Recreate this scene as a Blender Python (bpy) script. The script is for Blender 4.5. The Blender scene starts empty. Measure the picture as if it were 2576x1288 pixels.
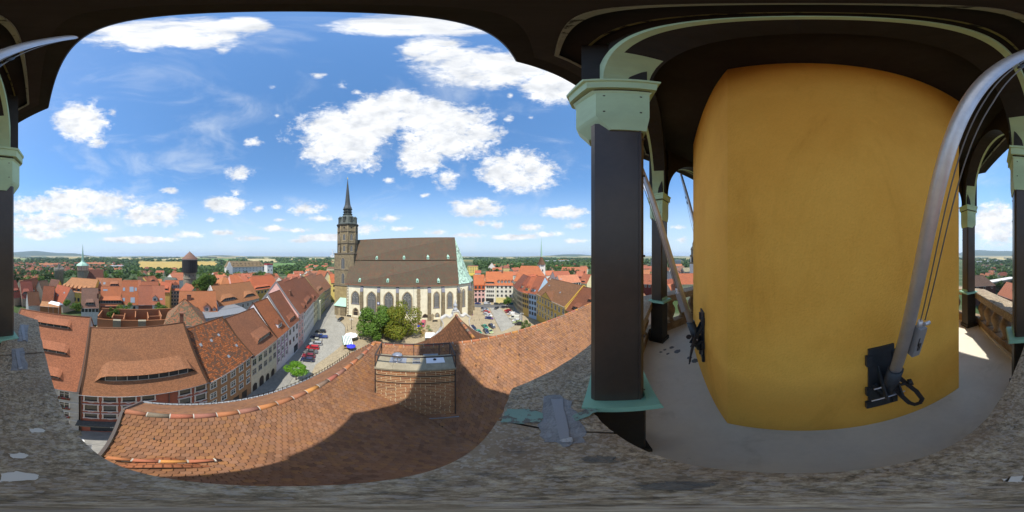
import bpy, bmesh, math, random
from math import sin, cos, tan, pi, radians as R, atan2, sqrt, hypot
from mathutils import Vector as V, Matrix as M4
random.seed(7)
rnd = random.Random(11)
C = bpy.context.scene.collection
SC = bpy.context.scene
H = 34.6                                   # eye height above the square

# ------------------------------------------------------------------ camera, sky, sun, exposure
cam = bpy.data.objects.new('camera', bpy.data.cameras.new('camera'))
C.objects.link(cam)
cam.data.type = 'PANO'
cam.data.panorama_type = 'EQUIRECTANGULAR'
try:
    cam.data.cycles.panorama_type = 'EQUIRECTANGULAR'
except Exception:
    pass
cam.location = (0, 0, H)
cam.rotation_euler = (pi/2, 0, 0)
cam.data.clip_start = .01
cam.data.clip_end = 60000
SC.camera = cam
SUN_AZ, SUN_EL = 143, 59
SC.view_settings.view_transform = 'Standard'
SC.view_settings.look = 'None'
SC.view_settings.exposure = .6
SC.view_settings.gamma = 1
SC.view_settings.use_curve_mapping = False
SC.cycles.use_denoising = True
SC.cycles.max_bounces = 8
SC.cycles.diffuse_bounces = 4
SC.cycles.transparent_max_bounces = 8
SC.cycles.volume_bounces = 0
SC.cycles.sample_clamp_indirect = 6
sun = bpy.data.objects.new('sun', bpy.data.lights.new('sun', 'SUN'))
C.objects.link(sun)
sun.data.energy = 4.2
sun.data.angle = R(.53)
sun.data.color = (1, .95, .86)
sd = V((sin(R(SUN_AZ))*cos(R(SUN_EL)), cos(R(SUN_AZ))*cos(R(SUN_EL)), sin(R(SUN_EL))))
sun.rotation_euler = sd.to_track_quat('Z', 'Y').to_euler()

def node(t, typ, ins=None, **at):
    n = t.nodes.new(typ)
    for k, v in at.items():
        setattr(n, k, v)
    for k, v in (ins or {}).items():
        s = n.inputs[k]
        if hasattr(v, 'is_output'):
            t.links.new(v, s)
        elif isinstance(v, bpy.types.Node):
            t.links.new(v.outputs[0], s)
        else:
            s.default_value = v
    return n

def mth(t, op, a, b=0.0, c=0.0, clamp=False):
    n = t.nodes.new('ShaderNodeMath'); n.operation = op; n.use_clamp = clamp
    for i, v in enumerate((a, b, c)):
        if isinstance(v, (int, float)):
            n.inputs[i].default_value = v
        else:
            t.links.new(v.outputs[0] if isinstance(v, bpy.types.Node) else v, n.inputs[i])
    return n

def mixc(t, f, a, b, mode='MIX'):
    n = t.nodes.new('ShaderNodeMix'); n.data_type = 'RGBA'; n.blend_type = mode
    for i, v in ((0, f), (6, a), (7, b)):
        if isinstance(v, (int, float)):
            n.inputs[i].default_value = v
        elif isinstance(v, (tuple, list)):
            n.inputs[i].default_value = (*v[:3], 1)
        else:
            t.links.new(v.outputs[0] if isinstance(v, bpy.types.Node) and v.bl_idname != 'ShaderNodeMix' else (v.outputs[2] if isinstance(v, bpy.types.Node) else v), n.inputs[i])
    return n.outputs[2]

def ramp(t, f, lo, hi):
    n = t.nodes.new('ShaderNodeMapRange'); n.interpolation_type = 'SMOOTHSTEP'
    t.links.new(f.outputs[0] if isinstance(f, bpy.types.Node) else f, n.inputs[0])
    n.inputs[1].default_value = lo; n.inputs[2].default_value = hi
    return n

def build_world():
    w = bpy.data.worlds.new('World'); SC.world = w; w.use_nodes = True
    t = w.node_tree; t.nodes.clear()
    out = node(t, 'ShaderNodeOutputWorld')
    sky = node(t, 'ShaderNodeTexSky', sky_type='NISHITA', sun_disc=False)
    sky.sun_elevation = R(SUN_EL); sky.sun_rotation = R(SUN_AZ)
    sky.altitude = 200; sky.air_density = 1.0; sky.dust_density = .3; sky.ozone_density = 1.8
    tc = node(t, 'ShaderNodeTexCoord')
    g = tc.outputs['Generated']
    sx = node(t, 'ShaderNodeSeparateXYZ', {0: g})
    az = mth(t, 'MULTIPLY', mth(t, 'ARCTAN2', sx.outputs[0], sx.outputs[1]), 180/pi)
    el = mth(t, 'MULTIPLY', mth(t, 'ARCSINE', sx.outputs[2]), 180/pi)
    p = node(t, 'ShaderNodeCombineXYZ', {0: az, 1: el})
    # cumulus: centre and half size of every cloud in the sky, in degrees of azimuth and elevation
    cl = [(860,345,135,88),(935,300,80,70),(1130,330,140,85),(1060,390,70,55),(1000,262,70,45),(1230,330,40,30),(1080,300,90,60),(920,390,60,45),
          (1310,430,112,58),(1125,450,42,30),(1090,125,105,40),(1230,170,200,55),(1395,215,100,52),(1040,65,220,32),
          (420,85,240,46),(600,65,90,22),(205,305,72,55),(245,360,40,20),(285,283,24,22),(200,510,165,40),(390,540,80,36),
          (120,560,110,32),(600,438,46,27),(570,515,66,24),(595,487,36,18),(590,532,38,15),(770,525,52,18),(810,551,45,11),
          (640,360,34,18),(860,210,34,24),(690,217,25,10),(800,190,34,12),(1200,525,72,27),(1148,510,38,12),(1420,535,66,19),
          (1250,568,28,13),(1330,572,46,13),(980,455,24,14),(980,548,52,15),(920,575,60,20),(740,580,50,9),(530,553,16,8),
          (705,553,20,6),(1065,492,17,10),(1100,585,36,11),(1335,297,22,10),(1285,240,16,14),(1280,300,24,17),(560,125,36,14),
          (820,597,80,11),(350,603,110,10),(1450,566,40,13),(2505,565,70,60),(1705,572,26,9),(1712,602,28,12),(1625,470,24,20),
          (60,520,60,26),(1180,592,60,9),(1300,596,70,9),(640,600,60,9),(1560,560,60,14),(900,232,24,11),(700,290,16,8),
          (1900,300,150,50),(2200,420,130,50),(2050,560,120,20),(480,590,60,12),(100,592,70,14),(250,575,60,14),(300,602,50,9),(560,585,40,10),(690,575,44,11),(1010,575,36,10),(1215,560,40,12),(1380,590,50,10),(1450,606,40,8),(650,525,26,12),(420,480,30,12),(700,520,30,12),(330,605,60,9),(2480,520,30,14),(760,605,50,8),(2300,250,120,45)]
    best = None
    for cx, cy, rx, ry in cl:
        a, e, ra, re = (cx-1288)/2576*360, 90-cy/1288*180, rx/2576*360, ry/1288*180
        q = node(t, 'ShaderNodeVectorMath', operation='MULTIPLY_ADD')
        t.links.new(p.outputs[0], q.inputs[0])
        q.inputs[1].default_value = (1/ra, 1/re, 0); q.inputs[2].default_value = (-a/ra, -e/re, 0)
        l = node(t, 'ShaderNodeVectorMath', {0: q.outputs[0]}, operation='LENGTH').outputs['Value']
        if rx < 62: l = mth(t, 'ADD', mth(t, 'MULTIPLY', l, .6), .50 if rx > 40 or cy > 540 else .62).outputs[0]
        best = l if best is None else mth(t, 'MINIMUM', best, l).outputs[0]
    blob = mth(t, 'SUBTRACT', 1.0, best)
    st = node(t, 'ShaderNodeVectorMath', operation='MULTIPLY'); t.links.new(g, st.inputs[0]); st.inputs[1].default_value = (1, 1, 1.7)
    wp = node(t, 'ShaderNodeTexNoise', {'Vector': st.outputs[0], 'Scale': 9.0, 'Detail': 3.0})
    sw = node(t, 'ShaderNodeVectorMath', operation='MULTIPLY_ADD'); t.links.new(wp.outputs['Color'], sw.inputs[0]); sw.inputs[1].default_value = (.05, .05, .05); t.links.new(st.outputs[0], sw.inputs[2])
    n1 = node(t, 'ShaderNodeTexNoise', {'Vector': sw.outputs[0], 'Scale': 6.5, 'Detail': 10.0, 'Roughness': .62})
    n2 = node(t, 'ShaderNodeTexNoise', {'Vector': sw.outputs[0], 'Scale': 21.0, 'Detail': 8.0, 'Roughness': .66})
    n4 = node(t, 'ShaderNodeTexNoise', {'Vector': sw.outputs[0], 'Scale': 14.0, 'Detail': 3.0, 'Roughness': .5})
    n5 = node(t, 'ShaderNodeTexNoise', {'Vector': sw.outputs[0], 'Scale': 48.0, 'Detail': 6.0, 'Roughness': .7})
    nz = mth(t, 'ADD', mth(t, 'MULTIPLY', mth(t, 'SUBTRACT', n1, .5), 2.1), mth(t, 'ADD', mth(t, 'MULTIPLY', mth(t, 'SUBTRACT', n2, .5), 1.5), mth(t, 'MULTIPLY', mth(t, 'SUBTRACT', n5, .5), .8)))
    dens = mth(t, 'ADD', mth(t, 'MINIMUM', mth(t, 'MULTIPLY', blob, 1.7), .8), nz)
    m = mth(t, 'MULTIPLY', ramp(t, dens, -.08, .72), ramp(t, best, 1.6, .95))
    shade = mth(t, 'ADD', mth(t, 'MULTIPLY', mth(t, 'SUBTRACT', n4, .52), 1.0), mth(t, 'MULTIPLY', mth(t, 'SUBTRACT', n2, .5), .3))
    shade = mth(t, 'ADD', 1.0, shade)
    cc = node(t, 'ShaderNodeCombineColor', {0: shade, 1: mth(t, 'ADD', mth(t, 'MULTIPLY', shade, .93), .07), 2: mth(t, 'ADD', mth(t, 'MULTIPLY', shade, .84), .16)})
    ccol = mixc(t, 1.0, (5.5, 5.6, 5.75), cc.outputs[0], 'MULTIPLY')
    hs = node(t, 'ShaderNodeHueSaturation', {'Saturation': SKY_SAT, 'Value': SKY_VAL, 'Color': sky.outputs[0]})
    gm0 = node(t, 'ShaderNodeGamma', {'Color': hs.outputs[0], 'Gamma': SKY_GAM})
    gm = node(t, 'ShaderNodeMix', data_type='RGBA', blend_type='MULTIPLY'); gm.inputs[0].default_value = 1; t.links.new(gm0.outputs[0], gm.inputs[6]); gm.inputs[7].default_value = (.90, 1.09, 1.27, 1)
    air = mixc(t, mth(t, 'MULTIPLY', ramp(t, el, 27.0, -1.0), .85), gm.outputs[2], (3.75, 4.65, 5.4))
    veil = node(t, 'ShaderNodeTexNoise', {'Vector': sw.outputs[0], 'Scale': 2.6, 'Detail': 7.0, 'Roughness': .6, 'Distortion': .8})
    air = mixc(t, mth(t, 'MULTIPLY', ramp(t, veil, .5, .78), .42), air, (5.0, 5.3, 5.6))
    col = mixc(t, m, air, ccol)
    bg = node(t, 'ShaderNodeBackground', {'Color': col, 'Strength': .12})
    t.links.new(bg.outputs[0], out.inputs[0])
SKY_SAT, SKY_VAL, SKY_GAM = 1.22, 1.62, .74
build_world()

# ------------------------------------------------------------------ places: photograph points turned into bearings
ZO = {1:(0,700,5.152),2:(450,700,4.6),3:(950,480,2.576),4:(1300,700,4.293),5:(0,900,2.576),6:(650,850,3.68),7:(1000,900,3.68),
      'a':(980,890,9.908),'b':(1210,860,9.2),'c':(1380,870,10.733),'d':(50,820,9.541),'e':(2780,680,5.8545),'f':(1600,680,5.6),'D':(0,0,.85867)}
def azel(k, x, y):
    ox, oy, s = ZO[k]
    return R((ox+x/s-1500)*.12), R(90-(oy+y/s)*.12)
def at(k, x, y, z=0.0):                    # where the ray through a point meets height z
    a, e = azel(k, x, y)
    d = (z-H)/tan(e)
    return V((d*sin(a), d*cos(a), z))
def atd(k, x, y, d):                       # the point on that ray at ground distance d
    a, e = azel(k, x, y)
    return V((d*sin(a), d*cos(a), H+d*tan(e)))
def pol(az, d, z=0.0):
    return V((d*sin(R(az)), d*cos(R(az)), z))

# ------------------------------------------------------------------ mesh building
class MB:
    def __init__(s):
        s.v = []; s.f = []; s.m = []; s.uv = []; s.sm = []
    def face(s, pts, mi=0, uv=None, sm=False):
        b = len(s.v); s.v += [tuple(p) for p in pts]
        s.f.append(tuple(range(b, b+len(pts)))); s.m.append(mi); s.uv.append(uv); s.sm.append(sm)
    def mesh(s, vs, fs, mi=0, sm=False):
        b = len(s.v); s.v += [tuple(p) for p in vs]
        for f in fs:
            s.f.append(tuple(b+i for i in f)); s.m.append(mi); s.uv.append(None); s.sm.append(sm)
    def box(s, x0, x1, y0, y1, z0, z1, mi=0, M=None):
        vs = [V((x, y, z)) for z in (z0, z1) for y in (y0, y1) for x in (x0, x1)]
        if M is not None:
            vs = [M @ v for v in vs]
        s.mesh(vs, [(0,2,3,1),(4,5,7,6),(0,1,5,4),(2,6,7,3),(0,4,6,2),(1,3,7,5)], mi)
    def beam(s, a, b, w, h, mi=0, up=V((0,0,1))):
        a = V(a); b = V(b); d = (b-a); L = d.length; d.normalize()
        if abs(d.dot(up)) > .98:
            up = V((1,0,0))
        x = d.cross(up).normalized(); y = x.cross(d)
        M = M4((( *(x),),( *(d),),( *(y),))).transposed().to_4x4(); M.translation = a
        s.box(-w/2, w/2, 0, L, -h/2, h/2, mi, M)
    def tube(s, pts, r, n=8, mi=0, caps=True, sm=True):
        pts = [V(p) for p in pts]; rs = r if isinstance(r, (list, tuple)) else [r]*len(pts)
        vs = []
        for i, p in enumerate(pts):
            d = (pts[min(i+1, len(pts)-1)]-pts[max(i-1, 0)]).normalized()
            u = V((0,0,1)) if abs(d.z) < .95 else V((1,0,0))
            x = d.cross(u).normalized(); y = x.cross(d)
            vs += [p+(x*cos(2*pi*k/n)+y*sin(2*pi*k/n))*rs[i] for k in range(n)]
        fs = [(i*n+k, i*n+(k+1) % n, (i+1)*n+(k+1) % n, (i+1)*n+k) for i in range(len(pts)-1) for k in range(n)]
        s.mesh(vs, fs, mi, sm)
        if caps:
            b = len(s.v)-len(vs)
            s.f += [tuple(b+k for k in reversed(range(n))), tuple(b+(len(pts)-1)*n+k for k in range(n))]
            s.m += [mi]*2; s.uv += [None]*2; s.sm += [False]*2
    def lathe(s, prof, n=12, ph=0.0, c=(0,0,0), mi=0, sm=False, caps=True):
        vs = []
        for r, z in prof:
            vs += [(c[0]+r*cos(ph+2*pi*k/n), c[1]+r*sin(ph+2*pi*k/n), c[2]+z) for k in range(n)]
        fs = [(i*n+k, i*n+(k+1) % n, (i+1)*n+(k+1) % n, (i+1)*n+k) for i in range(len(prof)-1) for k in range(n)]
        b = len(s.v); s.mesh(vs, fs, mi, sm)
        if caps:
            s.f += [tuple(b+k for k in reversed(range(n))), tuple(b+(len(prof)-1)*n+k for k in range(n))]
            s.m += [mi]*2; s.uv += [None]*2; s.sm += [False]*2
    def prism(s, poly, z0, z1, mi=0):      # polygon in x, y (counter-clockwise)
        n = len(poly); b = len(s.v)
        vs = [(p[0], p[1], z0) for p in poly]+[(p[0], p[1], z1) for p in poly]
        s.mesh(vs, [tuple(reversed(range(n))), tuple(range(n, 2*n))]+[(i, (i+1) % n, n+(i+1) % n, n+i) for i in range(n)], mi)
    def ext(s, poly, y0, y1, mi=0, M=None):  # polygon in x, z pushed along y
        n = len(poly)
        vs = [V((p[0], y0, p[1])) for p in poly]+[V((p[0], y1, p[1])) for p in poly]
        if M is not None:
            vs = [M @ v for v in vs]
        s.mesh(vs, [tuple(range(n)), tuple(reversed(range(n, 2*n)))]+[((i+1) % n, i, n+i, n+(i+1) % n) for i in range(n)], mi)
    def slab(s, A, B, Cc, D, th=.12, mi=0, side=None):   # tiled slope: A, B the eave, Cc, D the top; uv in metres
        A, B, Cc, D = V(A), V(B), V(Cc), V(D)
        u = (B-A).normalized(); nrm = (B-A).cross(D-A).normalized(); w = nrm.cross(u)
        pts = [A, B, Cc, D] if (Cc-D).length > .01 else [A, B, Cc]
        s.face([p+nrm*th for p in pts], mi, [((p-A).dot(u), (p-A).dot(w)) for p in pts])
        side = mi if side is None else side
        s.face(list(reversed(pts)), side)
        for i in range(len(pts)):
            a, b = pts[i], pts[(i+1) % len(pts)]
            s.face([a, b, b+nrm*th, a+nrm*th], side, [(0,0),((b-a).length,0),((b-a).length,th),(0,th)])
    def data(s, name, mats):
        me = bpy.data.meshes.new(name); me.from_pydata(s.v, [], s.f)
        for m in (mats if isinstance(mats, (list, tuple)) else [mats]):
            me.materials.append(m)
        if any(s.m):
            me.polygons.foreach_set('material_index', s.m)
        if any(s.sm):
            me.polygons.foreach_set('use_smooth', s.sm)
        if any(u is not None for u in s.uv):
            l = me.uv_layers.new(name='UVMap').data
            i = 0
            for f, u in zip(s.f, s.uv):
                for k in range(len(f)):
                    l[i].uv = u[k] if u else (0, 0)
                    i += 1
        me.update()
        return me
    def build(s, name, mats, parent=None, M=None):
        return link(name, s.data(name, mats), parent, M)

def link(name, me, parent=None, M=None):
    o = bpy.data.objects.new(name, me); C.objects.link(o)
    if parent:
        o.parent = parent
    if M is not None:
        o.matrix_local = M
    return o
def tag(o, label=None, cat=None, group=None, kind=None):
    for k, v in (('label', label), ('category', cat), ('group', group), ('kind', kind)):
        if v:
            o[k] = v
    return o
def empty(name, loc=(0,0,0), rz=0.0, label=None, cat=None, group=None):
    o = bpy.data.objects.new(name, None); C.objects.link(o)
    o.location = loc; o.rotation_euler = (0, 0, rz); o.empty_display_size = .1
    return tag(o, label, cat, group)
def kids():
    d = {}
    for o in C.objects:
        if o.parent:
            d.setdefault(o.parent.name, []).append(o)
    return d
def copy_tree(o, parent=None, ch=None):
    c = o.copy(); C.objects.link(c)
    if parent is not None:
        c.parent = parent
    for k in (ch if ch is not None else [x for x in o.children]):
        copy_tree(k, c)
    return c
def TR(x=0, y=0, z=0, rz=0.0):
    return M4.Translation((x, y, z)) @ M4.Rotation(rz, 4, 'Z')

# ------------------------------------------------------------------ materials
MC = {}
def new(name):
    m = bpy.data.materials.new(name); m.use_nodes = True
    t = m.node_tree; b = t.nodes['Principled BSDF']
    b.inputs['Specular IOR Level'].default_value = .3
    return m, t, b
def lin(h):
    return tuple(((int(h[i:i+2], 16)/255+.055)/1.055)**2.4 if int(h[i:i+2], 16) > 10 else int(h[i:i+2], 16)/255/12.92 for i in (0, 2, 4))
def mul(c, k):
    return tuple(min(1, x*k) for x in c)
def mott(name, c1, c2=None, scale=2.0, rough=.85, bump=.0, bscale=40, fine=.15, metal=0.0, spec=.3, co='Object'):
    if name in MC:
        return MC[name]
    m, t, b = new(name)
    c2 = c2 or mul(c1, .75)
    tc = node(t, 'ShaderNodeTexCoord').outputs[co]
    n = node(t, 'ShaderNodeTexNoise', {'Vector': tc, 'Scale': scale, 'Detail': 6.0, 'Roughness': .65})
    f = node(t, 'ShaderNodeTexNoise', {'Vector': tc, 'Scale': bscale, 'Detail': 3.0})
    col = mixc(t, ramp(t, n, .32, .68), c1, c2)
    v = mth(t, 'ADD', mth(t, 'MULTIPLY', mth(t, 'SUBTRACT', f, .5), fine*2), 1.0)
    col = mixc(t, 1.0, col, node(t, 'ShaderNodeCombineColor', {0: v, 1: v, 2: v}).outputs[0], 'MULTIPLY')
    t.links.new(col, b.inputs['Base Color'])
    b.inputs['Roughness'].default_value = rough; b.inputs['Metallic'].default_value = metal
    b.inputs['Specular IOR Level'].default_value = spec
    if bump:
        bp = node(t, 'ShaderNodeBump', {'Strength': bump, 'Distance': .02, 'Height': f.outputs[0]})
        t.links.new(bp.outputs[0], b.inputs['Normal'])
    MC[name] = m
    return m
def plaster(h, k=1.0):
    c = mul(lin(h), k) if isinstance(h, str) else h
    return mott('plaster_%s_%s' % (h, k), c, mul(c, .82), 1.1, .9, .15, 60, .05)
def plain(name, c, rough=.5, metal=0.0, spec=.5, coat=0.0):
    if name in MC:
        return MC[name]
    m, t, b = new(name)
    b.inputs['Base Color'].default_value = (*c, 1); b.inputs['Roughness'].default_value = rough
    b.inputs['Metallic'].default_value = metal; b.inputs['Specular IOR Level'].default_value = spec
    if coat:
        b.inputs['Coat Weight'].default_value = coat; b.inputs['Coat Roughness'].default_value = .05
    MC[name] = m
    return m
def tiles(h, k=1.0, w=.18, hgt=.17, var=.2, dirt=.35, row=0.0, spot=None):
    key = 'tiles_%s_%s_%s_%s_%s_%s' % (h, k, w, var, row, spot)
    if key in MC:
        return MC[key]
    m, t, b = new(key)
    c = mul(lin(h), k); g_ = .3*c[0]+.6*c[1]+.1*c[2]; c = tuple((x*.76+g_*.24*(1.2, 1.0, .9)[i])*(1.0, 1.12, .84)[i]*1.08 for i, x in enumerate(c))
    uv = node(t, 'ShaderNodeTexCoord').outputs['UV']
    ob = node(t, 'ShaderNodeTexCoord').outputs['Object']
    br = node(t, 'ShaderNodeTexBrick', {'Vector': uv, 'Color1': (*mul(c, 1+var), 1), 'Color2': (*mul(c, 1-var), 1), 'Mortar': (*mul(c, .42), 1),
              'Scale': 1.0, 'Mortar Size': .012+row*.02, 'Mortar Smooth': .2, 'Brick Width': w, 'Row Height': hgt})
    br.offset = .5
    n = node(t, 'ShaderNodeTexNoise', {'Vector': ob, 'Scale': .35, 'Detail': 7.0, 'Roughness': .7})
    n2 = node(t, 'ShaderNodeTexNoise', {'Vector': uv, 'Scale': 2.2, 'Detail': 4.0, 'Roughness': .7})
    col = mixc(t, mth(t, 'MULTIPLY', ramp(t, n, .42, .72), dirt), br.outputs[0], mul((c[0]*.5, c[1]*.62, c[2]*.8), 1.0))
    col = mixc(t, mth(t, 'MULTIPLY', ramp(t, n2, .55, .75), .25), col, mul(c, 1.5))
    if spot:
        vr = node(t, 'ShaderNodeTexVoronoi', {'Vector': uv, 'Scale': 2.6, 'Randomness': 1.0})
        sc = node(t, 'ShaderNodeSeparateColor', {0: vr.outputs['Color']})
        col = mixc(t, ramp(t, sc.outputs[0], .5, .62), col, spot)
    t.links.new(col, b.inputs['Base Color'])
    b.inputs['Roughness'].default_value = .8; b.inputs['Specular IOR Level'].default_value = .25
    if row:
        wv = node(t, 'ShaderNodeSeparateXYZ', {0: uv})
        fr = mth(t, 'FRACT', mth(t, 'DIVIDE', wv.outputs[1], hgt))
        hh = mth(t, 'ADD', mth(t, 'MULTIPLY', fr, -.6), br.outputs['Fac'])
        bp = node(t, 'ShaderNodeBump', {'Strength': .8, 'Distance': .05, 'Height': hh.outputs[0]})
    else:
        bp = node(t, 'ShaderNodeBump', {'Strength': .5, 'Distance': .03, 'Height': mth(t, 'SUBTRACT', 1.0, br.outputs['Fac']).outputs[0]})
    t.links.new(bp.outputs[0], b.inputs['Normal'])
    MC[key] = m
    return m
def piece_mat(name, cols, rough=.8, island=True, grain=.25, bump=.2, bs=60):
    """colour picked at random for each single piece (tile, brick, stone, leaf)"""
    if name in MC:
        return MC[name]
    m, t, b = new(name)
    ge = node(t, 'ShaderNodeNewGeometry'); oi = node(t, 'ShaderNodeObjectInfo')
    r = mth(t, 'FRACT', mth(t, 'ADD', ge.outputs['Random Per Island'], oi.outputs['Random']))
    cr = node(t, 'ShaderNodeValToRGB', {0: r})
    e = cr.color_ramp; e.interpolation = 'LINEAR'
    while len(e.elements) < len(cols):
        e.elements.new(.5)
    for i, c in enumerate(cols):
        e.elements[i].position = i/(len(cols)-1); e.elements[i].color = (*c, 1)
    tc = node(t, 'ShaderNodeTexCoord').outputs['Object']
    n = node(t, 'ShaderNodeTexNoise', {'Vector': tc, 'Scale': bs, 'Detail': 4.0, 'Roughness': .7})
    big = node(t, 'ShaderNodeTexNoise', {'Vector': ge.outputs['Position'], 'Scale': .7, 'Detail': 4.0})
    v = mth(t, 'ADD', mth(t, 'MULTIPLY', mth(t, 'SUBTRACT', n, .5), grain*2), mth(t, 'ADD', mth(t, 'MULTIPLY', mth(t, 'SUBTRACT', big, .5), .7), 1.0))
    col = mixc(t, 1.0, cr.outputs[0], node(t, 'ShaderNodeCombineColor', {0: v, 1: v, 2: v}).outputs[0], 'MULTIPLY')
    t.links.new(col, b.inputs['Base Color'])
    b.inputs['Roughness'].default_value = rough; b.inputs['Specular IOR Level'].default_value = .25
    if bump:
        bp = node(t, 'ShaderNodeBump', {'Strength': bump, 'Distance': .004, 'Height': n.outputs[0]})
        t.links.new(bp.outputs[0], b.inputs['Normal'])
    MC[name] = m
    return m
glass = plain('window_glass', (.035, .04, .045), .12, 0, .5)
white_paint = plain('white_paint', (.75, .74, .7), .5)
dark_wood = plain('dark_wood', (.03, .022, .018), .7)
dark_iron = plain('dark_iron', (.025, .02, .018), .6, .3)
zinc = mott('zinc', (.2, .21, .22), (.28, .29, .3), 3, .5, 0, 30, .05, .3)
mortar = mott('lime_mortar', (.5, .46, .38), (.38, .35, .3), 8, .9, .2, 50, .15)
# ------------------------------------------------------------------ the tower gallery the photograph is taken from
TC = (3.188, -1.158)
tower = empty('tower', (TC[0], TC[1], 0), R(168.2), 'ochre octagonal tower core ringed by a dark arcaded gallery with stone parapet', 'tower')
c8 = cos(pi/8)
def tl(t, u, z):
    return (3.357+u, -(t+.48), H+z)
def F(k):
    return M4.Rotation(R(-45*k), 4, 'Z')
def CR(j):
    return M4.Rotation(R(22.5-45*j), 4, 'Z')
def stone_mat():
    m, t, b = new('weathered_granite')
    tc = node(t, 'ShaderNodeTexCoord').outputs['Object']
    n1 = node(t, 'ShaderNodeTexNoise', {'Vector': tc, 'Scale': 2.6, 'Detail': 6.0, 'Roughness': .7})
    n2 = node(t, 'ShaderNodeTexNoise', {'Vector': tc, 'Scale': 42.0, 'Detail': 6.0, 'Roughness': .8})
    vo = node(t, 'ShaderNodeTexVoronoi', {'Vector': tc, 'Scale': 110.0})
    n3 = node(t, 'ShaderNodeTexNoise', {'Vector': tc, 'Scale': 9.0, 'Detail': 5.0, 'Roughness': .7})
    cr = node(t, 'ShaderNodeValToRGB', {0: n2.outputs[0]})
    e = cr.color_ramp
    e.elements[0].position = .36; e.elements[0].color = (.09, .07, .045, 1)
    e.elements[1].position = .66; e.elements[1].color = (.58, .48, .33, 1)
    q = e.elements.new(.5); q.color = (.29, .22, .135, 1)
    col = mixc(t, ramp(t, n1, .42, .7), cr.outputs[0], (.23, .165, .105))
    sc = node(t, 'ShaderNodeSeparateColor', {0: vo.outputs['Color']})
    col = mixc(t, mth(t, 'MULTIPLY', ramp(t, sc.outputs[0], .55, .95), .45), col, (.42, .37, .31))
    col = mixc(t, mth(t, 'MULTIPLY', ramp(t, n3, .56, .72), .7), col, (.075, .068, .06))
    v2 = node(t, 'ShaderNodeTexVoronoi', {'Vector': tc, 'Scale': 14.0}); n6 = node(t, 'ShaderNodeTexNoise', {'Vector': tc, 'Scale': 4.0, 'Detail': 4.0})
    col = mixc(t, mth(t, 'MULTIPLY', mth(t, 'MULTIPLY', ramp(t, v2, .22, .05), ramp(t, n6, .5, .62)), .6), col, (.50,.47,.33))
    t.links.new(col, b.inputs['Base Color'])
    b.inputs['Roughness'].default_value = .9
    bp = node(t, 'ShaderNodeBump', {'Strength': .6, 'Distance': .006, 'Height': n2.outputs[0]})
    t.links.new(bp.outputs[0], b.inputs['Normal'])
    return m
granite = stone_mat()
sandstone = mott('parapet_sandstone', (.30, .22, .13), (.17, .115, .07), 5, .9, .4, 45, .25)
ochre = mott('ochre_render', (.93, .50, .085), (.83, .41, .06), .9, .9, .35, 70, .07)
def stain(m, sc, lo, hi, k, stretch=(1,1,1)):
    t = m.node_tree; b = t.nodes['Principled BSDF']; src = b.inputs['Base Color'].links[0].from_socket
    tc = node(t, 'ShaderNodeTexCoord').outputs['Object']
    mp = node(t, 'ShaderNodeVectorMath', operation='MULTIPLY'); t.links.new(tc, mp.inputs[0]); mp.inputs[1].default_value = stretch
    n = node(t, 'ShaderNodeTexNoise', {'Vector': mp.outputs[0], 'Scale': sc, 'Detail': 8.0, 'Roughness': .7, 'Distortion': .6})
    t.links.new(mixc(t, ramp(t, n, lo, hi), src, mixc(t, 1.0, src, k, 'MULTIPLY')), b.inputs['Base Color'])
stain(ochre, 1.4, .52, .74, (.84,.78,.68), (1,1,.35)); stain(ochre, 5.0, .60, .75, (1.10,1.12,1.2)); stain(ochre, 22.0, .68, .74, (.75,.72,.65))
deck = mott('grey_deck_coating', (.64, .59, .48), (.57, .525, .43), 1.6, .55, .05, 25, .05)
stain(deck, 2.2, .52, .72, (.84,.83,.80)); stain(deck, 16.0, .66, .72, (.62,.6,.56))
black_paint = mott('black_brown_paint', (.062, .046, .033), (.045, .034, .026), 3, .32, .05, 20, .15, 0, .5)
dark_timber = mott('dark_ceiling_paint', (.030, .029, .026), (.022, .022, .019), 4, .7, 0, 20, .2)
def patina(name, c, d, amt):
    m = mott(name, c, mul(c, .8), 2.5, .55, .05, 40, .08)
    t = m.node_tree; b = t.nodes['Principled BSDF']
    src = b.inputs['Base Color'].links[0].from_socket
    tc = node(t, 'ShaderNodeTexCoord').outputs['Object']
    n = node(t, 'ShaderNodeTexNoise', {'Vector': tc, 'Scale': 11.0, 'Detail': 8.0, 'Roughness': .72})
    t.links.new(mixc(t, ramp(t, n, amt, amt+.06), src, d), b.inputs['Base Color'])
    return m
mint = patina('mint_green_paint', (.50, .72, .46), (.07, .085, .06), .69)
verd = patina('verdigris_sheet', (.26, .48, .33), (.07, .065, .05), .66)
yellow_bead = patina('worn_yellow_bead', (.26, .25, .10), (.03, .03, .025), .52)
pale_bead = patina('worn_pale_bead', (.30, .34, .28), (.04, .045, .04), .55)

def ring(mb, a0, a1, z0, z1, mi=0):        # octagonal ring between two apothems
    o = [(a1/c8*cos(pi/8+k*pi/4), a1/c8*sin(pi/8+k*pi/4)) for k in range(8)]
    i = [(a0/c8*cos(pi/8+k*pi/4), a0/c8*sin(pi/8+k*pi/4)) for k in range(8)]
    for k in range(8):
        j = (k+1) % 8
        mb.prism([i[k], o[k], o[j], i[j]], H+z0, H+z1, mi)
def octo(mb, a, z0, z1, mi=0):
    mb.prism([(a/c8*cos(pi/8+k*pi/4), a/c8*sin(pi/8+k*pi/4)) for k in range(8)], H+z0, H+z1, mi)
mb = MB(); octo(mb, 2.35, -1.85, 2.47); mb.build('core_wall', ochre, tower)
mb = MB(); octo(mb, 2.55, -34.6, -2.7); mb.build('shaft', plaster('c9a35a'), tower)
mb = MB(); octo(mb, 3.46, -2.05, -1.85); mb.build('gallery_floor', deck, tower)
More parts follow.
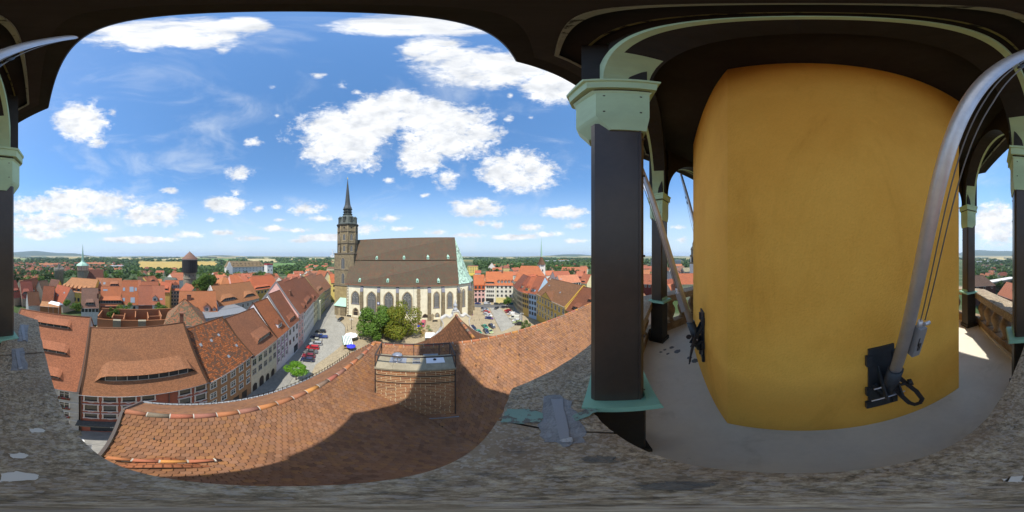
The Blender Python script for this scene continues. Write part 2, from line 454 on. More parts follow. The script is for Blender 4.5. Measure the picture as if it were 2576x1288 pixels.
mb = MB(); octo(mb, 3.1, -2.7, -2.05); mb.build('corbel_table', sandstone, tower)
mb = MB(); ring(mb, 2.2, 2.9, 2.47, 2.6); mb.build('ceiling', dark_timber, tower)
mb = MB(); ring(mb, 3.24, 3.33, -1.846, -1.80); mb.build('kerb_strip', deck, tower)
# upper storey and helmet roof
mb = MB()
mb.lathe([(3.10/c8,H+2.515),(3.158/c8,H+2.515),(3.158/c8,H+2.56),(3.29/c8,H+2.56),(3.30/c8,H+2.51),(3.42/c8,H+2.53),(3.53/c8,H+2.49),(3.54/c8,H+2.53),
          (3.54/c8,H+2.57),(3.42/c8,H+2.66),(2.1/c8,H+2.9)], 8, pi/8, caps=False)
mb.build('cornice', dark_timber, tower)
mb = MB(); mb.lathe([(3.159/c8,H+2.49),(3.172/c8,H+2.485),(3.172/c8,H+2.515),(3.159/c8,H+2.515)], 8, pi/8, caps=False); mb.build('moulding', yellow_bead, tower)
mb = MB(); mb.lathe([(3.285/c8,H+2.482),(3.306/c8,H+2.475),(3.31/c8,H+2.508),(3.285/c8,H+2.508)], 8, pi/8, caps=False); mb.build('moulding', pale_bead, tower)
mb = MB()
mb.lathe([(3.4/c8,H+2.68),(2.8,H+2.95),(2.55,H+3.6),(2.35,H+4.9),(2.0,H+6.5),(1.65,H+8.2),(1.42,H+9.5),(1.25,H+10.6),(1.1,H+11),(1.1,H+13.6),(1.3,H+13.8),(1.2,H+14.2),
          (.8,H+15.4),(.35,H+17),(.12,H+18.5),(.03,H+21)], 8, pi/8)
mb.build('helmet_roof', verd, tower)

# columns at the eight corners
mb = MB()
ch = .02
sq = lambda h, c: [(h-c,-h),(h,-h+c),(h,h-c),(h-c,h),(-h+c,h),(-h,h-c),(-h,-h+c),(-h+c,-h)]
mb.prism(sq(.12, .018), H-.885, H+.76)
mb.box(-.126, -.119, -.105, -.095, H-.88, H+.72); mb.box(-.105, -.095, -.127, -.119, H-.88, H+.72); mb.box(-.105, -.095, .119, .127, H-.88, H+.72)
for z in (-.8, -.4, 0, .4, .65):
    for y in (-.11, .11):
        mb.tube([(-.118,y,H+z), (-.125,y,H+z)], .006, 6)
col_me = mb.data('column', black_paint)
mb = MB()
mb.prism(sq(.127, .01), H-1.85, H-.902); mb.box(-.15, .15, -.15, .15, H-1.845, H-1.76)
ped_me = mb.data('pedestal', [mott('dark_weathered_boards', (.028,.024,.016), (.02,.02,.016), 4, .6, .1, 30, .3)])
mb = MB()
mb.box(-.18, .15, -.18, .18, H-.900, H-.888)
for s in (-1, 1):
    mb.mesh([(-.18,.18*s,H-.888),(.15,.18*s,H-.888),(.15,.19*s,H-.925),(-.19,.19*s,H-.925)], [(0,1,2,3)])
mb.mesh([(-.18,-.18,H-.888),(-.18,.18,H-.888),(-.19,.19,H-.925),(-.19,-.19,H-.925)], [(0,1,2,3)])
mb.mesh([(-.128,-.128,H-.886),(-.128,.128,H-.886),(-.122,.122,H-.83),(-.122,-.122,H-.83)], [(0,1,2,3)])
fl_me = mb.data('flange', verd)
mb = MB()
def cplan(i, o, w): return [(-i,-w),(o,-w),(o+.11,-.03),(o+.11,.03),(o,w),(-i,w)]
def loft(mb, secs, mi=0):
    n = 6
    for (z0, p), (z1, q) in zip(secs, secs[1:]):
        mb.mesh([(x, y, H+z0) for x, y in p]+[(x, y, H+z1) for x, y in q], [(k, (k+1) % n, n+(k+1) % n, n+k) for k in range(n)], mi)
    mb.face([(x, y, H+secs[0][0]) for x, y in secs[0][1]][::-1], mi); mb.face([(x, y, H+secs[-1][0]) for x, y in secs[-1][1]], mi)
loft(mb, [(.70, cplan(.128,.03,.128)), (.79, cplan(.137,.085,.138)), (.82, cplan(.139,.095,.14)), (1.09, cplan(.139,.095,.14)), (1.115, cplan(.15,.11,.15))])
loft(mb, [(1.116, cplan(.143,.10,.143)), (1.139, cplan(.143,.10,.143))], 1)
loft(mb, [(1.14, cplan(.165,.13,.165)), (1.23, cplan(.168,.133,.168)), (1.235, cplan(.178,.145,.178)), (1.262, cplan(.18,.147,.18))])
for x, y in ((-.1,-.141),(.06,-.141),(-.1,.141),(.06,.141)):
    for z in (.86, 1.05): mb.tube([(x, y*.97, H+z), (x, y*1.012, H+z)], .006, 6, 1)
cap_me = mb.data('capital', [mint, dark_iron])
mb = MB(); mb.box(-.13, .16, -.13, .13, H+1.275, H+2.53)
imp_me = mb.data('impost', dark_timber)
for j in range(8):
    M = CR(j) @ M4.Translation((3.25, 0, 0))
    c = link('column', col_me, tower, M)
    for n_, me in (('pedestal', ped_me), ('flange', fl_me), ('capital', cap_me), ('impost', imp_me)):
        link(n_, me, c)
# arches
mb = MB(); ar = MB(); sps = [MB(), MB()]
N = 28; r = 1.115
pts = [(r*cos(pi*i/N), 1.275+r*sin(pi*i/N)) for i in range(N+1)]
po = [((r+.11)*cos(pi*i/N), min(2.512, 1.275+(r+.11)*sin(pi*i/N))) for i in range(N+1)]
for i in range(N):
    (y0, z0), (y1, z1) = pts[i], pts[i+1]
    mb.mesh([(x, y, H+z) for x in (2.88, 3.10) for y, z in ((y0,z0),(y1,z1),(y1,2.55),(y0,2.55))], [(0,1,2,3),(4,7,6,5),(0,4,5,1)], 0)
    (a0, b0), (a1, b1) = po[i], po[i+1]
    ar.mesh([(x, y, H+z) for x in (3.085, 3.125) for y, z in ((y0*.998,z0-.003),(y1*.998,z1-.003),(a1,b1),(a0,b0))], [(0,1,2,3),(4,7,6,5),(0,4,5,1),(3,2,6,7)], 0)
    k = r-.004
    if i < 4 or i >= N-4:
        q = [(k*cos(pi*j/N), 1.275+k*sin(pi*j/N)) for j in (i, i+1)]
        sps[i > 9].mesh([(x, y, H+z) for x in (2.9, 3.09) for y, z in q], [(0,2,3,1)])
arch_me = mb.data('arch', dark_timber); av_me = ar.data('archivolt', mint); sp_me = [q.data('springer_sheet', mint) for q in sps]
for k in range(8):
    a = link('arch', arch_me, tower, F(k))
    link('archivolt', av_me, a)
    for q in sp_me: link('springer_sheet', q, a)
# parapet: coping stones, plinth, balusters
OC = [V((3.497/c8*cos(R(22.5-45*j)), 3.497/c8*sin(R(22.5-45*j)), 0)) for j in range(8)]
IC = [V((3.137/c8*cos(R(22.5-45*j)), 3.137/c8*sin(R(22.5-45*j)), 0)) for j in range(8)]
OC[0], OC[1], IC[0], IC[1] = [V(tl(a, b, 0)) for a, b in ((-2.2,.06),(.85,.18),(-2.02,-.335),(.70,-.185))]
for v in OC+IC:
    v.z = 0
for k in range(8):
    cuts = [0, .28, .905, 1] if k == 0 else [0, .5, 1]
    for a, b in zip(cuts, cuts[1:]):
        a2, b2 = a+.002*(a > 0), b-.002*(b < 1)
        q = [p.lerp(w, f) for p, w, f in ((IC[k], IC[(k+1) % 8], a2), (IC[k], IC[(k+1) % 8], b2), (OC[k], OC[(k+1) % 8], b2), (OC[k], OC[(k+1) % 8], a2))]
        ctr = sum(q, V())/4
        bm_ = MB(); n = 14; m_ = 6
        # top with softly rounded, slightly uneven arrises
        def P(i, j, z):
            f, g = i/n, j/m_
            return q[0].lerp(q[1], f).lerp(q[3].lerp(q[2], f), g)+V((0,0,H+z))
        grid = {}
        vs = []; fs = []
        for i in range(n+1):
            for j in range(m_+1):
                e = min(j, m_-j)
                z = -.9-(.012 if e == 0 else 0)+rnd.uniform(-.0015, .0015)
                p = P(i, j, z)
                if e == 0:
                    p += (ctr+V((0,0,p.z))-p).normalized()*rnd.uniform(0, .008)
                grid[i, j] = len(vs); vs.append(p)
        for i in range(n):
            for j in range(m_):
                fs.append((grid[i,j], grid[i,j+1], grid[i+1,j+1], grid[i+1,j]))
        lo = {}
        for i in range(n+1):
            for j in (0, m_):
                lo[i,j] = len(vs); vs.append(P(i, j, -1.06))
        for i in range(n):
            fs += [(grid[i,0], grid[i+1,0], lo[i+1,0], lo[i,0]), (grid[i+1,m_], grid[i,m_], lo[i,m_], lo[i+1,m_]), (lo[i,0], lo[i+1,0], lo[i+1,m_], lo[i,m_])]
        fs += [(grid[0,m_], grid[0,0], lo[0,0], lo[0,m_]), (grid[n,0], grid[n,m_], lo[n,m_], lo[n,0])]
        bm_.mesh(vs, fs, 0, False)
        bm_.build('coping_stone', granite, tower)
    mb = MB()
    s0, s1 = IC[k].lerp(OC[k], .25), IC[(k+1) % 8].lerp(OC[(k+1) % 8], .25)
    e0, e1 = IC[k].lerp(OC[k], .8), IC[(k+1) % 8].lerp(OC[(k+1) % 8], .8)
    mb.prism([s0[:2], s1[:2], e1[:2], e0[:2]][::-1], H-1.85, H-1.64); mb.build('plinth', sandstone, tower)
mb = MB()
mb.lathe([(.085,-1.64),(.085,-1.6),(.06,-1.57),(.085,-1.50),(.125,-1.38),(.13,-1.32),(.10,-1.25),(.065,-1.19),(.07,-1.13),(.095,-1.11),(.095,-1.058)], 8, pi/8, (0,0,H), 0, True)
bal = mb.data('baluster', sandstone)
for k in range(8):
    a, b = IC[k].lerp(OC[k], .5), IC[(k+1) % 8].lerp(OC[(k+1) % 8], .5)
    for i in range(6):
        p = a.lerp(b, (i+.75)/6.5)
        link('baluster', bal, tower, TR(p.x, p.y, 0, R(-45*k)))
# mended clamps and splashes on the coping
sealant = mott('blue_grey_sealant', (.25, .245, .235), (.17, .165, .16), 14, .55, .3, 60, .15)
def blob(pts, z, th, name, mat, jit=.006):
    Rm = M4.Rotation(-R(168.2), 4, 'Z')
    mb = MB(); q = []
    for a, b in zip(pts, pts[1:]+pts[:1]):
        for f in (0, .25, .5, .75):
            p = V((a[0]+(b[0]-a[0])*f+rnd.uniform(-jit, jit)-TC[0], a[1]+(b[1]-a[1])*f+rnd.uniform(-jit, jit)-TC[1], 0))
            q.append((Rm @ p)[:2])
    mb.prism(q, H+z, H+z+th); return mb.build(name, mat, tower)
def on_top(x, y):                          # a point of the coping seen at (x, y)
    p = at('D', x, y, H-.9); return (p.x, p.y)
for px in ([(1368,995),(1410,992),(1432,1010),(1475,1075),(1470,1112),(1420,1120),(1365,1105),(1360,1060)], [(50,815),(72,818),(68,860),(45,858)], [(32,878),(62,875),(68,930),(28,935)]):
    blob([on_top(*q) for q in px][::-1], -.899, .0015, 'sealant_patch', sealant, .012)
    c = [sum(q[i] for q in px)/len(px) for i in (0, 1)]
    w = max(q[0] for q in px)-min(q[0] for q in px); h = max(q[1] for q in px)-min(q[1] for q in px)
    blob([on_top(c[0]+w*a, c[1]+h*b) for a, b in ((-.22,-.42),(.02,-.42),(.2,.38),(-.02,.42))][::-1], -.895, .002, 'clamp_ridge', plain('smooth_sealant', (.23,.225,.225), .45), .004)
    blob([on_top(c[0]+w*a, c[1]+h*b) for a, b in ((-.02,.38),(.22,.33),(.25,.42),(0,.44))][::-1], -.893, .003, 'lime_crust', mott('grey_lime_crust', (.42,.41,.39), (.3,.29,.27), 30, .9, .3, 80, .3), .003)
for px in ([(70,1080),(95,1078),(118,1082),(112,1088),(80,1088)], [(24,1142),(60,1139),(70,1146),(62,1152),(30,1153)], [(2,1192),(40,1185),(95,1196),(98,1205),(40,1212),(2,1212)], [(2520,1205),(2574,1195),(2574,1212),(2530,1213)]):
    blob([on_top(*q) for q in px][::-1], -.899, .003, 'paint_splash', plain('dried_white_paint', (.60,.55,.46), .8), .004)
for px in ([(1270,1040),(1278,1028),(1330,1030),(1368,1040),(1362,1062),(1300,1066),(1262,1062)], [(1440,1045),(1490,1022),(1505,1034),(1450,1060)]):
    blob([on_top(*q) for q in px][::-1], -.8985, .003, 'green_joint', patina('worn_green_joint', (.20,.31,.24), (.12,.11,.09), .55), .004)
for px in ([(1465,1152),(1510,1145),(1548,1150),(1540,1162),(1480,1164)], [(1600,1222),(1680,1212),(1790,1212),(1800,1222),(1720,1232),(1620,1230)]):
    blob([on_top(*q) for q in px][::-1], -.8985, .002, 'soot_stain', mott('soot', (.10,.09,.075), (.17,.145,.11), 25, .9, .4, 60, .4), .006)
# damp spots on the deck
for i in range(7):
    p = at('D', (1672,1690,1704,1680,1735,1748,1662)[i], (880,874,884,890,900,908,886)[i], H-1.85)
    a = [(p.x+.04*(1+.5*(i % 3))*cos(q*pi/4)*rnd.uniform(.7,1.2), p.y+.025*(1+.5*(i % 3))*sin(q*pi/4)) for q in range(8)]
    blob(a, -1.849, .002, 'damp_spot', plain('damp_deck', (.10,.10,.095), .4), .004)

# flagpoles on brackets, one on each wall of the core
alu = mott('brushed_aluminium', (.74,.74,.76), (.62,.62,.64), 6, .4, .05, 60, .06, .55)
steel = mott('dark_bracket_steel', (.055,.065,.075), (.04,.045,.05), 8, .45, 0, 40, .1, .4)
rope = plain('grey_rope', (.2,.2,.2), .8)
gbox = plain('grey_winch_housing', (.33,.33,.34), .5, .3)
def flagpole(k, label, y0=.05):
    Mw = tower_m @ F(k) @ M4.Translation((2.35, y0, H-1.08))
    e = empty('flagpole', Mw.translation, Mw.to_euler().z, label, 'flagpole', 'flagpoles on the tower walls')
    A, B = V((.155,.02,.22)), V((1.13,.02,3.5)); d = (B-A).normalized()
    mb = MB(); mb.box(.002, .02, -.10, .10, -.38, .38)
    for z in (-.36, -.15, .22):
        for y in (-.1, .1):
            mb.box(.002, .035, y-.02, y+.02, z, z+.1)
    mb.build('wall_plate', steel, e)
    mb = MB(); mb.tube([A-d*.42, A+d*.02], .052, 14); mb.build('socket', steel, e)
    mb = MB()
    for y in (-.035, .075):
        mb.beam((.02,y,.2), (.155,y,-.12), .012, .035)
    mb.beam((.02,-.06,-.02), (.11,-.01,-.12), .03, .03); mb.beam((.02,.09,-.02), (.11,.05,-.12), .03, .03)
    mb.build('brace', steel, e)
    mb = MB()
    lp = [(.10,.03,.02),(.13,.07,-.12),(.17,.12,-.26),(.18,.16,-.31),(.19,.20,-.30),(.19,.215,-.25),(.17,.18,-.12),(.14,.12,.0),(.11,.08,.08)]
    for p_, q_ in zip(lp, lp[1:]): mb.beam(p_, V(q_)+(V(q_)-V(p_)).normalized()*.008, .034, .012, 0, V((1,0,.3)).normalized())
    mb.build('handle', plain('black_strap', (.02,.02,.022), .5), e)
    mb = MB(); mb.tube([(.11,-.12,-.14),(.12,.12,-.12)], .007, 6); mb.tube([(.08,-.09,-.02),(.09,.1,0)], .007, 6); mb.build('pin', alu, e)
    mb = MB(); mb.tube([(.17,.05,.05),(.185,.10,.06)], .012, 8); mb.tube([(.185,.10,.06),(.195,.125,.065)], .03, 10); mb.build('knob', dark_iron, e)
    mb = MB(); L = (B-A).length
    mb.tube([A, A+d*L*.5, B], [.039, .037, .032], 18); mb.tube([B, B+d*.05], [.033,.006], 18); mb.build('pole', alu, e)
    off = V((.03,-.06,0))
    mb = MB(); M = M4.Translation(A+d*.34+V((.03,.075,-.01))) @ V((0,0,1)).rotation_difference(d).to_matrix().to_4x4()
    mb.box(-.025, .03, -.035, .02, -.13, .12, 0, M); w = mb.build('winch_box', gbox, e)
    mb = MB(); mb.tube([M @ V((0,-.02,.12)), M @ V((0,-.02,.17))], .016, 8); mb.tube([M @ V((.0,.02,.13)), M @ V((0,.06,.13))], .014, 8); mb.build('winch_knob', alu, w)
    mb = MB()
    for a, b in ((-.02,.0),(-.012,-.05),(.0,-.05)):
        mb.box(.031, .033, a-.004, a+.002, b-.02, b+.05, 0, M)
    mb.build('scratched_mark', dark_iron, w)
    for q in (0, 1):
        o = V((.03+.012*q, .058+.022*q, 0))
        mb = MB(); mb.tube([A+o+d*.5, A+o*.9+d*(L*.55)+V((.012*q,.012*q,0)), B+o*.3-d*.02], .0038, 5); mb.build('halyard', rope, e)
    for f in (.70, .75):
        mb = MB(); p = A+d*L*f+V((.035,.05,0)); mb.tube([p-d*.05, p-d*.02, p+d*.02, p+d*.05], [.004,.011,.011,.004], 6); mb.build('clip', steel, e)
    return e
tower_m = M4.Translation((TC[0], TC[1], 0)) @ M4.Rotation(R(168.2), 4, 'Z')
flagpole(0, 'large aluminium flagpole on the broad sunless ochre wall beside the open floor')
flagpole(1, 'flagpole beside the thick dark column, its grey box above a crossed wall bracket')
flagpole(2, 'flagpole half hidden at the far edge of the ochre wall near the slim tower')

# ------------------------------------------------------------------ the town hall under the tower
KS = 1.5
hall = empty('town_hall', (0, 0, 0), R(33), 'wide town hall roof of scalloped orange tiles directly below the parapet', 'building')
hall.scale = (KS, KS, KS)
SL = 1.08; ZR = -3.8; YR = 6.3; XR = -2.55; SO = 1.12; XC = -2.65; XA = -1.7; RU = V((XA-XC, YR+.62)).normalized()
tile_m = piece_mat('roof_tile', [(.16,.078,.042),(.215,.10,.05),(.255,.12,.055),(.225,.11,.06),(.275,.128,.05),(.185,.094,.054),(.255,.13,.072),(.23,.104,.048)], .8, True, .3, .3, 70)
ridge_m = piece_mat('ridge_tile', [(.30,.10,.06),(.36,.14,.05),(.25,.10,.06),(.42,.19,.05),(.30,.09,.06),(.16,.13,.09)], .8, True, .3, .2, 40)
batten = plain('tile_underlay', (.035,.022,.015), .9)
def hz(z): return H/KS+z
walls = plaster('c8b189')
mb = MB(); mb.box(-4.7, 1.8, -.5, 8.5, 0, hz(-9)); mb.box(1.8, 22, 1.2, 8.5, 0, hz(-9))
mb.ext([(-4.7,hz(-9)),(2.2,hz(-9)),(-2.5,hz(-3.95)),(-4.7,hz(-6.5))], -.5, -.3)
mb.build('wall', walls, hall)
planes = {  # ridge start, direction along it, direction down the slope (unit, in plan), slope, polygon in plan
 'W': (V((XC,-.62)), RU, V((-RU.y,RU.x)), SO, [(XC,-.62),(XA,YR),(-3.88,8.8),(-5.1,-.62)]),
 'E': (V((XA,YR)), -RU, V((RU.y,-RU.x)), SL, [(XA,YR),(XC,-.62),(4.33,-.62)]),
 'N': (V((XA,YR)), V((1,0)), V((0,1)), SO, [(XA,YR),(24,YR),(24,8.8),(-3.88,8.8)]),
 'S': (V((24,YR)), V((-1,0)), V((0,-1)), SL, [(XA,YR),(24,YR),(24,-.6),(4.33,-.62)])}
def inside(p, poly):
    s = 0
    for a, b in zip(poly, poly[1:]+poly[:1]):
        c = (b[0]-a[0])*(p[1]-a[1])-(b[1]-a[1])*(p[0]-a[0])
        if abs(c) < 1e-9: continue
        if s == 0: s = 1 if c > 0 else -1
        elif (c > 0) != (s > 0): return False
    return True
roofs = {}
tile_list = []
Rh = M4.Rotation(R(33), 4, 'Z')
U0 = V((sin(R(-80)), cos(R(-80)), 0)); U1 = V((sin(R(-33.2)), cos(R(-33.2)), 0))
def zpl(k, p):
    a, u, d, sl, poly = planes[k]
    return ZR-sl*(V(p)-a).dot(d)
for k, (a, u, d, sl, poly) in planes.items():
    mb = MB(); q = [(x, y, hz(zpl(k, (x, y)))) for x, y in poly]
    if (V(q[1])-V(q[0])).cross(V(q[2])-V(q[0])).z < 0: q = q[::-1]
    mb.face(q); roofs[k] = mb.build('roof_slope', batten, hall)
    c = 1/sqrt(1+sl*sl); dv = V((d.x*c, d.y*c, -sl*c)); uu = V((u.x, u.y, 0)); nn = uu.cross(dv)
    if nn.z < 0: nn = -nn
    wd, ex = (.100, .108) if k in 'EW' else (.132, .140)
    for i in range(100):
        v = .09+i*ex
        for j in range(-20, 240):
            x = j*wd+(i % 2)*wd/2
            p = a+u*x+d*(v*c)
            if not inside(p, poly): continue
            o = V((p.x, p.y, hz(ZR)-v*sl*c))
            w_ = (Rh @ o)*KS; dist = (w_-V((0,0,H))).length; dz = H-w_.z
            seen = w_.dot(U0)*.9 > .15*dz or w_.dot(U1)*.9 > .78*dz
            near = w_.dot(U0)*.9 > -.25*dz or w_.dot(U1)*.9 > .5*dz
            if dist > 43 or k in 'ES' and not near or k == 'N' and v > 1.2: continue
            tile_list.append((dist+(100 if not seen or k in 'WN' else 0), k, o, uu, dv, nn, wd))
T0 = [(-.465,-.75,.02),(.465,-.75,.02),(.465,.58,.21),(.35,.86,.24),(.13,.985,.25),(-.13,.985,.25),(-.35,.86,.24),(-.465,.58,.21)]
tile_list.sort(key=lambda q: q[0])
tv = [V(q) for q in T0]
tile_edge = plain('mossy_tile_edge', (.045,.028,.018), .9)
base_tile = MB(); base_tile.mesh(T0+[(x, y, z-.14) for x, y, z in T0], [(0,1,2,3,4,5,6,7)]+[(i, i+8, (i+1) % 8+8, (i+1) % 8) for i in range(8)])
base_tile.m = [0]+[1]*8
tm_ = base_tile.data('tile', [tile_m, tile_edge])
rest = {k: MB() for k in planes}
for n_, (dist, k, o, uu, dv, nn, wd) in enumerate(tile_list):
    yaw = rnd.uniform(-.02, .02); lift = rnd.uniform(0, .006)
    u2 = uu+dv*yaw; v2 = dv-uu*yaw
    flip = 1 if u2.cross(v2).dot(nn) > 0 else -1
    if n_ < 300:
        M = M4(((u2.x*flip,v2.x,nn.x,o.x),(u2.y*flip,v2.y,nn.y,o.y),(u2.z*flip,v2.z,nn.z,o.z+lift),(0,0,0,1))) @ M4.Scale(wd, 4)
        link('tile', tm_, roofs[k], M)
    else:
        top = [o+u2*(x*flip*wd)+v2*(y*wd)+nn*(z*wd+lift) for x, y, z in T0]
        bot = [p-nn*(.14*wd) for p in top[2:]]
        rest[k].mesh(top+bot, [(0,1,2,3,4,5,6,7)]+[(2+i, 8+i, 9+i, 3+i) for i in range(5)]); rest[k].m[-5:] = [1]*5
for k, mb in rest.items():
    if mb.v:
        tag(mb.build('tile', [tile_m, tile_edge], roofs[k]), kind='stuff')
# ridge and hip tiles bedded in white mortar
def ridge_line(a, b, parent, n=None, rr=.07, col=True):
    a, b = V(a), V(b); L = (b-a).length; n = n or int(L/.36); d = (b-a).normalized()
    mo = MB(); ml = piece_mat('dull_mortar', [(.36,.32,.25),(.48,.44,.36),(.28,.25,.2)])
    for i in range(n):
        p = a+d*(L*i/n); q = a+d*(L*(i+1)/n+.02)
        mb = MB(); mb.tube([p, q], [rr+.004, rr-.012], 10); mb.build('ridge_tile', ridge_m, parent)
        if col:
            mo.tube([q-d*.03, q-d*.012], [rr+.006, rr+.004], 10, 0, False)
            mo.box(-.02, .02, -.04, .04, -.02, .02, 0, M4.Translation(q+V((rnd.uniform(-.06,.06),-.08,-.06))))
    if col:
        tag(mo.build('mortar_joint', ml, parent), kind='stuff')
zt = hz(ZR)-.035
ridge_line((XC,-.6,zt), (XA,YR,zt), roofs['E'], 19)
ridge_line((XA,YR,zt), (22,YR,zt), roofs['S'], 62)
ridge_line((-3.88,8.8,hz(-6.62)), (XA,YR,zt), roofs['W'], 11, .09)
# verge and gutter
mb = MB()
mb.beam((XC,-.66,zt-.03), (4.4,-.66,hz(-11.3)), .05, .2); mb.beam((XC,-.66,zt-.03), (-5.1,-.66,hz(-6.5)), .05, .2)
mb.build('verge_board', plain('verge_paint', (.12,.10,.09), .6), hall)
mb = MB(); mb.tube([(-5.18,-.6,hz(-6.55)), (-3.92,8.9,hz(-6.7)), (24,8.88,hz(-6.73))], .08, 8); mb.build('gutter', zinc, hall)
mb = MB()
for i in range(46):
    y = -.3+i*.2
    x_ = -5.02+.1295*y; mb.box(x_-.03, x_, y, y+.012, hz(-6.55), hz(-6.32))
mb.beam((-5.07,-.4,hz(-6.33)), (-3.88,8.8,hz(-6.36)), .015, .015); tag(mb.build('snow_guard', dark_iron, hall), kind='stuff')
mb = MB()
for i in range(26):
    x = 1.4+i*.62; y = YR-.35-(i % 3)*.5; z = hz(ZR-SL*(YR-y))
    mb.tube([(x,y,z+.04), (x,y-.05,z+.13), (x,y+.02,z+.16)], .012, 5)
for i in range(9):
    y = -.1+i*.55; x = XR+.5+(i % 4)*.55; z = hz(ZR-SL*(x-XR))
    if y < YR-1: mb.tube([(x,y,z+.04), (x+.05,y,z+.12), (x,y,z+.15)], .012, 5)
tag(mb.build('roof_hook', dark_iron, hall), kind='stuff')
# little eyebrow opening above the south verge
mb = MB(); dk = MB(); n = 12
for i in range(n+1):
    f = i/n*2-1; h = .17*(.5+.5*cos(pi*f)); y = .02+f*.5
    xf = -1.42; zf = hz(ZR-SL*(xf-XR))+.04; xb = xf-h/(SL-.35)
    mb.v += [(xf+.07, y, zf+h-.03), (xb, y, hz(ZR-SL*(xb-XR))+.05)]
    dk.v += [(xf, y, zf-.05), (xf, y, zf+h-.01)]
    if i:
        mb.f.append((2*i-2, 2*i, 2*i+1, 2*i-1)); mb.m.append(0); mb.uv.append([(0,0),(.1,0),(.1,.5),(0,.5)]); mb.sm.append(True)
        dk.f.append((2*i-2, 2*i, 2*i+1, 2*i-1)); dk.m.append(0); dk.uv.append(None); dk.sm.append(False)
e = mb.build('eyebrow_dormer', tiles('8a4426', 1, .17, .165), hall); dk.build('opening', dark_wood, e)
ridge_line((-1.55,-.55,hz(-4.72)), (-1.5,.5,hz(-4.78)), hall, 4, .05)

# the broad brick chimney
chim = empty('chimney', (0,0,0)); chim.parent = hall
x0, x1, y0, y1, zb, zc = -1.08, .93, 4.14, 4.86, hz(-6.3), hz(-3.5)
mb = MB(); mb.box(x0, x1, y0, y1, zb, zc); mb.build('chimney_core', mott('brick_mortar', (.66,.54,.33), (.52,.42,.26), 6, .95, .2, 60, .15), chim)
brick_m = piece_mat('brick', [(.17,.065,.035),(.25,.095,.042),(.29,.125,.052),(.22,.082,.036),(.31,.145,.062),(.15,.06,.035)], .85, True, .3, .3, 90)
bmsh = {}
def brick_mesh(w):
    if w not in bmsh:
        mb = MB(); g = .004; mb.mesh([(-w/2,0,0),(w/2,0,0),(w/2,0,.062),(-w/2,0,.062),(-w/2+g,-.007,g),(w/2-g,-.007,g),(w/2-g,-.007,.062-g),(-w/2+g,-.007,.062-g)],
                [(4,5,6,7),(0,1,5,4),(1,2,6,5),(2,3,7,6),(3,0,4,7)]); bmsh[w] = mb.data('brick', brick_m)
    return bmsh[w]
ex_b = MB(); cnt = 0
rows = int((zc-zb-.02)/.0815)
for i in range(rows):
    z = zc-.075-i*.0815; x = x0+.006
    x = x0+.006-(0, .127)[i % 2]+rnd.uniform(-.015, .015)-.015*0
    j = 0
    while x < x1-.04:
        full = .115 if (i*7+j*5) % 11 == 0 else .241
        a_, b_ = max(x, x0+.006), min(x+full, x1-.006); w = round(b_-a_, 2); j += 1
        if w > .04:
            if cnt < 300:
                link('brick', brick_mesh(w), chim, TR(a_+w/2, y0, z)); cnt += 1
            else:
                ex_b.box(a_, a_+w, y0-.006, y0, z, z+.066)
        x += full+.0125
    for xs in (x0-.006, x1):
        yy = y0+.005
        while yy < y1-.1:
            ex_b.box(xs, xs+.006, yy, min(yy+.22, y1), z, z+.066); yy += .232
tag(ex_b.build('brick', brick_m, chim), kind='stuff')
conc = mott('weathered_concrete', (.30,.26,.18), (.22,.19,.13), 3, .9, .3, 50, .2)
for a, b in ((x0-.05, x0+.42), (x0+.424, x1-.32), (x1-.316, x1+.05)):
    mb = MB(); s = y0-.06; t_ = y1+.05
    mb.mesh([(a,s,zc),(b,s,zc),(b,t_,zc),(a,t_,zc),(a,s,zc+.06),(b,s,zc+.06),(b,t_,zc+.06),(a,t_,zc+.06),(a,s+.22,zc+.14),(b,s+.22,zc+.14),(b,t_-.12,zc+.14),(a,t_-.12,zc+.14)],
      [(3,2,1,0),(0,1,5,4),(1,2,6,5),(2,3,7,6),(3,0,4,7),(4,5,9,8),(5,6,10,9),(6,7,11,10),(7,4,8,11),(8,9,10,11)]); mb.build('cap_slab', conc, chim)
zt2 = zc+.141
mb = MB(); mb.box(-.78, -.32, 4.32, 4.62, zt2, zt2+.012); mb.lathe([(.13,.012),(.11,.06),(.075,.10),(.075,.2)], 20, 0, (-.58,4.5,zt2), 0, True)
mb.lathe([(.16,.19),(.13,.24),(.05,.27)], 20, 0, (-.58,4.5,zt2), 0, True); mb.build('vent_cowl', plain('bright_zinc', (.5,.5,.52), .3, .8), chim)
for y in (4.37, 4.58):
    mb = MB(); mb.box(-.15, .06, y-.075, y+.075, zt2, zt2+.02); g = mb.build('vent_grille', zinc, chim)
    mb = MB()
    for i in range(5): mb.box(-.125+i*.036, -.105+i*.036, y-.055, y+.055, zt2+.021, zt2+.024)
    mb.build('grille_slot', dark_iron, g)
mb = MB(); mb.box(.22, .72, 4.32, 4.66, zt2, zt2+.02); g = mb.build('cover_plate', plain('pale_cover_sheet', (.62,.63,.66), .5, .2), chim)
mb = MB(); mb.lathe([(.045,0),(.045,.03),(.03,.04)], 14, 0, (.46,4.5,zt2+.02)); mb.build('flue_hole', dark_iron, g)
mb = MB(); zr = hz(-2.93); w = .026
for x in (x0-.03, x1+.03):
    for y in (y0-.03, y1+.03): mb.box(x-w/2, x+w/2, y-w/2, y+w/2, zb-.2, zr)
for x in (x0+.95, x1-.3): mb.box(x-w/2, x+w/2, y1+.01, y1+.01+w, zc+.1, zr)
mb.box(x0-.03, x1+.03, y0-.05, y0-.01, zr-.03, zr+.001); mb.box(x0-.03, x1+.03, y1+.011, y1+.049, zr-.031, zr)
for x in (x0-.03, x1+.03): mb.box(x-.019, x+.019, y0, y1, zr-.032, zr-.002); mb.beam((x,y0,zr-.5), (x,y1,zr-.1), .02, .02)
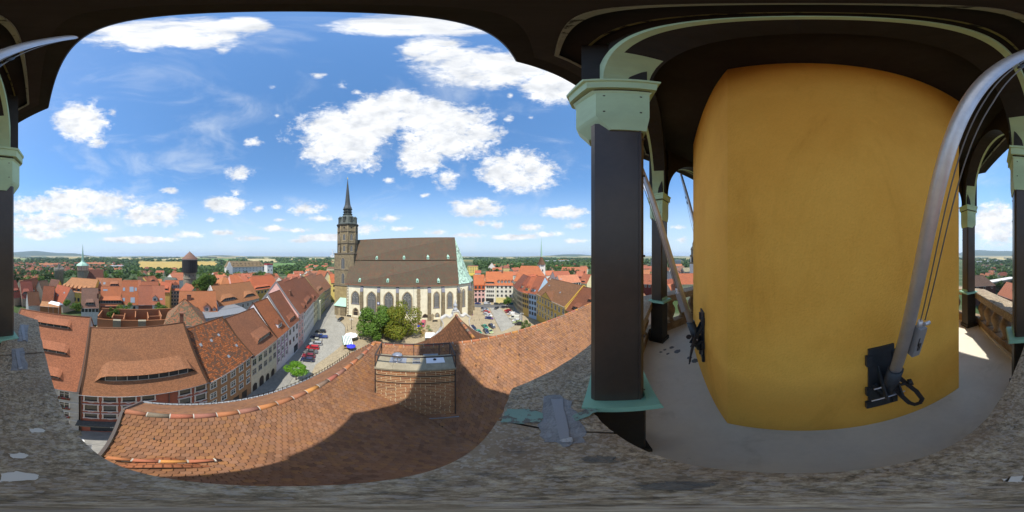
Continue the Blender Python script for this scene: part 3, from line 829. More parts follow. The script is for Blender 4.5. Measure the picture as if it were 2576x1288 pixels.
mb.build('guard_rail', plain('rusty_brown_iron', (.05,.035,.028), .8), chim)
for dz in (.30, .63):
    mb = MB(); mb.box(x0-.02, x1+.02, y0-.022, y0-.008, zc-dz, zc-dz+.045); mb.box(x0-.022, x0-.008, y0-.02, y1, zc-dz, zc-dz+.045); mb.box(x1+.008, x1+.022, y0-.02, y1, zc-dz, zc-dz+.045); mb.build('strap', mott('rusty_iron', (.09,.045,.025), (.05,.03,.02), 20, .8, 0, 40, .2), chim)
mb = MB(); mb.box(x0-.1, x1+.1, y0-.14, y0, hz(-6.36), hz(-6.22)); mb.build('lead_flashing', zinc, chim)
# roof window behind the chimney
M = M4.Translation((.45, 5.72, hz(ZR-SL*.58)+.05)) @ M4.Rotation(math.atan(SL), 4, 'X')
mb = MB(); mb.box(-.27, .27, -.36, .36, 0, .09, 0, M); e = mb.build('roof_window', zinc, hall)
mb = MB(); mb.box(-.22, -.015, -.3, .3, .091, .1, 0, M); mb.box(.015, .22, -.3, .3, .091, .1, 0, M); mb.build('pane', plain('pale_skylight_glass', (.25,.28,.31), .1, 0, .7), e)  # pale grey-blue of the panes is set in the base colour
# cross gable to the square with scrolled white coping
def gp(x, y, p=11.0, k='b'):
    a, e = azel(k, x, y); d = p/cos(a+R(33)); return (d*sin(a+R(33)), H/KS+d*tan(e))
outl = [(1240,490),(1270,590),(1340,620),(1430,560),(1540,640),(1510,700),(1520,830),(1600,960),(1700,1050),(1840,1110)]
outr = [(480,1260),(700,1060),(815,870),(820,800),(760,690),(900,600),(930,615),(1000,655),(1075,590),(1090,500),(1165,470)]
gpts = [gp(*q) for q in outr+outl]
mb = MB(); poly = [(p[0], p[1]) for p in gpts]
poly = [(poly[0][0], hz(-9))]+poly+[(poly[-1][0], hz(-9))]
for (xa, za), (xb, zb2) in zip(poly, poly[1:]):
    mb.mesh([(xa,11,hz(-9)),(xb,11,hz(-9)),(xb,11,zb2),(xa,11,za),(xa,11.3,hz(-9)),(xb,11.3,hz(-9)),(xb,11.3,zb2),(xa,11.3,za)], [(3,2,1,0),(4,5,6,7),(2,3,7,6)])
g = mb.build('scroll_gable', plaster('d8cba8'), hall)
mb = MB()
for (xa, za), (xb, zb2) in zip(gpts, gpts[1:]): mb.beam((xa,11.15,za), (xb,11.15,zb2), .36, .09)
mb.build('coping', mott('white_coping', (.6,.58,.53), (.45,.43,.38), 4, .8, .1, 30, .1), g)
mb = MB(); ap = gp(1150, 470); mb.lathe([(.16,0),(.16,.15),(.07,.2),(.12,.32),(.16,.42),(.08,.5),(.05,.62),(.01,.9)], 12, 0, (ap[0],11.15,ap[1]), 0, True); mb.build('urn', plain('grey_stone_urn', (.35,.36,.37), .8), g)
ax, az_ = gp(1165, 570)
prof = [(0,0),(.45,-.55),(.95,-1.1),(1.5,-1.6),(2.1,-2.0),(2.8,-2.3)]
mb = MB()
for s in (-1, 1):
    for (a, b), (c, d) in zip(prof, prof[1:]):
        q = [(ax+s*a,11,az_+b), (ax+s*a,7.2,az_+b), (ax+s*c,7.2,az_+d), (ax+s*c,11,az_+d)]
        uv = [(11,a),(7.2,a),(7.2,c),(11,c)]
        uv = [(y, hypot(o, o)) for y, o in uv]
        mb.face(q if s < 0 else q[::-1], 0, uv if s < 0 else uv[::-1])
g2 = mb.build('gable_roof', tiles('6e3c24', 1, .17, .16, .3, .3), hall)
ridge_line((ax,11,az_-.05), (ax,7.4,az_-.05), g2, 10, .09, False)
# ------------------------------------------------------------------ terrain to the horizon, fields, square and street
def terr(x, y):
    d = hypot(x, y); a = math.degrees(atan2(x, y))
    if d < 170: return -.02
    k = min(1, (d-170)/250)
    z = -.02
    left = max(0, min(1, (-62-a)/20)) if a < 0 else (1 if a > 150 else 0)
    z -= 14*left*k*max(0, 1-max(0, d-420)/900)
    z += k*(3*sin(x*.0031+1)*cos(y*.0027)+2*sin(x*.009+y*.006))
    f = max(0, min(1, (d-900)/3500))
    z += f*(10*sin(x*.0009+.7)*cos(y*.0011+.3)+6*sin(x*.002-y*.0016))-f*8
    if d > 5200:                            # blue hills far to the left and beyond the gallery
        q = min(1, (d-5200)/1600)*max(0, 1-max(0, d-8500)/3000)
        for ha, hw, hh in ((-176,7,150),(-168,6,175),(-160,7,140),(-153,5,105),(175,6,185),(166,7,200),(160,6,150),(-130,12,30),(-104,6,60),(-90,14,30),(-20,20,12),(17,10,70),(24,8,60),(52,12,60)):
            da = (a-ha+180) % 360-180
            z += q*hh*math.exp(-(da/hw)**2)
    return z
def ground_mat():
    m, t, b = new('farmland')
    g = node(t, 'ShaderNodeNewGeometry').outputs['Position']
    wob = node(t, 'ShaderNodeTexNoise', {'Vector': g, 'Scale': .002, 'Detail': 3.0})
    sc = node(t, 'ShaderNodeVectorMath', operation='MULTIPLY_ADD'); t.links.new(wob.outputs['Color'], sc.inputs[0]); sc.inputs[1].default_value = (260,260,0); t.links.new(g, sc.inputs[2])
    v = node(t, 'ShaderNodeTexVoronoi', {'Vector': sc.outputs[0], 'Scale': .0021})
    s = node(t, 'ShaderNodeSeparateColor', {0: v.outputs['Color']})
    cr = node(t, 'ShaderNodeValToRGB', {0: s.outputs[0]}); e = cr.color_ramp; e.interpolation = 'CONSTANT'
    cols = [(.30,.24,.085),(.055,.10,.03),(.36,.30,.12),(.09,.13,.04),(.27,.22,.09),(.04,.07,.03),(.33,.27,.10)]
    while len(e.elements) < len(cols): e.elements.new(.5)
    for i, c in enumerate(cols): e.elements[i].position = i/len(cols); e.elements[i].color = (*c, 1)
    n = node(t, 'ShaderNodeTexNoise', {'Vector': g, 'Scale': .05, 'Detail': 5.0})
    col = mixc(t, mth(t, 'MULTIPLY', n, .4), cr.outputs[0], (.16,.16,.07))
    near = node(t, 'ShaderNodeTexNoise', {'Vector': g, 'Scale': .03, 'Detail': 5.0})
    l = node(t, 'ShaderNodeVectorMath', {0: g}, operation='LENGTH').outputs['Value']
    town = mixc(t, ramp(t, near, .5, .7), (.045,.07,.025), (.12,.125,.075))
    col = mixc(t, ramp(t, l, 700, 1700), town, col)
    hill = mixc(t, ramp(t, n, .35, .6), (.03,.05,.02), (.05,.075,.028))
    zz = node(t, 'ShaderNodeSeparateXYZ', {0: g})
    col = mixc(t, ramp(t, zz.outputs[2], 26, 50), col, hill)
    t.links.new(col, b.inputs['Base Color']); b.inputs['Roughness'].default_value = .95; b.inputs['Specular IOR Level'].default_value = .1
    return m
rings = [0, 60, 120, 170]+[170*(13500/170)**(i/52) for i in range(1, 53)]
mb = MB(); ns = 240; mb.v.append((0, 0, -.02))
for r_ in rings[1:]:
    for k in range(ns):
        x, y = r_*sin(2*pi*k/ns), r_*cos(2*pi*k/ns); mb.v.append((x, y, terr(x, y)))
for i in range(len(rings)-1):
    for k in range(ns):
        k2 = (k+1) % ns
        f = (0, 1+k2, 1+k) if i == 0 else (1+(i-1)*ns+k, 1+(i-1)*ns+k2, 1+i*ns+k2, 1+i*ns+k)
        mb.f.append(f); mb.m.append(0); mb.uv.append(None); mb.sm.append(True)
tag(mb.build('terrain', ground_mat()), kind='structure')
def cobble(name, c1, c2, sc, jc=.5):
    m, t, b = new(name)
    g = node(t, 'ShaderNodeNewGeometry').outputs['Position']
    v = node(t, 'ShaderNodeTexVoronoi', {'Vector': g, 'Scale': sc}); v2 = node(t, 'ShaderNodeTexVoronoi', {'Vector': g, 'Scale': sc}, feature='DISTANCE_TO_EDGE')
    n = node(t, 'ShaderNodeTexNoise', {'Vector': g, 'Scale': .25, 'Detail': 6.0, 'Roughness': .7})
    n2 = node(t, 'ShaderNodeTexNoise', {'Vector': g, 'Scale': 1.6, 'Detail': 5.0, 'Roughness': .7})
    s = node(t, 'ShaderNodeSeparateColor', {0: v.outputs['Color']})
    col = mixc(t, ramp(t, n, .35, .68), c1, c2)
    k = mth(t, 'ADD', mth(t, 'MULTIPLY', mth(t, 'SUBTRACT', s.outputs[0], .5), .5), mth(t, 'ADD', mth(t, 'MULTIPLY', mth(t, 'SUBTRACT', n2, .5), .6), 1.0))
    col = mixc(t, 1.0, col, node(t, 'ShaderNodeCombineColor', {0: k, 1: k, 2: k}).outputs[0], 'MULTIPLY')
    col = mixc(t, mth(t, 'MULTIPLY', ramp(t, v2, .06, .0), jc), col, (.06,.05,.04))
    t.links.new(col, b.inputs['Base Color']); b.inputs['Roughness'].default_value = .85
    bp = node(t, 'ShaderNodeBump', {'Strength': .5, 'Distance': .03, 'Height': v2.outputs[0]}); t.links.new(bp.outputs[0], b.inputs['Normal'])
    return m
pave = cobble('beige_cobbles', (.35,.285,.18), (.29,.235,.15), 5.0)
street_m = cobble('grey_setts', (.31,.30,.26), (.26,.25,.215), 7.0, .3)
walk_m = mott('pavement_slabs', (.26,.25,.225), (.20,.195,.18), 1.2, .85, .1, 30, .15)
def sheet(name, pts, z, mat, th=0.0):
    mb = MB()
    if th: mb.prism([p[:2] for p in pts], z, z+th)
    else: mb.face([(p[0], p[1], z) for p in pts])
    return tag(mb.build(name, mat), kind='structure')
def ccw(pts):
    a = sum(p[0]*q[1]-q[0]*p[1] for p, q in zip(pts, pts[1:]+pts[:1])); return pts if a > 0 else pts[::-1]
sheet('cobbled_ground', ccw([pol(az, d) for az, d in ((-150,22),(-139,19),(-120,21),(-92,31),(-79,46.5),(-70,74),(-66,98),(-63.5,118),(-56,128),(-30,150),(0,150),(10,118),(14,60),(60,30),(100,25),(160,25))]), .0, pave)
# street along the houses: bent sheet with a kerb line
SA = [at(6,*q) for q in ((1215,150),(1310,350),(1330,430),(1310,540),(1300,640),(1200,720),(1000,880),(760,1000))]
SB = [at(6,*q) for q in ((1195,160),(1110,330),(1080,560),(1000,720),(900,850),(760,960),(640,1010),(520,1060))]
wall_r = [pol(-63.7,116), pol(-67.9,86.5), pol(-69.7,75.2), pol(-75.1,53.5), pol(-78.7,46.3), pol(-82.8,40), pol(-91.9,31.3), pol(-106.7,23), pol(-139,18.5), pol(-152,20)]
road_l = [pol(-61.5,118), pol(-64.8,87), pol(-66.5,75), pol(-71,52.5), pol(-73.5,45), pol(-77,37.5), pol(-84,27), pol(-96,18.5), pol(-128,14.3), pol(-150,15.5)]
curb = [at('a',20,380), at('a',130,470), at('a',250,590), at('a',312,690), at('a',305,860), at('a',280,1000), at('a',240,1180)]
road_in = [pol(-58.8,112), *curb, pol(-69,44), pol(-72,36), pol(-78,25), pol(-92,14), pol(-130,9.5), pol(-150,10)]
sheet('street', ccw(road_l+road_in[::-1]), .004, street_m)
for a, b, c, d in zip(wall_r, wall_r[1:], road_l, road_l[1:]):
    sheet('pavement', ccw([a, b, d, c]), -.1, walk_m, .22)
mb = MB()
for a, b in zip(curb, curb[1:]): mb.beam(a+V((0,0,.03)), b+V((0,0,.03)), .18, .14)
tag(mb.build('kerb', plain('dark_kerb_stone', (.13,.12,.10), .8)), kind='structure')
# road through the car park and along the houses at its far side
qa = [at('c',*q) for q in ((930,1050),(560,320),(120,250))]
sheet('car_park_road', ccw([at('c',960,1100), at('c',590,330), at('c',900,330), at('c',1400,880)]), .004, street_m)
sheet('street', ccw([at('c',60,320), at('c',60,235), at('c',1330,235), at('c',1330,330)]), .008, mott('asphalt', (.12,.12,.115), (.09,.09,.09), .6, .9, .1, 40, .15))
mb = MB(); mb.beam(at('c',940,1060,.03), at('c',560,320,.03), .2, .08); tag(mb.build('kerb', plain('dark_kerb_stone', (.13,.12,.10), .8)), kind='structure')
sheet('pavement', ccw([at('c',1330,330), at('c',960,250), at('c',1330,250), at('c',1620,560), at('c',1620,900), at('c',1450,800)]), .012, walk_m, .08)
# bottom left street corner between parapet and roof: white line and drain
mb = MB(); mb.beam(at(5,585,995,.008), at(5,830,1035,.008), .55, .006)
tag(mb.build('road_marking', plain('road_paint', (.75,.75,.72), .7)), kind='structure')
sheet('street', ccw([at(5,570,965), at(5,850,990), at(5,900,1130), at(5,640,1130)]), .0045, walk_m)
e = empty('street_drain', at(5,700,1000,.006), R(40), 'long slotted iron drain in the paving by the white road line', 'drain')
mb = MB()
for i in range(9): mb.box(-.55+i*.13, -.48+i*.13, -.18, .18, .002, .012)
mb.build('slot', dark_iron, e); mb = MB(); mb.box(-.62, .66, -.24, .24, 0, .004); mb.build('frame', zinc, e)
e = empty('street_drain', at(5,665,1052,.006), R(55), 'short wide grate beside the parapet edge in the pale street', 'drain')
mb = MB()
for i in range(5): mb.box(-.45+i*.2, -.32+i*.2, -.3, .3, .002, .02)
mb.build('slot', dark_iron, e); mb = MB(); mb.box(-.55, .6, -.36, .36, 0, .004); mb.build('frame', zinc, e)

# harvested and green fields draped on the plain
def field(label, a0, a1, d0, d1, mat, dz=.5):
    mb = MB(); n, m_ = 14, 8
    for j in range(m_+1):
        for i in range(n+1):
            f, g = i/n, j/m_
            p = pol(a0+(a1-a0)*f+(.6*sin(j*1.7) if i in (0, n) else 0), d0*(d1/d0)**g*(1+.03*sin(i*1.3))); mb.v.append((p.x, p.y, terr(p.x, p.y)+dz))
    for j in range(m_):
        for i in range(n): mb.f.append((j*(n+1)+i, (j+1)*(n+1)+i, (j+1)*(n+1)+i+1, j*(n+1)+i+1)); mb.m.append(0); mb.uv.append(None); mb.sm.append(True)
    return tag(mb.build('field', mat), kind='structure')
wheat = mott('ripe_wheat', (.40,.28,.07), (.33,.235,.065), .02, .95, 0, .3, .1, co='Object'); green_f = mott('green_crop', (.085,.17,.035), (.11,.18,.05), .01, .95, 0, .3, .1); stub = mott('pale_stubble', (.42,.35,.17), (.34,.30,.15), .02, .95, 0, .3, .1)
FIELDS = [(-131,-114.5,560,1080,wheat),(-112,-104,700,1150,wheat),(-110,-96,1400,2600,green_f),(-124,-112,1500,3000,stub),(-93,-83,1100,1900,stub),(-86,-76,650,1000,green_f),(-150,-134,1700,2900,stub),(-176,-166,1500,2400,green_f),(-166,-152,2600,4200,wheat),(-104,-90,2900,4600,wheat),(-80,-66,1800,3200,stub),(-12,4,2200,3600,stub),(8,26,2600,4000,green_f),(164,176,1500,2600,stub),(168,179,2900,4200,wheat),(-140,-126,3300,5000,wheat)]
for f in FIELDS: field('', *f)
# ------------------------------------------------------------------ the great church
CA = -36.6; CP = 83.5
cb = pol(CA, CP)
church = empty('church', cb, R(36.6), 'long cream gothic church with steep brown tiled roof and green copper choir end', 'church')
def CW(x, y, p=CP, k=3):                   # (along the wall, height) of a point seen on the plane at depth p
    a, e = azel(k, x, y); r_ = a-R(CA); d = p/cos(r_)
    return p*tan(r_), H+d*tan(e)
cream = mott('church_render', (.74,.69,.52), (.64,.59,.44), .35, .9, .1, 12, .06)
sand = mott('dark_sandstone', (.24,.19,.11), (.13,.105,.07), .8, .9, .5, 3.5, .45)
sand2 = mott('sandstone_dressings', (.36,.29,.18), (.25,.20,.13), 1.2, .9, .3, 5, .3)
slate = mott('slate_caps', (.16,.16,.19), (.11,.11,.13), 3, .6, .1, 20, .1)
EZ = 19.3
y0 = 0
s0, s1 = -33, 26.5
mb = MB(); mb.box(s0, s1, 0, 20, 0, EZ); mb.box(s0, s1, -.12, 0, EZ-.5, EZ-.05)
poly = [(26.5,0),(33.5,2.0),(38.2,9.5),(38.2,17),(33,22),(26.5,22)]
mb.prism([(a, b) for a, b in poly], 0, EZ+.2)
mb.box(s0-.1, s1, -.25, 0, 0, 1.1)
mb.build('wall', cream, church)
# roof in two lifts
roof_c = tiles('564a42', .95, .2, .18, .4, .4, 0, (.10,.055,.036))
stain(roof_c, .16, .50, .64, (1.2,1.03,.93)); stain(roof_c, .9, .62, .70, (1.45,1.15,.95)); stain(roof_c, .5, .55, .75, (.72,.72,.72), (1,.2,.2))
stain(cream, .6, .52, .78, (.80,.77,.70), (1,1,.12)); stain(cream, 1.6, .58, .72, (.9,.86,.78))
def slope2(A, B, Cc, D, name, mat, th=.25):
    mb = MB(); mb.slab(A, B, Cc, D, th); return mb.build(name, mat, church)
rl, rr_ = V((-33.5, 19.5, 44.9)), V((27.6, 9.8, 45.4))
el_, er = V((-33.8, -.7, EZ-.2)), V((26.9, -.7, EZ-.2))
f = .49
ml, mr = el_.lerp(rl, f), er.lerp(rr_, f)
slope2(el_, er, mr, ml, 'roof_slope', roof_c)
lift = V((0,-.35,.28))
slope2(ml+lift, mr+lift, rr_, rl, 'roof_slope', roof_c)
bl, br_ = V((-33.8, 39, EZ)), V((26.9, 24, EZ))
slope2(br_, bl, rl, rr_, 'roof_slope', roof_c)
mb = MB(); mb.tube([rl+V((0,0,.15)), rr_+V((0,0,.15))], .25, 8); mb.build('ridge', roof_c, church)
mb = MB(); mb.beam(el_+V((0,-.05,.05)), er+V((0,-.05,.05)), .5, .35); mb.build('eaves_course', plain('red_eaves_tile', (.23,.09,.05), .8), church)
mb = MB(); mb.face([(s0,0,EZ),(s0,20,EZ),(-33.2,19.5,44.7)]); mb.build('gable', sand, church)
# copper choir roof
def copper():
    m, t, b = new('streaked_copper')
    tc = node(t, 'ShaderNodeTexCoord').outputs['Object']
    st = node(t, 'ShaderNodeMapping', {0: tc}); st.inputs[3].default_value = (1.2, 1.2, .35)
    n = node(t, 'ShaderNodeTexNoise', {'Vector': st.outputs[0], 'Scale': 1.3, 'Detail': 5.0, 'Roughness': .7})
    z = node(t, 'ShaderNodeSeparateXYZ', {0: tc})
    n2 = node(t, 'ShaderNodeTexNoise', {'Vector': tc, 'Scale': .4, 'Detail': 3.0})
    col = mixc(t, ramp(t, n, .5, .56), (.36,.50,.41), (.06,.068,.058))
    col = mixc(t, ramp(t, n2, .3, .7), col, mixc(t, .5, col, (.34,.52,.40)))
    t.links.new(col, b.inputs['Base Color']); b.inputs['Roughness'].default_value = .6
    return m
cop = copper()
ap = rr_+V((-.2,0,.1))
ev = [V((26.6,-.9,EZ+.1)), V((33.9,1.2,EZ+.3)), V((39.2,9.2,EZ+.3)), V((39.2,17.3,EZ+.3)), V((33.6,23,EZ+.3)), V((26.6,24,EZ+.2))]
for a, b in zip(ev, ev[1:]):
    mb = MB(); k = [a, b]; lv = [0, .12, .3, .6, 1]
    dip = [0, .09, .13, .10, 0]
    def Q(p, i):
        q = p.lerp(ap, lv[i]); c = V((27.5, 10, q.z)); q = q+(c-q)*dip[i]; return q
    for i in range(4):
        mb.face([Q(a,i), Q(b,i), Q(b,i+1), Q(a,i+1)] if i < 3 else [Q(a,i), Q(b,i), Q(b,4)])
    mb.build('copper_facet', cop, church)
    mb = MB(); mb.tube([Q(a,i) for i in range(5)], .14, 6); mb.build('copper_hip', cop, church)
mb = MB()
for a, b in zip(ev, ev[1:]): mb.beam(a+V((0,0,-.1)), b+V((0,0,-.1)), .3, .25)
mb.build('gutter', slate, church)
# small green dormers in two rows
def cop_dormer(x, y, tall):
    best = None
    for i in range(400):                    # walk up the slope until the bearing fits
        f_ = i/400; pl = el_.lerp(rl, f_); pr = er.lerp(rr_, f_)
        a, e = azel(3, x, y); rel = a-R(CA)
        tt = tan(rel)
        # solve point on segment pl-pr with x = (CP+y)*tan
        den = (pr.x-pl.x)-(pr.y-pl.y)*tt
        g = ((CP+pl.y)*tt-pl.x)/den; q = pl.lerp(pr, g)
        dd = hypot(q.x, CP+q.y); er_ = abs(H+dd*tan(e)-q.z)
        if best is None or er_ < best[0]: best = (er_, q.copy())
    q = best[1]; w, h = .65, 1.3
    mb = MB(); mb.box(-w, w, -.9, 1.2, 0, h); M = None
    if tall: mb.mesh([(-w-.1,-1,h),(w+.1,-1,h),(w+.1,1.4,h),(-w-.1,1.4,h),(0,-.1,h+1.3)], [(0,1,4),(1,2,4),(2,3,4),(3,0,4)])
    else: mb.lathe([(w+.1,h-.05),(w*.9,h+.35),(w*.5,h+.6),(.02,h+.7)], 10, 0, (0,-.1,0), 0, True)
    d = mb.build('dormer', mott('pale_copper', (.36,.56,.44), (.30,.48,.38), 2, .6), church, TR(*q))
    mb = MB(); mb.box(-.3, .3, -.93, -.9, .35, 1.0); mb.build('louvre', plain('dark_louvre', (.05,.10,.08), .7), d)
for x, y, t_ in ((398,722,0),(602,720,0),(781,720,1),(932,718,1),(270,890,0),(480,893,0),(702,894,0),(861,896,1)): cop_dormer(x, y, t_)
# pointed windows with stone surround, mullions and tracery
lead_glass = mott('leaded_glass', (.05,.055,.06), (.10,.105,.11), 1.5, .25, .1, 9, .35)
bars = plain('stone_tracery', (.32,.31,.28), .8)
def parch(x0, x1, z0, z1, inset=0, n=8):
    w = (x1-x0)/2; c = (x0+x1)/2; rise = w*1.5; zs = z1-rise
    w -= inset; q = [(c-w, z0+inset), (c+w, z0+inset)]
    Rr = ((rise-inset)**2+w*w)/(2*w)
    for i in range(n+1):
        h = (rise-inset)*i/n; q.append((c+w-Rr+sqrt(max(0, Rr*Rr-h*h)), zs+h))
    for i in range(n-1, -1, -1):
        h = (rise-inset)*i/n; q.append((c-w+Rr-sqrt(max(0, Rr*Rr-h*h)), zs+h))
    return q
def ringmesh(mb, o, i, ya, yb):
    n = len(o)
    for k in range(n):
        j = (k+1) % n
        mb.mesh([(o[k][0],ya,o[k][1]),(o[j][0],ya,o[j][1]),(i[j][0],yb,i[j][1]),(i[k][0],yb,i[k][1])], [(0,1,2,3)])
        mb.mesh([(o[k][0],ya,o[k][1]),(o[j][0],ya,o[j][1]),(o[j][0],.02,o[j][1]),(o[k][0],.02,o[k][1])], [(3,2,1,0)])
def church_window(x0, x1, za, zb, nm=5, M=None, par=None):
    par = par or church
    o, i1, i2 = parch(x0, x1, za, zb), parch(x0, x1, za, zb, .28), parch(x0, x1, za, zb, .62)
    mb = MB(); ringmesh(mb, o, i1, -.1, -.1); ringmesh(mb, i1, i2, -.1, -.02)
    w = mb.build('window', sand2, par, M)
    mb = MB(); mb.face([(x, -.015, z) for x, z in i2]); mb.build('pane', lead_glass, w)
    mb = MB(); a, b = x0+.62, x1-.62; rise = (x1-x0)*.75; zs = zb-rise
    for k in range(1, nm): x = a+(b-a)*k/nm; mb.box(x-.075, x+.075, -.13, -.02, za+.6, zs+.4)
    mb.build('mullion', bars, w)
    mb = MB()
    z = za+1.4
    while z < zs: mb.box(a, b, -.05, -.022, z, z+.05); z += 1.05
    mb.build('saddle_bar', plain('lead_bar', (.2,.2,.2), .7), w)
    mb = MB(); c = (a+b)/2; R_ = (b-a)/4
    for cx, cz, r_ in ((c-R_, zs+.55, R_*.8), (c+R_, zs+.55, R_*.8), (c, zs+rise*.42, R_*.85)):
        mb.tube([(cx+r_*cos(q*pi/6), -.075, cz+r_*sin(q*pi/6)) for q in range(13)], .085, 5)
        for q in range(3): mb.tube([(cx, -.075, cz), (cx+r_*cos(q*2.1+.5), -.075, cz+r_*sin(q*2.1+.5))], .06, 4)
    mb.build('tracery', bars, w)
    mb = MB(); mb.mesh([(x0+.3,-.16,za+.25),(x1-.3,-.16,za+.25),(x1-.62,-.02,za+.95),(x0+.62,-.02,za+.95)], [(0,1,2,3)]); mb.build('sill', slate, w)
for xa, xb, ya, yb, n in ((201,270,953,1062,5),(318,397,958,1126,6),(447,526,961,1132,6),(585,667,962,1134,6),(821,874,961,1092,4),(922,975,961,1093,4)):
    (sa, zt_), (sb, _) = CW(xa, ya), CW(xb, ya); _, zb_ = CW((xa+xb)/2, yb)
    church_window(sa, sb, zb_, zt_, n)
M = M4.Translation((30, 1.0, 0)) @ M4.Rotation(atan2(2.0, 7), 4, 'Z'); church_window(-1.3, 1.3, 5.5, 16.5, 3, M)
M = M4.Translation((35.9, 5.8, 0)) @ M4.Rotation(atan2(7.5, 4.7), 4, 'Z'); church_window(-1.2, 1.2, 5.5, 16.5, 3, M)
# buttresses with sloped slate heads and ragged quoins
def buttress(s, w=1.5, d=1.6, ztop=18.4, rag=0, rz=0.0, y=0.0, head=2.6):
    M = TR(s, y, 0, rz)
    mb = MB(); mb.box(-w/2, w/2, -d, .1, 0, ztop-head-.2); mb.box(-w/2-.12, w/2+.12, -d-.25, .1, 0, 3.2); mb.box(-w/2-.06, w/2+.06, -d-.12, .1, 9.5, 9.75)
    b = mb.build('buttress', sand, church, M)
    mb = MB(); mb.mesh([(-w/2,-d-.1,ztop-head-.2),(w/2,-d-.1,ztop-head-.2),(w/2,.02,ztop),(-w/2,.02,ztop),(-w/2,.02,ztop-head-.2),(w/2,.02,ztop-head-.2)], [(0,1,2,3),(0,3,4),(1,5,2),(0,4,5,1)]); mb.build('slate_head', slate, b)
    if rag:
        mb = MB()
        for i in range(22):
            z = .4+i*.78; e_ = rnd.uniform(.1,.55)
            mb.box(-w/2-e_, -w/2+.05, -.10, .06, z, z+.4); mb.box(w/2-.05, w/2+rnd.uniform(.1,.55), -.10, .06, z+.3, z+.7); mb.box(-w/2-.05, w/2+.05, -d-.05, -d, z+.1, z+.5)
        tag(mb.build('stone', sand2, b), kind='stuff')
for x in (285, 412, 553): buttress(CW(x, 1000)[0], 1.55, 1.4)
buttress(CW(712, 1000)[0], 1.3, .7, 18.6, 1, 0, 0, .5)
for x in (792, 895): buttress(CW(x, 1000)[0], 1.7, 1.7)
buttress(26.7, 1.5, 2.0, 17.5, 1, R(25)); buttress(33.5, 1.5, 2.0, 17.8, 1, R(50), 2.0); buttress(38.2, 1.5, 1.6, 17.8, 1, R(78), 9.5)
mb = MB()
for i in range(21): mb.box(s0-.2, s0+.5+(i % 2)*.5, -.06, .1, i*.85+.2, i*.85+.95)
tag(mb.build('quoin', sand2, church), kind='stuff')
# doors, plaque, banner, tablets
def door(xa, xb, ya, yb, name='portal', k=3, pointed=True):
    (sa, zt_), (sb, _) = CW(xa, ya, CP, k), CW(xb, ya, CP, k)
    o = parch(sa-.6, sb+.6, 0, zt_+.8) if pointed else parch(sa-.4, sb+.4, 0, zt_+.5)
    i_ = parch(sa, sb, 0, zt_); i_ = [(x, max(z, 0)) for x, z in i_]
    mb = MB(); ringmesh(mb, o, i_, -.35, -.02); d = mb.build(name, sand2, church)
    mb = MB(); mb.face([(x, -.01, z) for x, z in i_]); mb.build('door_leaf', dark_wood, d)
    return d
d = door(222,252,1092,1155)
mb = MB(); a, b = CW(222,1115)[0], CW(252,1115)[0]; mb.box(a, b, -.3, -.12, 3.5, 3.75); mb.build('lintel', sand2, d)
door(742,780,1137,1180,'portal',3,False)
(sa, zt_), (sb, zb_) = CW(832,1122), CW(873,1165)
church_window(sa, sb, zb_, zt_, 3)
a, zt_ = CW(770,195,CP,'a'); b, zb_ = CW(825,350,CP,'a')
mb = MB(); mb.box(a, b, -1.75, -1.68, zb_, zt_); e = mb.build('banner', plain('white_banner', (.78,.78,.76), .7), church)
mb = MB(); c = (a+b)/2
for i in range(3): mb.box(c-.16, c+.16, -1.757, -1.751, zt_-1.5-i*.42, zt_-1.2-i*.42)
mb.box(c-.1, c+.12, -1.757, -1.751, zb_+.7, zb_+.95); mb.build('print', plain('black_print', (.03,.03,.03), .7), e)
a, zt_ = CW(665,1143); b, zb_ = CW(692,1160)
mb = MB(); mb.box(a, b, -.16, -.01, zb_, zt_); e = mb.build('notice_board', dark_iron, church)
mb = MB()
for i in range(3): mb.box(a+.25+i*.55, a+.65+i*.55, -.165, -.161, zb_+.25+.1*(i % 2), zt_-.25); 
mb.build('notice', white_paint, e)
q = CW(412, 1047); mb = MB(); mb.lathe([(.75,0),(.75,.1),(.5,.12)], 20); e = mb.build('clock', plain('blue_dial', (.12,.16,.35), .5), church, M4.Translation((q[0],-1.45,q[1])) @ M4.Rotation(R(90), 4, 'X'))
mb = MB(); mb.lathe([(.42,.121),(.40,.13)], 16); mb.build('dial', white_paint, e)
a, z_ = CW(817,1140); mb = MB(); mb.box(a-.6, a+.6, -.5, 0, .3, 2.6); mb.mesh([(a-.8,-.55,2.6),(a+.8,-.55,2.6),(a,-.55,3.6),(a-.8,0,2.6),(a+.8,0,2.6),(a,0,3.6)], [(0,1,2),(0,2,5,3),(1,4,5,2)]); mb.build('epitaph', sand2, church)
mb = MB(); x = CW(690,1000)[0]-1.0; mb.tube([(x,-.14,.2),(x,-.14,EZ-.3)], .09, 6); mb.tube([(s0+1.2,-.14,.2),(s0+1.2,-.14,EZ-.3)], .09, 6); mb.tube([(26.2,-.14,.2),(26.2,-.14,EZ-.3)], .09, 6); tag(mb.build('downpipe', zinc, church), kind='stuff')
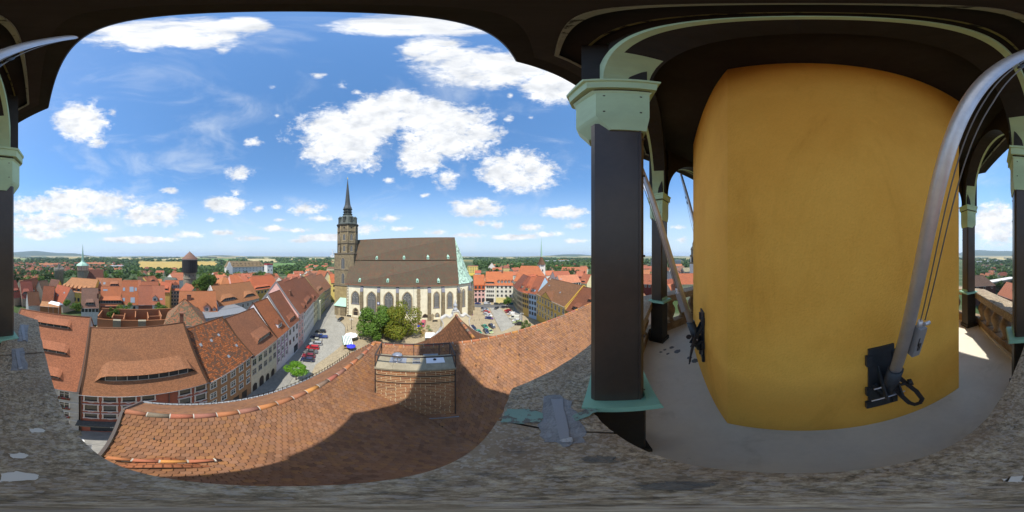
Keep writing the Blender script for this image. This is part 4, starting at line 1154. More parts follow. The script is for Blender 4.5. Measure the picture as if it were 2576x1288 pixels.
# tower: square stages, octagon, copper gallery, lantern and spire
tx, ty, hw = -37.2, 12.5, 6.2
towr = empty('church_tower', (0,0,0)); towr.parent = church; towr.location = (tx, ty, 0)
mb = MB(); mb.box(-hw, hw, -hw, hw, 0, 16.6); mb.build('lower_stage', mott('ochre_tower_render', (.36,.27,.13), (.27,.20,.10), .6, .9, .2, 8, .15), towr)
mb = MB(); mb.box(-hw-.05, hw+.05, -hw-.05, hw+.05, 16.6, 35.9)
mb.build('middle_stage', sand, towr)
ledge = plain('tower_ledge', (.12,.10,.075), .9)
def led(z, a, n=4, h=.5):
    mb = MB(); mb.lathe([(a,z),(a+.35,z+h*.4),(a+.35,z+h*.7),(a-.1,z+h)], n, pi/n); mb.build('string_course', ledge, towr)
led(16.4, (hw+.1)*1.414); led(35.7, (hw+.15)*1.414, 4, .7); led(26.2, (hw+.05)*1.414)
oa = 5.75
mb = MB(); mb.lathe([(oa/c8,36),(oa/c8,53.6)], 8, pi/8); mb.build('octagon_stage', sand, towr)
for z in (42.0, 49.2): led(z, oa/c8, 8)
led(53.2, (oa+.2)/c8, 8, .9)
dcop = mott('dark_weathered_copper', (.085,.10,.085), (.05,.055,.05), 1.2, .55, .1, 6, .25)
mb = MB(); mb.lathe([(6.5/c8,54),(6.4/c8,54.5),(5.6/c8,55.3),(5.1/c8,56.6),(4.6/c8,58.4),(3.6/c8,59.8),(2.5/c8,60.7),(2.6/c8,61)], 8, pi/8); mb.build('gallery_roof', dcop, towr)
for k in range(8):
    for off in (-1,):
        a = k*pi/4+pi/8*0
        M = M4.Rotation(a, 4, 'Z') @ M4.Translation((5.0, 0, 55.2))
        mb = MB(); mb.box(-.9, 1.0, -.75, .75, 0, 3.1); mb.box(-1, 1.15, -.9, .9, 3.1, 3.4); mb.lathe([(.95,3.4),(.8,3.9),(.3,4.3)], 8, 0)
        d = mb.build('dormer', dcop, towr, M)
        mb = MB()
        for z in (.4, 1.3, 2.2): mb.box(1.0, 1.03, -.5, .5, z, z+.6)
        mb.build('louvre', dark_iron, d)
mb = MB(); mb.lathe([(2.3/c8,61),(2.2/c8,64.6)], 8, pi/8); mb.build('lantern', dcop, towr)
mb = MB()
for k in range(8):
    a = k*pi/4; mb.box(2.2, 2.32, -.5, .5, 61.6, 64.1, 0, M4.Rotation(a, 4, 'Z'))
tag(mb.build('lantern_opening', dark_iron, towr), kind='stuff')
for z, r_ in ((61,3.1),(62.7,2.9),(64.4,3.0)):
    mb = MB(); mb.lathe([(r_-.5,z),(r_,z+.15),(r_,z+.4),(r_-.6,z+.6)], 16); mb.build('lantern_cornice', dcop, towr)
mb = MB(); mb.lathe([(2.9,65),(2.5,66.2),(2.0,67.2),(1.65,69),(.95,77),(.35,84),(.1,86.8)], 8, pi/8); mb.build('spire', mott('slate_spire', (.06,.065,.065), (.04,.045,.045), 1, .5, .1, 8, .2), towr)
mb = MB(); mb.lathe([(.06,86.5),(.06,87.0),(.35,87.15),(.4,87.5),(.3,87.8),(.05,88),(.05,89.4)], 8); mb.build('finial', plain('gilt', (.7,.5,.15), .3, .9), towr)
def tow_win(s, z0_, z1_, w, y, M=None):
    o = parch(s-w/2-.35, s+w/2+.35, z0_-.3, z1_+.4); i_ = parch(s-w/2, s+w/2, z0_, z1_)
    mb = MB(); ringmesh(mb, o, i_, -.12, -.02); M = M or M4.Translation((0, y, 0)); d = mb.build('window', sand2, towr, M)
    mb = MB(); mb.face([(x, -.01, z) for x, z in i_]); mb.build('pane', lead_glass, d)
    mb = MB(); mb.box(s-.08, s+.08, -.1, -.01, z0_, z1_-.5); mb.build('mullion', bars, d)
tow_win(-.6, 26.9, 33.5, 2.2, -hw-.05); tow_win(-.6, 17.9, 24.2, 1.9, -hw-.05)
for k in range(8):
    M = M4.Rotation(k*pi/4, 4, 'Z') @ M4.Translation((0, -oa, 0))
    tow_win(0, 44, 47.8, 1.5, 0, M); tow_win(0, 37.4, 40.8, 1.4, 0, M)
    mb = MB(); mb.box(-.45, .45, -.05, .02, 51.3, 52.3); mb.build('slit_window', dark_iron, towr, M)
    mb = MB(); mb.tube([(-oa*tan(pi/8), 0, 36.3), (-oa*tan(pi/8), 0, 53)], .3, 6); mb.build('corner_shaft', sand, towr, M)
# porch with a green copper roof at the tower foot
pa = empty('porch', (-37, 2.5, 0), 0); pa.parent = church
mb = MB(); mb.box(-3, 3.6, -3.2, 4, 0, 6); mb.build('porch_wall', sand, pa)
mb = MB(); mb.mesh([(-3.4,-3.7,6),(4,-3.7,6),(4,4,6),(-3.4,4,6),(-2.5,4,9.2),(3,4,9.2)], [(0,1,5,4),(0,4,3),(1,2,5),(3,4,5,2)]); mb.build('porch_roof', mott('pale_copper', (.36,.56,.44), (.30,.48,.38), 2, .6), pa)
mb = MB(); mb.box(-.6, .5, -3.25, -3.2, 0, 4.6); mb.build('porch_panel', sand2, pa)
# ------------------------------------------------------------------ houses
WIN = {}
frame_w = plain('white_window_frame', (.62,.61,.57), .6)
frame_d = plain('dark_window_frame', (.06,.045,.035), .6)
frame_g = plain('stone_window_frame', (.40,.37,.32), .8)
def win_me(w, h, st):
    k = (round(w, 1), round(h, 1), st)
    if k not in WIN:
        fm = {'w': frame_w, 'd': frame_d, 'g': frame_g}[st[0]]
        mb = MB(); b = .13 if st[0] != 'd' else .08; o = .06
        mb.box(-w/2-b, w/2+b, -o, .01, h/2, h/2+b); mb.box(-w/2-b, w/2+b, -o-.06, .01, -h/2-b, -h/2)
        mb.box(-w/2-b, -w/2, -o, .01, -h/2, h/2); mb.box(w/2, w/2+b, -o, .01, -h/2, h/2)
        im = 0
        if 'x' in st or st[0] != 'd':
            mb.box(-.03, .03, -.05, .01, -h/2, h/2, im); mb.box(-w/2, -.03, -.048, .01, h*.12, h*.12+.06, im); mb.box(.03, w/2, -.048, .01, h*.12, h*.12+.06, im)
        f = mb.data('window', [fm])
        mb = MB(); mb.face([(-w/2,-.012,-h/2),(w/2,-.012,-h/2),(w/2,-.012,h/2),(-w/2,-.012,h/2)]); p = mb.data('pane', glass)
        WIN[k] = (f, p)
    return WIN[k]
def add_win(par, x, z, w, h, st, y=0.0, rz=0.0):
    f, p = win_me(w, h, st)
    o = link('window', f, par, TR(x, y, z, rz)); link('pane', p, o)
    return o
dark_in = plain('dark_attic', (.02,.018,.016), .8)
chim_m = mott('chimney_brick', (.22,.10,.06), (.14,.07,.045), 6, .9, .2, 30, .2)
brown_edge = plain('brown_edge_board', (.10,.055,.035), .8)
def house(label, p0, p1, ez, rise, depth, wall, roof, rows=(), n=0, win=(1.0,1.5), st='w', over=.35, hip=(0,0), rf=.5, dorm=(), chim=(), front=False,
          z0=0.0, name='house', cat='house', group=None, joint=False, shop=None, sky=(), parapet=(0,0), wx=None, edge=None, back=True):
    p0, p1 = V(p0), V(p1); p0.z = p1.z = 0
    d = p1-p0; L = d.length; rz = atan2(d.y, d.x)
    r = empty(name, (p0.x, p0.y, z0), rz, label, cat, group)
    D = depth; E = ez-z0; rd = D*rf; T = E+rise
    mb = MB(); mb.box(0, L, 0, D, 0, E)
    if front:
        xr = L*rf
        for y in (0, D): mb.face([(0,y,E),(L,y,E),(xr,y,T)] if y == 0 else [(L,y,E),(0,y,E),(xr,y,T)])
    else:
        for x, h_ in ((0, hip[0]), (L, hip[1])):
            if not h_:
                q = [(x,0,E),(x,rd,T),(x,D,E)]; mb.face(q if x == 0 else q[::-1])
    mb.build('wall', wall, r)
    tA = rise/rd
    if front:
        xr = L*rf; s = rise/xr; s2 = rise/(L-xr)
        mb = MB(); mb.slab((-over,D+.1,E-over*s),(-over,-over,E-over*s),(xr,-over,T),(xr,D+.1,T),.14)
        rr = mb.build('roof', roof, r)
        mb = MB(); mb.slab((L+over,-over,E-over*s2),(L+over,D+.1,E-over*s2),(xr,D+.1,T),(xr,-over,T),.14); mb.build('roof', roof, r)
    else:
        z_ = E-over*tA; h0, h1 = hip[0]*rd, hip[1]*rd; ex0 = over*.4 if not hip[0] else over; ex1 = over*.4 if not hip[1] else over
        mb = MB(); mb.slab((-ex0,-over,z_),(L+ex1,-over,z_),(L+(ex1 if not h1 else 0)-h1,rd,T),((-ex0 if not h0 else 0)+h0,rd,T),.14); rr = mb.build('roof', roof, r)
        if back:
            tB = rise/(D-rd); zb = E-over*tB
            mb = MB(); mb.slab((L+ex1,D+over,zb),(-ex0,D+over,zb),((-ex0 if not h0 else 0)+h0,rd,T),(L+(ex1 if not h1 else 0)-h1,rd,T),.14); mb.build('roof', roof, r)
        if h0: mb = MB(); mb.slab((-ex0,D+over,z_),(-ex0,-over,z_),(h0,rd,T),(h0,rd,T),.14); mb.build('roof', roof, r)
        if h1: mb = MB(); mb.slab((L+ex1,-over,z_),(L+ex1,D+over,z_),(L-h1,rd,T),(L-h1,rd,T),.14); mb.build('roof', roof, r)
        mb = MB(); mb.tube([(h0,rd,T+.13),(L-h1,rd,T+.13)], .13, 6)
        mb.build('ridge', roof, r)
        mb = MB(); mb.tube([(-ex0,-over-.06,z_+.06),(L+ex1,-over-.06,z_+.06)], .08, 6); mb.build('gutter', zinc, r)
        for x, pp in ((0, parapet[0]), (L, parapet[1])):
            if pp:
                mb = MB(); w = .28; mb.beam((x,-over,z_+.25), (x,rd,T+.3), w, .4); mb.beam((x,rd,T+.3), (x,D+over,z_+.25), w, .4); mb.build('verge_wall', pp, r)
            elif edge:
                mb = MB(); mb.beam((x,-over,z_+.12), (x,rd,T+.16), .3, .2); mb.build('verge_tile', edge, r)
    rows = list(rows); js = MB(); jp = MB()
    for row in rows:
        z, k = row[0], row[1] if len(row) > 1 else n
        w, h = row[2] if len(row) > 2 else win
        s_ = row[3] if len(row) > 3 else st
        a, b = wx or (0, L)
        for i in range(k):
            x = a+(b-a)*(i+.5)/k
            if joint:
                js.box(x-w/2-.1, x+w/2+.1, -.06, 0, z-z0-h/2-.1, z-z0+h/2+.1); jp.box(x-w/2, x+w/2, -.07, -.061, z-z0-h/2, z-z0+h/2)
            else: add_win(r, x, z-z0, w, h, s_)
    if joint and js.v:
        o = tag(js.build('window', {'w': frame_w, 'd': frame_d, 'g': frame_g}[st[0]], r), kind='stuff'); tag(jp.build('pane', glass, o), kind='stuff')
    def zr(y): return E+y*tA
    for dm in dorm:
        kind, xc, yf, W, Hh = dm[:5]; xc *= L; y0 = yf*rd; z0_ = zr(y0)+.1; nn = 16
        if kind in ('eye', 'shed'):
            tB = tA*.42; a = MB(); f_ = MB(); lo = MB()
            pv = None
            for i in range(nn+1):
                f = i/nn*2-1; x = xc+f*W/2
                h = Hh*((.5+.5*cos(pi*max(0, (abs(f)-.35)/.65))) if kind == 'eye' else min(1, (1-abs(f))/.16))
                yb = y0+h/(tA-tB)
                q = ((x, y0-.25, z0_+h-.25*tB), (x, yb, zr(yb)+.16), (x, y0, z0_-.1), (x, y0, z0_+h-.02))
                if pv:
                    a.face([pv[0], q[0], q[1], pv[1]], 0, [(pv[0][0], 0), (x, 0), (x, yb-y0+.3), (pv[0][0], pv[1][1]-y0+.3)], True)
                    a.face([(pv[0][0],pv[0][1],pv[0][2]-.08),(q[0][0],q[0][1],q[0][2]-.08),q[0],pv[0]])
                    f_.face([pv[2], q[2], q[3], pv[3]])
                pv = q
            o = a.build('dormer', dm[5] if len(dm) > 5 else roof, r); f_.build('dormer_front', dark_in, o)
            wn = MB(); k = max(2, int(W*.6/.9)); hw = W*.3 if kind == 'eye' else W*.40
            for i in range(k):
                x = xc-hw+2*hw*(i+.5)/k; ww = 2*hw/k*.38
                wn.box(x-ww, x+ww, y0-.03, y0-.005, z0_+Hh*.12, z0_+Hh*.72)
            tag(wn.build('pane', glass, o), kind='stuff')
            wn = MB(); wn.box(xc-hw, xc+hw, y0-.05, y0-.004, z0_+Hh*.02, z0_+Hh*.1)
            for i in range(k+1): x = xc-hw+2*hw*i/k; wn.box(x-.05, x+.05, y0-.05, y0-.032, z0_+Hh*.1, z0_+Hh*.78)
            tag(wn.build('window_frame', frame_g if dm[-1] != 'dark' else brown_edge, o), kind='stuff')
        elif kind == 'hip':
            yb = y0+Hh/tA
            a = MB(); a.box(xc-W/2, xc+W/2, y0, yb, z0_-.2, z0_+Hh); o = a.build('dormer', wall if len(dm) < 6 else dm[5], r)
            a = MB(); e_ = .2; zt_ = z0_+Hh; pk = W*.45; y2 = y0+(Hh+pk)/tA
            a.mesh([(xc-W/2-e_,y0-.25,zt_),(xc+W/2+e_,y0-.25,zt_),(xc+W/2+e_,yb+.2,zt_),(xc-W/2-e_,yb+.2,zt_),(xc,y0+W*.3,zt_+pk),(xc,y2,zt_+pk)], [(0,1,4),(1,2,5,4),(3,0,4,5),(0,3,2,1)])
            a.build('dormer_roof', roof, o); add_win(o, xc, z0_+Hh*.5, W*.6, Hh*.6, 'wx', y0)
        elif kind == 'gab':
            yb = y0+Hh/tA; pk = W*.42; y2 = y0+(Hh+pk)/tA
            a = MB(); a.box(xc-W/2, xc+W/2, y0, yb, z0_-.2, z0_+Hh); a.face([(xc-W/2,y0,z0_+Hh),(xc+W/2,y0,z0_+Hh),(xc,y0,z0_+Hh+pk)]); o = a.build('dormer', wall if len(dm) < 6 else dm[5], r)
            a = MB(); e_ = .25; zt_ = z0_+Hh
            a.mesh([(xc-W/2-e_,y0-.3,zt_-.1),(xc+W/2+e_,y0-.3,zt_-.1),(xc,y0-.3,zt_+pk+.12),(xc,y2,zt_+pk+.12),(xc-W/2-e_,yb+.2,zt_-.1),(xc+W/2+e_,yb+.2,zt_-.1)], [(1,5,3,2),(4,0,2,3)])
            a.build('dormer_roof', roof, o); add_win(o, xc, z0_+Hh*.5, min(W*.5, 1.2), Hh*.62, 'wx', y0)
    for sx, sf, w, h in sky:
        ang = math.atan(tA); M = M4.Translation((sx*L, sf*rd, zr(sf*rd)+.15)) @ M4.Rotation(ang, 4, 'X')
        mb = MB(); mb.box(-w/2, w/2, -h/2, h/2, 0, .1, 0, M); o = mb.build('skylight', zinc, r)
        mb = MB(); mb.box(-w/2+.08, w/2-.08, -h/2+.08, h/2-.08, .101, .11, 0, M); mb.build('pane', plain('pale_skylight_glass', (.25,.28,.31), .1, 0, .7), o)  # skylight panes get a paler base colour than the wall windows
    for cx_, cy_, w, h in chim:
        y = cy_*D; z = zr(y) if y < rd else E+(D-y)*rise/(D-rd)
        mb = MB(); mb.box(cx_*L-w/2, cx_*L+w/2, y-.35, y+.35, z-.5, z+h); mb.box(cx_*L-w/2-.08, cx_*L+w/2+.08, y-.43, y+.43, z+h, z+h+.12); o = mb.build('chimney', chim_m, r)
    return r
def eaves(k, xl, yl, xr, yr, z): return at(k, xl, yl, z), at(k, xr, yr, z)
RO = lambda h, k=1.0, **kw: tiles(h, k, **kw)
salmon, brick_r, orange, brown, mauve, rust = RO('a05238'), RO('8c4430'), RO('ad4e24'), RO('7d4a34', .9), RO('805350', .95), RO('93412c')
pantile = RO('8e4a3a', 1, w=.26, hgt=.36, var=.22, row=1)
pantile2 = RO('a0583c', 1, w=.3, hgt=.4, var=.3, row=1)
dirty = RO('6e5a4c', 1, w=.26, hgt=.36, var=.35, row=1, spot=(.30,.12,.06))
patch = RO('9c4a1c', 1, w=.26, hgt=.38, var=.4, row=1, spot=(.12,.06,.035), dirt=.25)
white_w, cream_w, yellow_w, pink_w, grey_w, blue_w, lav_w, brown_w, red_w = plaster('d8d4ca'), plaster('d6c9a0'), plaster('cfae62'), plaster('d3a9a0'), plaster('b4b5b2'), plaster('a9c0d6'), plaster('c3bcbf'), plaster('9c7858'), mott('oxblood_render', (.36,.12,.075), (.29,.09,.06), 1, .9, .1, 40, .06)

# -- the row along the street, from the grey house at the parapet to the church tower
Wp = [pol(-152, 20.2), pol(-151.6, 18.85), pol(-107.3, 21.8), pol(-91.7, 30.9), pol(-82.8, 40), pol(-78.7, 46.3), pol(-75.1, 53.5), pol(-73.3, 57.8), pol(-69.7, 75.2), pol(-67.9, 86.5), pol(-65.8, 100.5), pol(-63.7, 116)]
dN = (Wp[2]-Wp[1]).normalized()
g0 = Wp[1]-dN*.25
h = house('grey house with salmon tiled roof, three slit dormers and red flower boxes', g0-dN*14, g0, 14.3, 9.0, 19, grey_w, salmon, [(12.6,4),(9.6,4),(6.5,4),(3.4,4)], 4, (1.15,1.6), 'wx',
          dorm=[('shed',.52,.80,8,.75,salmon),('shed',.55,.43,8.4,.8,salmon),('shed',.58,.10,7.6,.75,salmon)], edge=brown_edge, sky=())
for z in (11.65, 8.65, 5.55):
    for i in range(2, 4):
        x = 14*(i+.5)/4
        mb = MB(); mb.box(x-.75, x+.75, -.32, -.05, z-.18, z+.08); bx_ = mb.build('flower_box', brown_edge, h)
        mb = MB()
        for q in range(60):
            a, b, c = x+rnd.uniform(-.75,.75), -.2+rnd.uniform(-.2,.15), z+.1+rnd.uniform(-.12,.2)
            mb.mesh([(a-.07,b,c),(a+.07,b-.05,c),(a,b+.05,c+.12)], [(0,1,2)], rnd.random() < .4)
        tag(mb.build('flowers', [plain('red_geranium', (.5,.02,.02), .7), plain('geranium_leaf', (.06,.12,.03), .8)], bx_), kind='stuff')
for z in (11.2, 8.1, 5):
    mb = MB(); mb.box(0, 14, -.1, 0, z-.8, z-.65); mb.build('string_course', plaster('cfcfcb'), h)
p0, p1 = Wp[1]+dN*.05, Wp[2]-dN*.15
h = house('oxblood red house with white ornate window frames and one long sweeping roof dormer', p0, p1, 14.1, 8.2, 14.6, red_w, RO('96563c'), rf=.5, dorm=[('shed',.52,.17,13.2,1.45)], edge=RO('6b4030'), over=.5)
orn = plain('white_stucco_ornament', (.60,.54,.50), .8)
L = (p1-p0).length
for xi in (.075, .215, .355, .50, .80, .945):
    for z, hh in ((12.6,1.55),(9.7,1.55),(7.0,1.3)):
        if xi > .7: zz = z-.0
        o = add_win(h, xi*L, z, 1.35, hh, 'd')
        mb = MB(); w = .72
        mb.box(-w-.17, -w, -.13, 0, -hh/2-.2, hh/2+.15); mb.box(w, w+.17, -.13, 0, -hh/2-.2, hh/2+.15); mb.box(-w-.27, w+.27, -.2, 0, hh/2+.14, hh/2+.26); mb.box(-w-.24, w+.24, -.18, 0, -hh/2-.28, -hh/2-.17)
        mb.build('surround', orn, o)
        mb = MB()
        for q in range(14):
            a = q/13*2-1; x = a*(w+.15); zz = -hh/2-.50-.13*cos(a*pi*1.5); mb.box(x-.07, x+.07, -.06, 0, zz-.04-rnd.random()*.1, zz+.05)
        mb.build('stucco_scroll', orn, o)
mb = MB(); mb.tube([(.665*L,-.12,0),(.665*L,-.12,14)], .08, 8); mb.tube([(.02,-.12,0),(.02,-.12,14)], .08, 8); tag(mb.build('downpipe', plain('brown_downpipe', (.14,.07,.05), .6), h), kind='stuff')
mb = MB(); mb.box(-.4, L*.66, -1.3, 0, 4.35, 4.75); mb.build('shop_canopy', mott('grey_canopy', (.10,.105,.10), (.07,.075,.07), 3, .6), h)
mb = MB()
for i in range(34):
    x = 3.4+i*.2
    if rnd.random() < .85: mb.box(x, x+.11, -1.33, -1.301, 4.47, 4.47+rnd.choice((.14,.2)))
tag(mb.build('sign_lettering', white_paint, h), kind='stuff')
for a, b in ((.07,.25),(.28,.37),(.40,.55)):
    mb = MB(); mb.box(a*L, b*L, -.04, 0, .5 if a != .28 else .05, 3.9); mb.build('shop_window', glass, h)
h = house('brown fronted house under a patchy orange and brown pantile roof with tiny skylights', Wp[2]+dN*.1, Wp[3], 13.5, 7.2, 14.8, brown_w, patch, [(11.6,5),(8.6,5),(5.9,5)], 5, (1.1,1.5), 'wx', sky=[(.25,.62,.5,.6),(.47,.62,.5,.6),(.67,.66,.5,.6),(.56,.2,.5,.6),(.85,.3,.5,.6)], edge=RO('7a4a30'))
for x, w in ((.12,2),(.38,1.8),(.62,1.6),(.86,1.5)):
    mb = MB(); mb.box(x*10.5-w/2, x*10.5+w/2, -.05, 0, .1, 3.2); mb.build('shop_opening', dark_wood, h)
h = house('lavender grey house with brick red roof and one wide shed dormer at its eaves', Wp[3], Wp[4], 12.7, 7.4, 14, plaster('c6bda8'), RO('864a38'), [(10.4,5),(7.4,5)], 5, (1.15,1.7), 'g', dorm=[('shed',.62,.16,6.2,1.3)], edge=RO('6b4030'))
for x, w, hh in ((.12,1.5,2.4),(.36,1.7,3.2),(.6,1.4,2.2),(.84,1.6,2.2)):
    mb = MB(); q = parch(x*10.3-w/2, x*10.3+w/2, .2, hh+.8); mb.face([(a, -.04, b) for a, b in q]); mb.build('shop_arch', dark_wood, h)
q = Wp[3].lerp(Wp[4], .62); nrm = V((dN.y, -dN.x, 0))
h = house('narrow lilac and white framed house with orange brown roof and one hipped dormer', Wp[4], Wp[5], 12.8, 8.6, 14, plaster('d2ccd0'), RO('964a2c'), [(10.6,3),(7.4,3),(4.4,3)], 3, (.95,1.6), 'wx', dorm=[('hip',.55,.14,2.2,1.4)], edge=RO('6b4030'))
mb = MB()
for i in range(4): mb.box(.25+i*2.1, .55+i*2.1, -.07, 0, 3, 12.4)
for z in (5.9, 9.1): mb.box(.55, 6.7, -.065, 0, z-.1, z+.15)
mb.build('lilac_pilaster', plaster('9a7a90'), h)
h = house('plain white house with a steep striped reddish roof, fourth before the pink gable row', Wp[5], Wp[6], 12.9, 9.6, 14, plaster('d2d0cf'), pantile, [(10.6,3),(6.8,3)], 3, (.85,1.6), 'd', dorm=[('shed',.55,.10,4.6,1.0)], parapet=(zinc,0))
mb = MB(); mb.box(4.2, 7.2, -.05, 0, .6, 3.6); mb.build('shop_window', glass, h)
h = house('tall pink gabled house with rosy front facing the street in the middle of the row', Wp[6], Wp[7], 14.6, 10.6, 17, pink_w, pantile, [(12.2,2),(9.2,2),(6.2,2),(3.2,2)], 2, (.85,1.5), 'w', parapet=(zinc,0))
h = house('long white house beside the pink gable with two window dormers in a ribbed roof', Wp[7], Wp[8], 14.0, 10.4, 16, plaster('dcdad4'), pantile, [(11.6,8),(8.4,8),(5.4,8)], 8, (.9,1.5), 'w', dorm=[('shed',.18,.06,2.6,1.0),('shed',.62,.10,8.5,1.0)], chim=[(-.05,.3,1.2,1.8)])
h = house('cream house with protruding bay near the far end of the shaded street', Wp[8], Wp[9], 13.2, 10, 16, plaster('d9d2ac'), pantile, [(11,4),(8,4),(5,4)], 4, (1,1.5), 'd', dorm=[('shed',.3,.08,3,1.0)], joint=True)
mb = MB(); mb.box(8.2, 11, -1.2, 0, 0, 11); mb.build('bay', plaster('e0dab8'), h)
h = house('olive green fronted house with long dormer, second from the end of the street', Wp[9], Wp[10], 13.6, 9.6, 15, plaster('a8ab78'), RO('8e5646'), [(11.4,6),(8.4,6),(5.4,6),(2.6,6)], 6, (1,1.5), 'w', dorm=[('shed',.5,.15,9.5,1.0)], joint=True)
h = house('grey house at the far end of the street by the church tower', Wp[10], Wp[11], 13, 8.6, 14, plaster('a8a59c'), RO('8e5646'), [(10.6,7),(7.6,7),(4.6,7)], 7, (1,1.5), 'w', joint=True)
e0, e1 = at(2,2385,845), at(2,2520,850)
house('small yellow house closing the street behind the stone church tower', pol(-63.6,124), pol(-57.5,128), 14.2, 6, 10, plaster('ddc878'), RO('b4502a'), [(11.6,3),(7.8,3)], 3, (1.2,1.7), 'd', joint=True)
house('tall cream gable house rising over the grey end of the street', pol(-66.5,127), pol(-63.5,131), 15.5, 7, 14, plaster('d8d2b4'), RO('a04c32'), front=True)
# -- behind the row
def H_(label, k, xl, yl, xr, yr, ez, rise, depth, wall, roof, **kw):
    a, b = eaves(k, xl, yl, xr, yr, ez); return house(label, a, b, ez, rise, depth, wall, roof, joint=kw.pop('joint', True), **kw)
H_('long grey house behind the street with two sweeping eyebrow dormers and white gable', 2, 868,905,1420,790, 11, 8.4, 15, plaster('b9bab6'), RO('9c5a3a'), joint=False, rows=[(8.6,8)], win=(1.1,1.7), st='w', dorm=[('eye',.27,.16,12,1.7),('eye',.78,.16,9.5,1.7)], parapet=(white_w,0))
H_('orange roofed house with four small gabled dormers and a square brick chimney', 2, 330,1010,862,1005, 10.4, 8.2, 15, plaster('c99'+'a88'), RO('a2532f'), dorm=[('gab',.32,.05,1.3,1.2),('gab',.48,.07,1.5,1.3),('gab',.73,.07,2.8,2.2),('gab',.92,.1,1.3,1.2)], chim=[(.27,.3,1.8,2.4)])
H_('old house with mottled grey brown pantile roof and a slim tall brick chimney', 2, 150,1150,700,1150, 12.2, 7.2, 13, grey_w, dirty, hip=(1,1))
a = atd(2, 378, 1190, 41); mb = MB(); mb.box(-.45, .45, -.45, .45, 0, 19.5); mb.box(-.6, .6, -.6, .6, 19.5, 19.8); o = mb.build('chimney_stack', chim_m); o.location = (a.x, a.y, 0); o.rotation_euler.z = R(20); tag(o, 'slim tall brick chimney stack beside the mottled grey roof', 'chimney')
H_('flat roofed grey house wing between the long grey house and the street row', 2, 660,1075,1280,975, 10.6, .4, 12, plaster('a8adac'), zinc, over=.1)
H_('low brown tiled roof strip behind the oxblood house, in front of the roofless walls', 5, 790,172,1260,162, 14.6, 2.6, 8, brick_r, RO('8c5038')) if False else None
H_('broad orange roof with a dark hipped end behind the long grey house', 2, 1080,720,1345,700, 12.2, 9.6, 22, pink_w, RO('b0502c'), hip=(0,.7))
H_('wide red orange roof with a glazed attic band and yellow upper wall', 2, 1345,690,1690,640, 12.6, 7.6, 16, yellow_w, RO('b04a28'), rows=[(10.6,8)], win=(1.2,1.6), st='w', dorm=[('shed',.35,.05,13,1.1)], hip=(.4,0))
H_('peach orange roof with steep point behind the long eyebrow dormered roof', 2, 890,690,1180,650, 13.2, 7, 16, white_w, RO('b06038'), hip=(1,1))
H_('small white gabled house with brown roof right of the big green tree', 2, 590,760,900,740, 10.5, 5.6, 11, white_w, RO('a45a3a'))
H_('grey brown apartment block with rows of white windows and orange mansard', 2, 152,690,346,690, 13.6, 5.2, 12, plaster('a08468'), RO('ac4c2e'), rows=[(12,5),(9.6,5),(7.2,5),(4.8,5)], win=(1.1,1.5), dorm=[('shed',.28,.1,5,1.2),('hip',.72,.15,4,2.2,zinc)])
H_('pale walled house with orange roof left of the dark water tower', 2, 275,505,400,505, 11, 3.8, 12, plaster('b4aca0'), RO('b25a38'), rows=[(9.6,4),(7,4)], win=(1.1,1.4))
H_('white gable house beside the orange roof left of the water tower', 2, 178,512,275,560, 10.2, 5.4, 14, white_w, RO('a4523a'), front=True)
H_('slate grey roofed house below the white gable near the water tower', 2, 118,588,265,602, 10.4, 4.4, 11, grey_w, RO('55565a', 1), sky=[(.3,.3,1,1),(.42,.3,1,1)])
H_('small orange hipped roof at the edge of the slate grey roof', 2, 0,598,112,598, 9.5, 3.4, 9, yellow_w, RO('b85e34'))
H_('red roof cluster house below the big tree by the water tower', 2, 352,690,470,750, 10, 5, 10, white_w, RO('9e4a34'))
# -- the town spread behind the salmon roof at the far left
H_('long orange roofed hall with a row of dark arched attic openings over a yellow wall', 1, 890,760,1400,828, 12.4, 7.6, 15, plaster('cfb25c'), RO('b46a42'), rows=[(7.4,9,(1.3,2.2))], st='d', hip=(.7,0), dorm=[('shed',.11+.125*i,.04,2.2,1.9) for i in range(7)], joint=True)
H_('brown orange roof with two bright skylights beside the arched hall', 1, 1405,805,1605,818, 12.2, 8.2, 14, cream_w, RO('a85c40'), sky=[(.32,.62,1.4,1.6),(.72,.62,1.4,1.6)], dorm=[('shed',.5,.1,6.5,1.4)])
H_('orange roof with two stacked loggia dormers in the old town', 1, 1605,835,1845,835, 12, 8.6, 14, cream_w, RO('a85a3c'), dorm=[('shed',.5,.5,5.5,1.5),('shed',.5,.08,7,1.5)])
H_('broad bright orange roof pierced by tall skylights and a white lower wall', 1, 1835,985,2090,985, 9.6, 11, 16, white_w, RO('b4552f'), rows=[(7.6,2)], win=(1,1.6), st='d', sky=[(.12,.62,1.2,2),(.6,.62,2.2,3),(.86,.62,1.2,2),(.12,.18,1.2,2),(.66,.16,2.2,3)])
H_('flat pinkish roof stretch behind the skylight roof', 1, 1850,775,2135,775, 13, 5.6, 12, pink_w, RO('a8553c'), dorm=[('shed',.5,.3,4,.8)])
H_('mauve tiled house with a dark balcony notch and white lower wall', 1, 1225,1035,1490,1035, 9.4, 8.4, 14, plaster('c8c6c2'), mauve, rows=[(7.9,5)], win=(1.1,1.5), st='d', dorm=[('shed',.5,.12,4.6,1.5)], chim=[(.97,.25,.9,2.2)])
H_('orange roof with a broad dark loggia behind the round garden tree', 1, 1515,1000,1830,1000, 9.4, 8.6, 14, plaster('8a4a34'), RO('b4552f'), sky=[(.22,.78,2.4,1)], dorm=[('shed',.5,.08,13,1.9)])
H_('plain pink red roof with a lone slit window near the unfinished walls', 1, 2090,985,2300,985, 10, 8.4, 13, plaster('8f5a48'), RO('a4503e'))
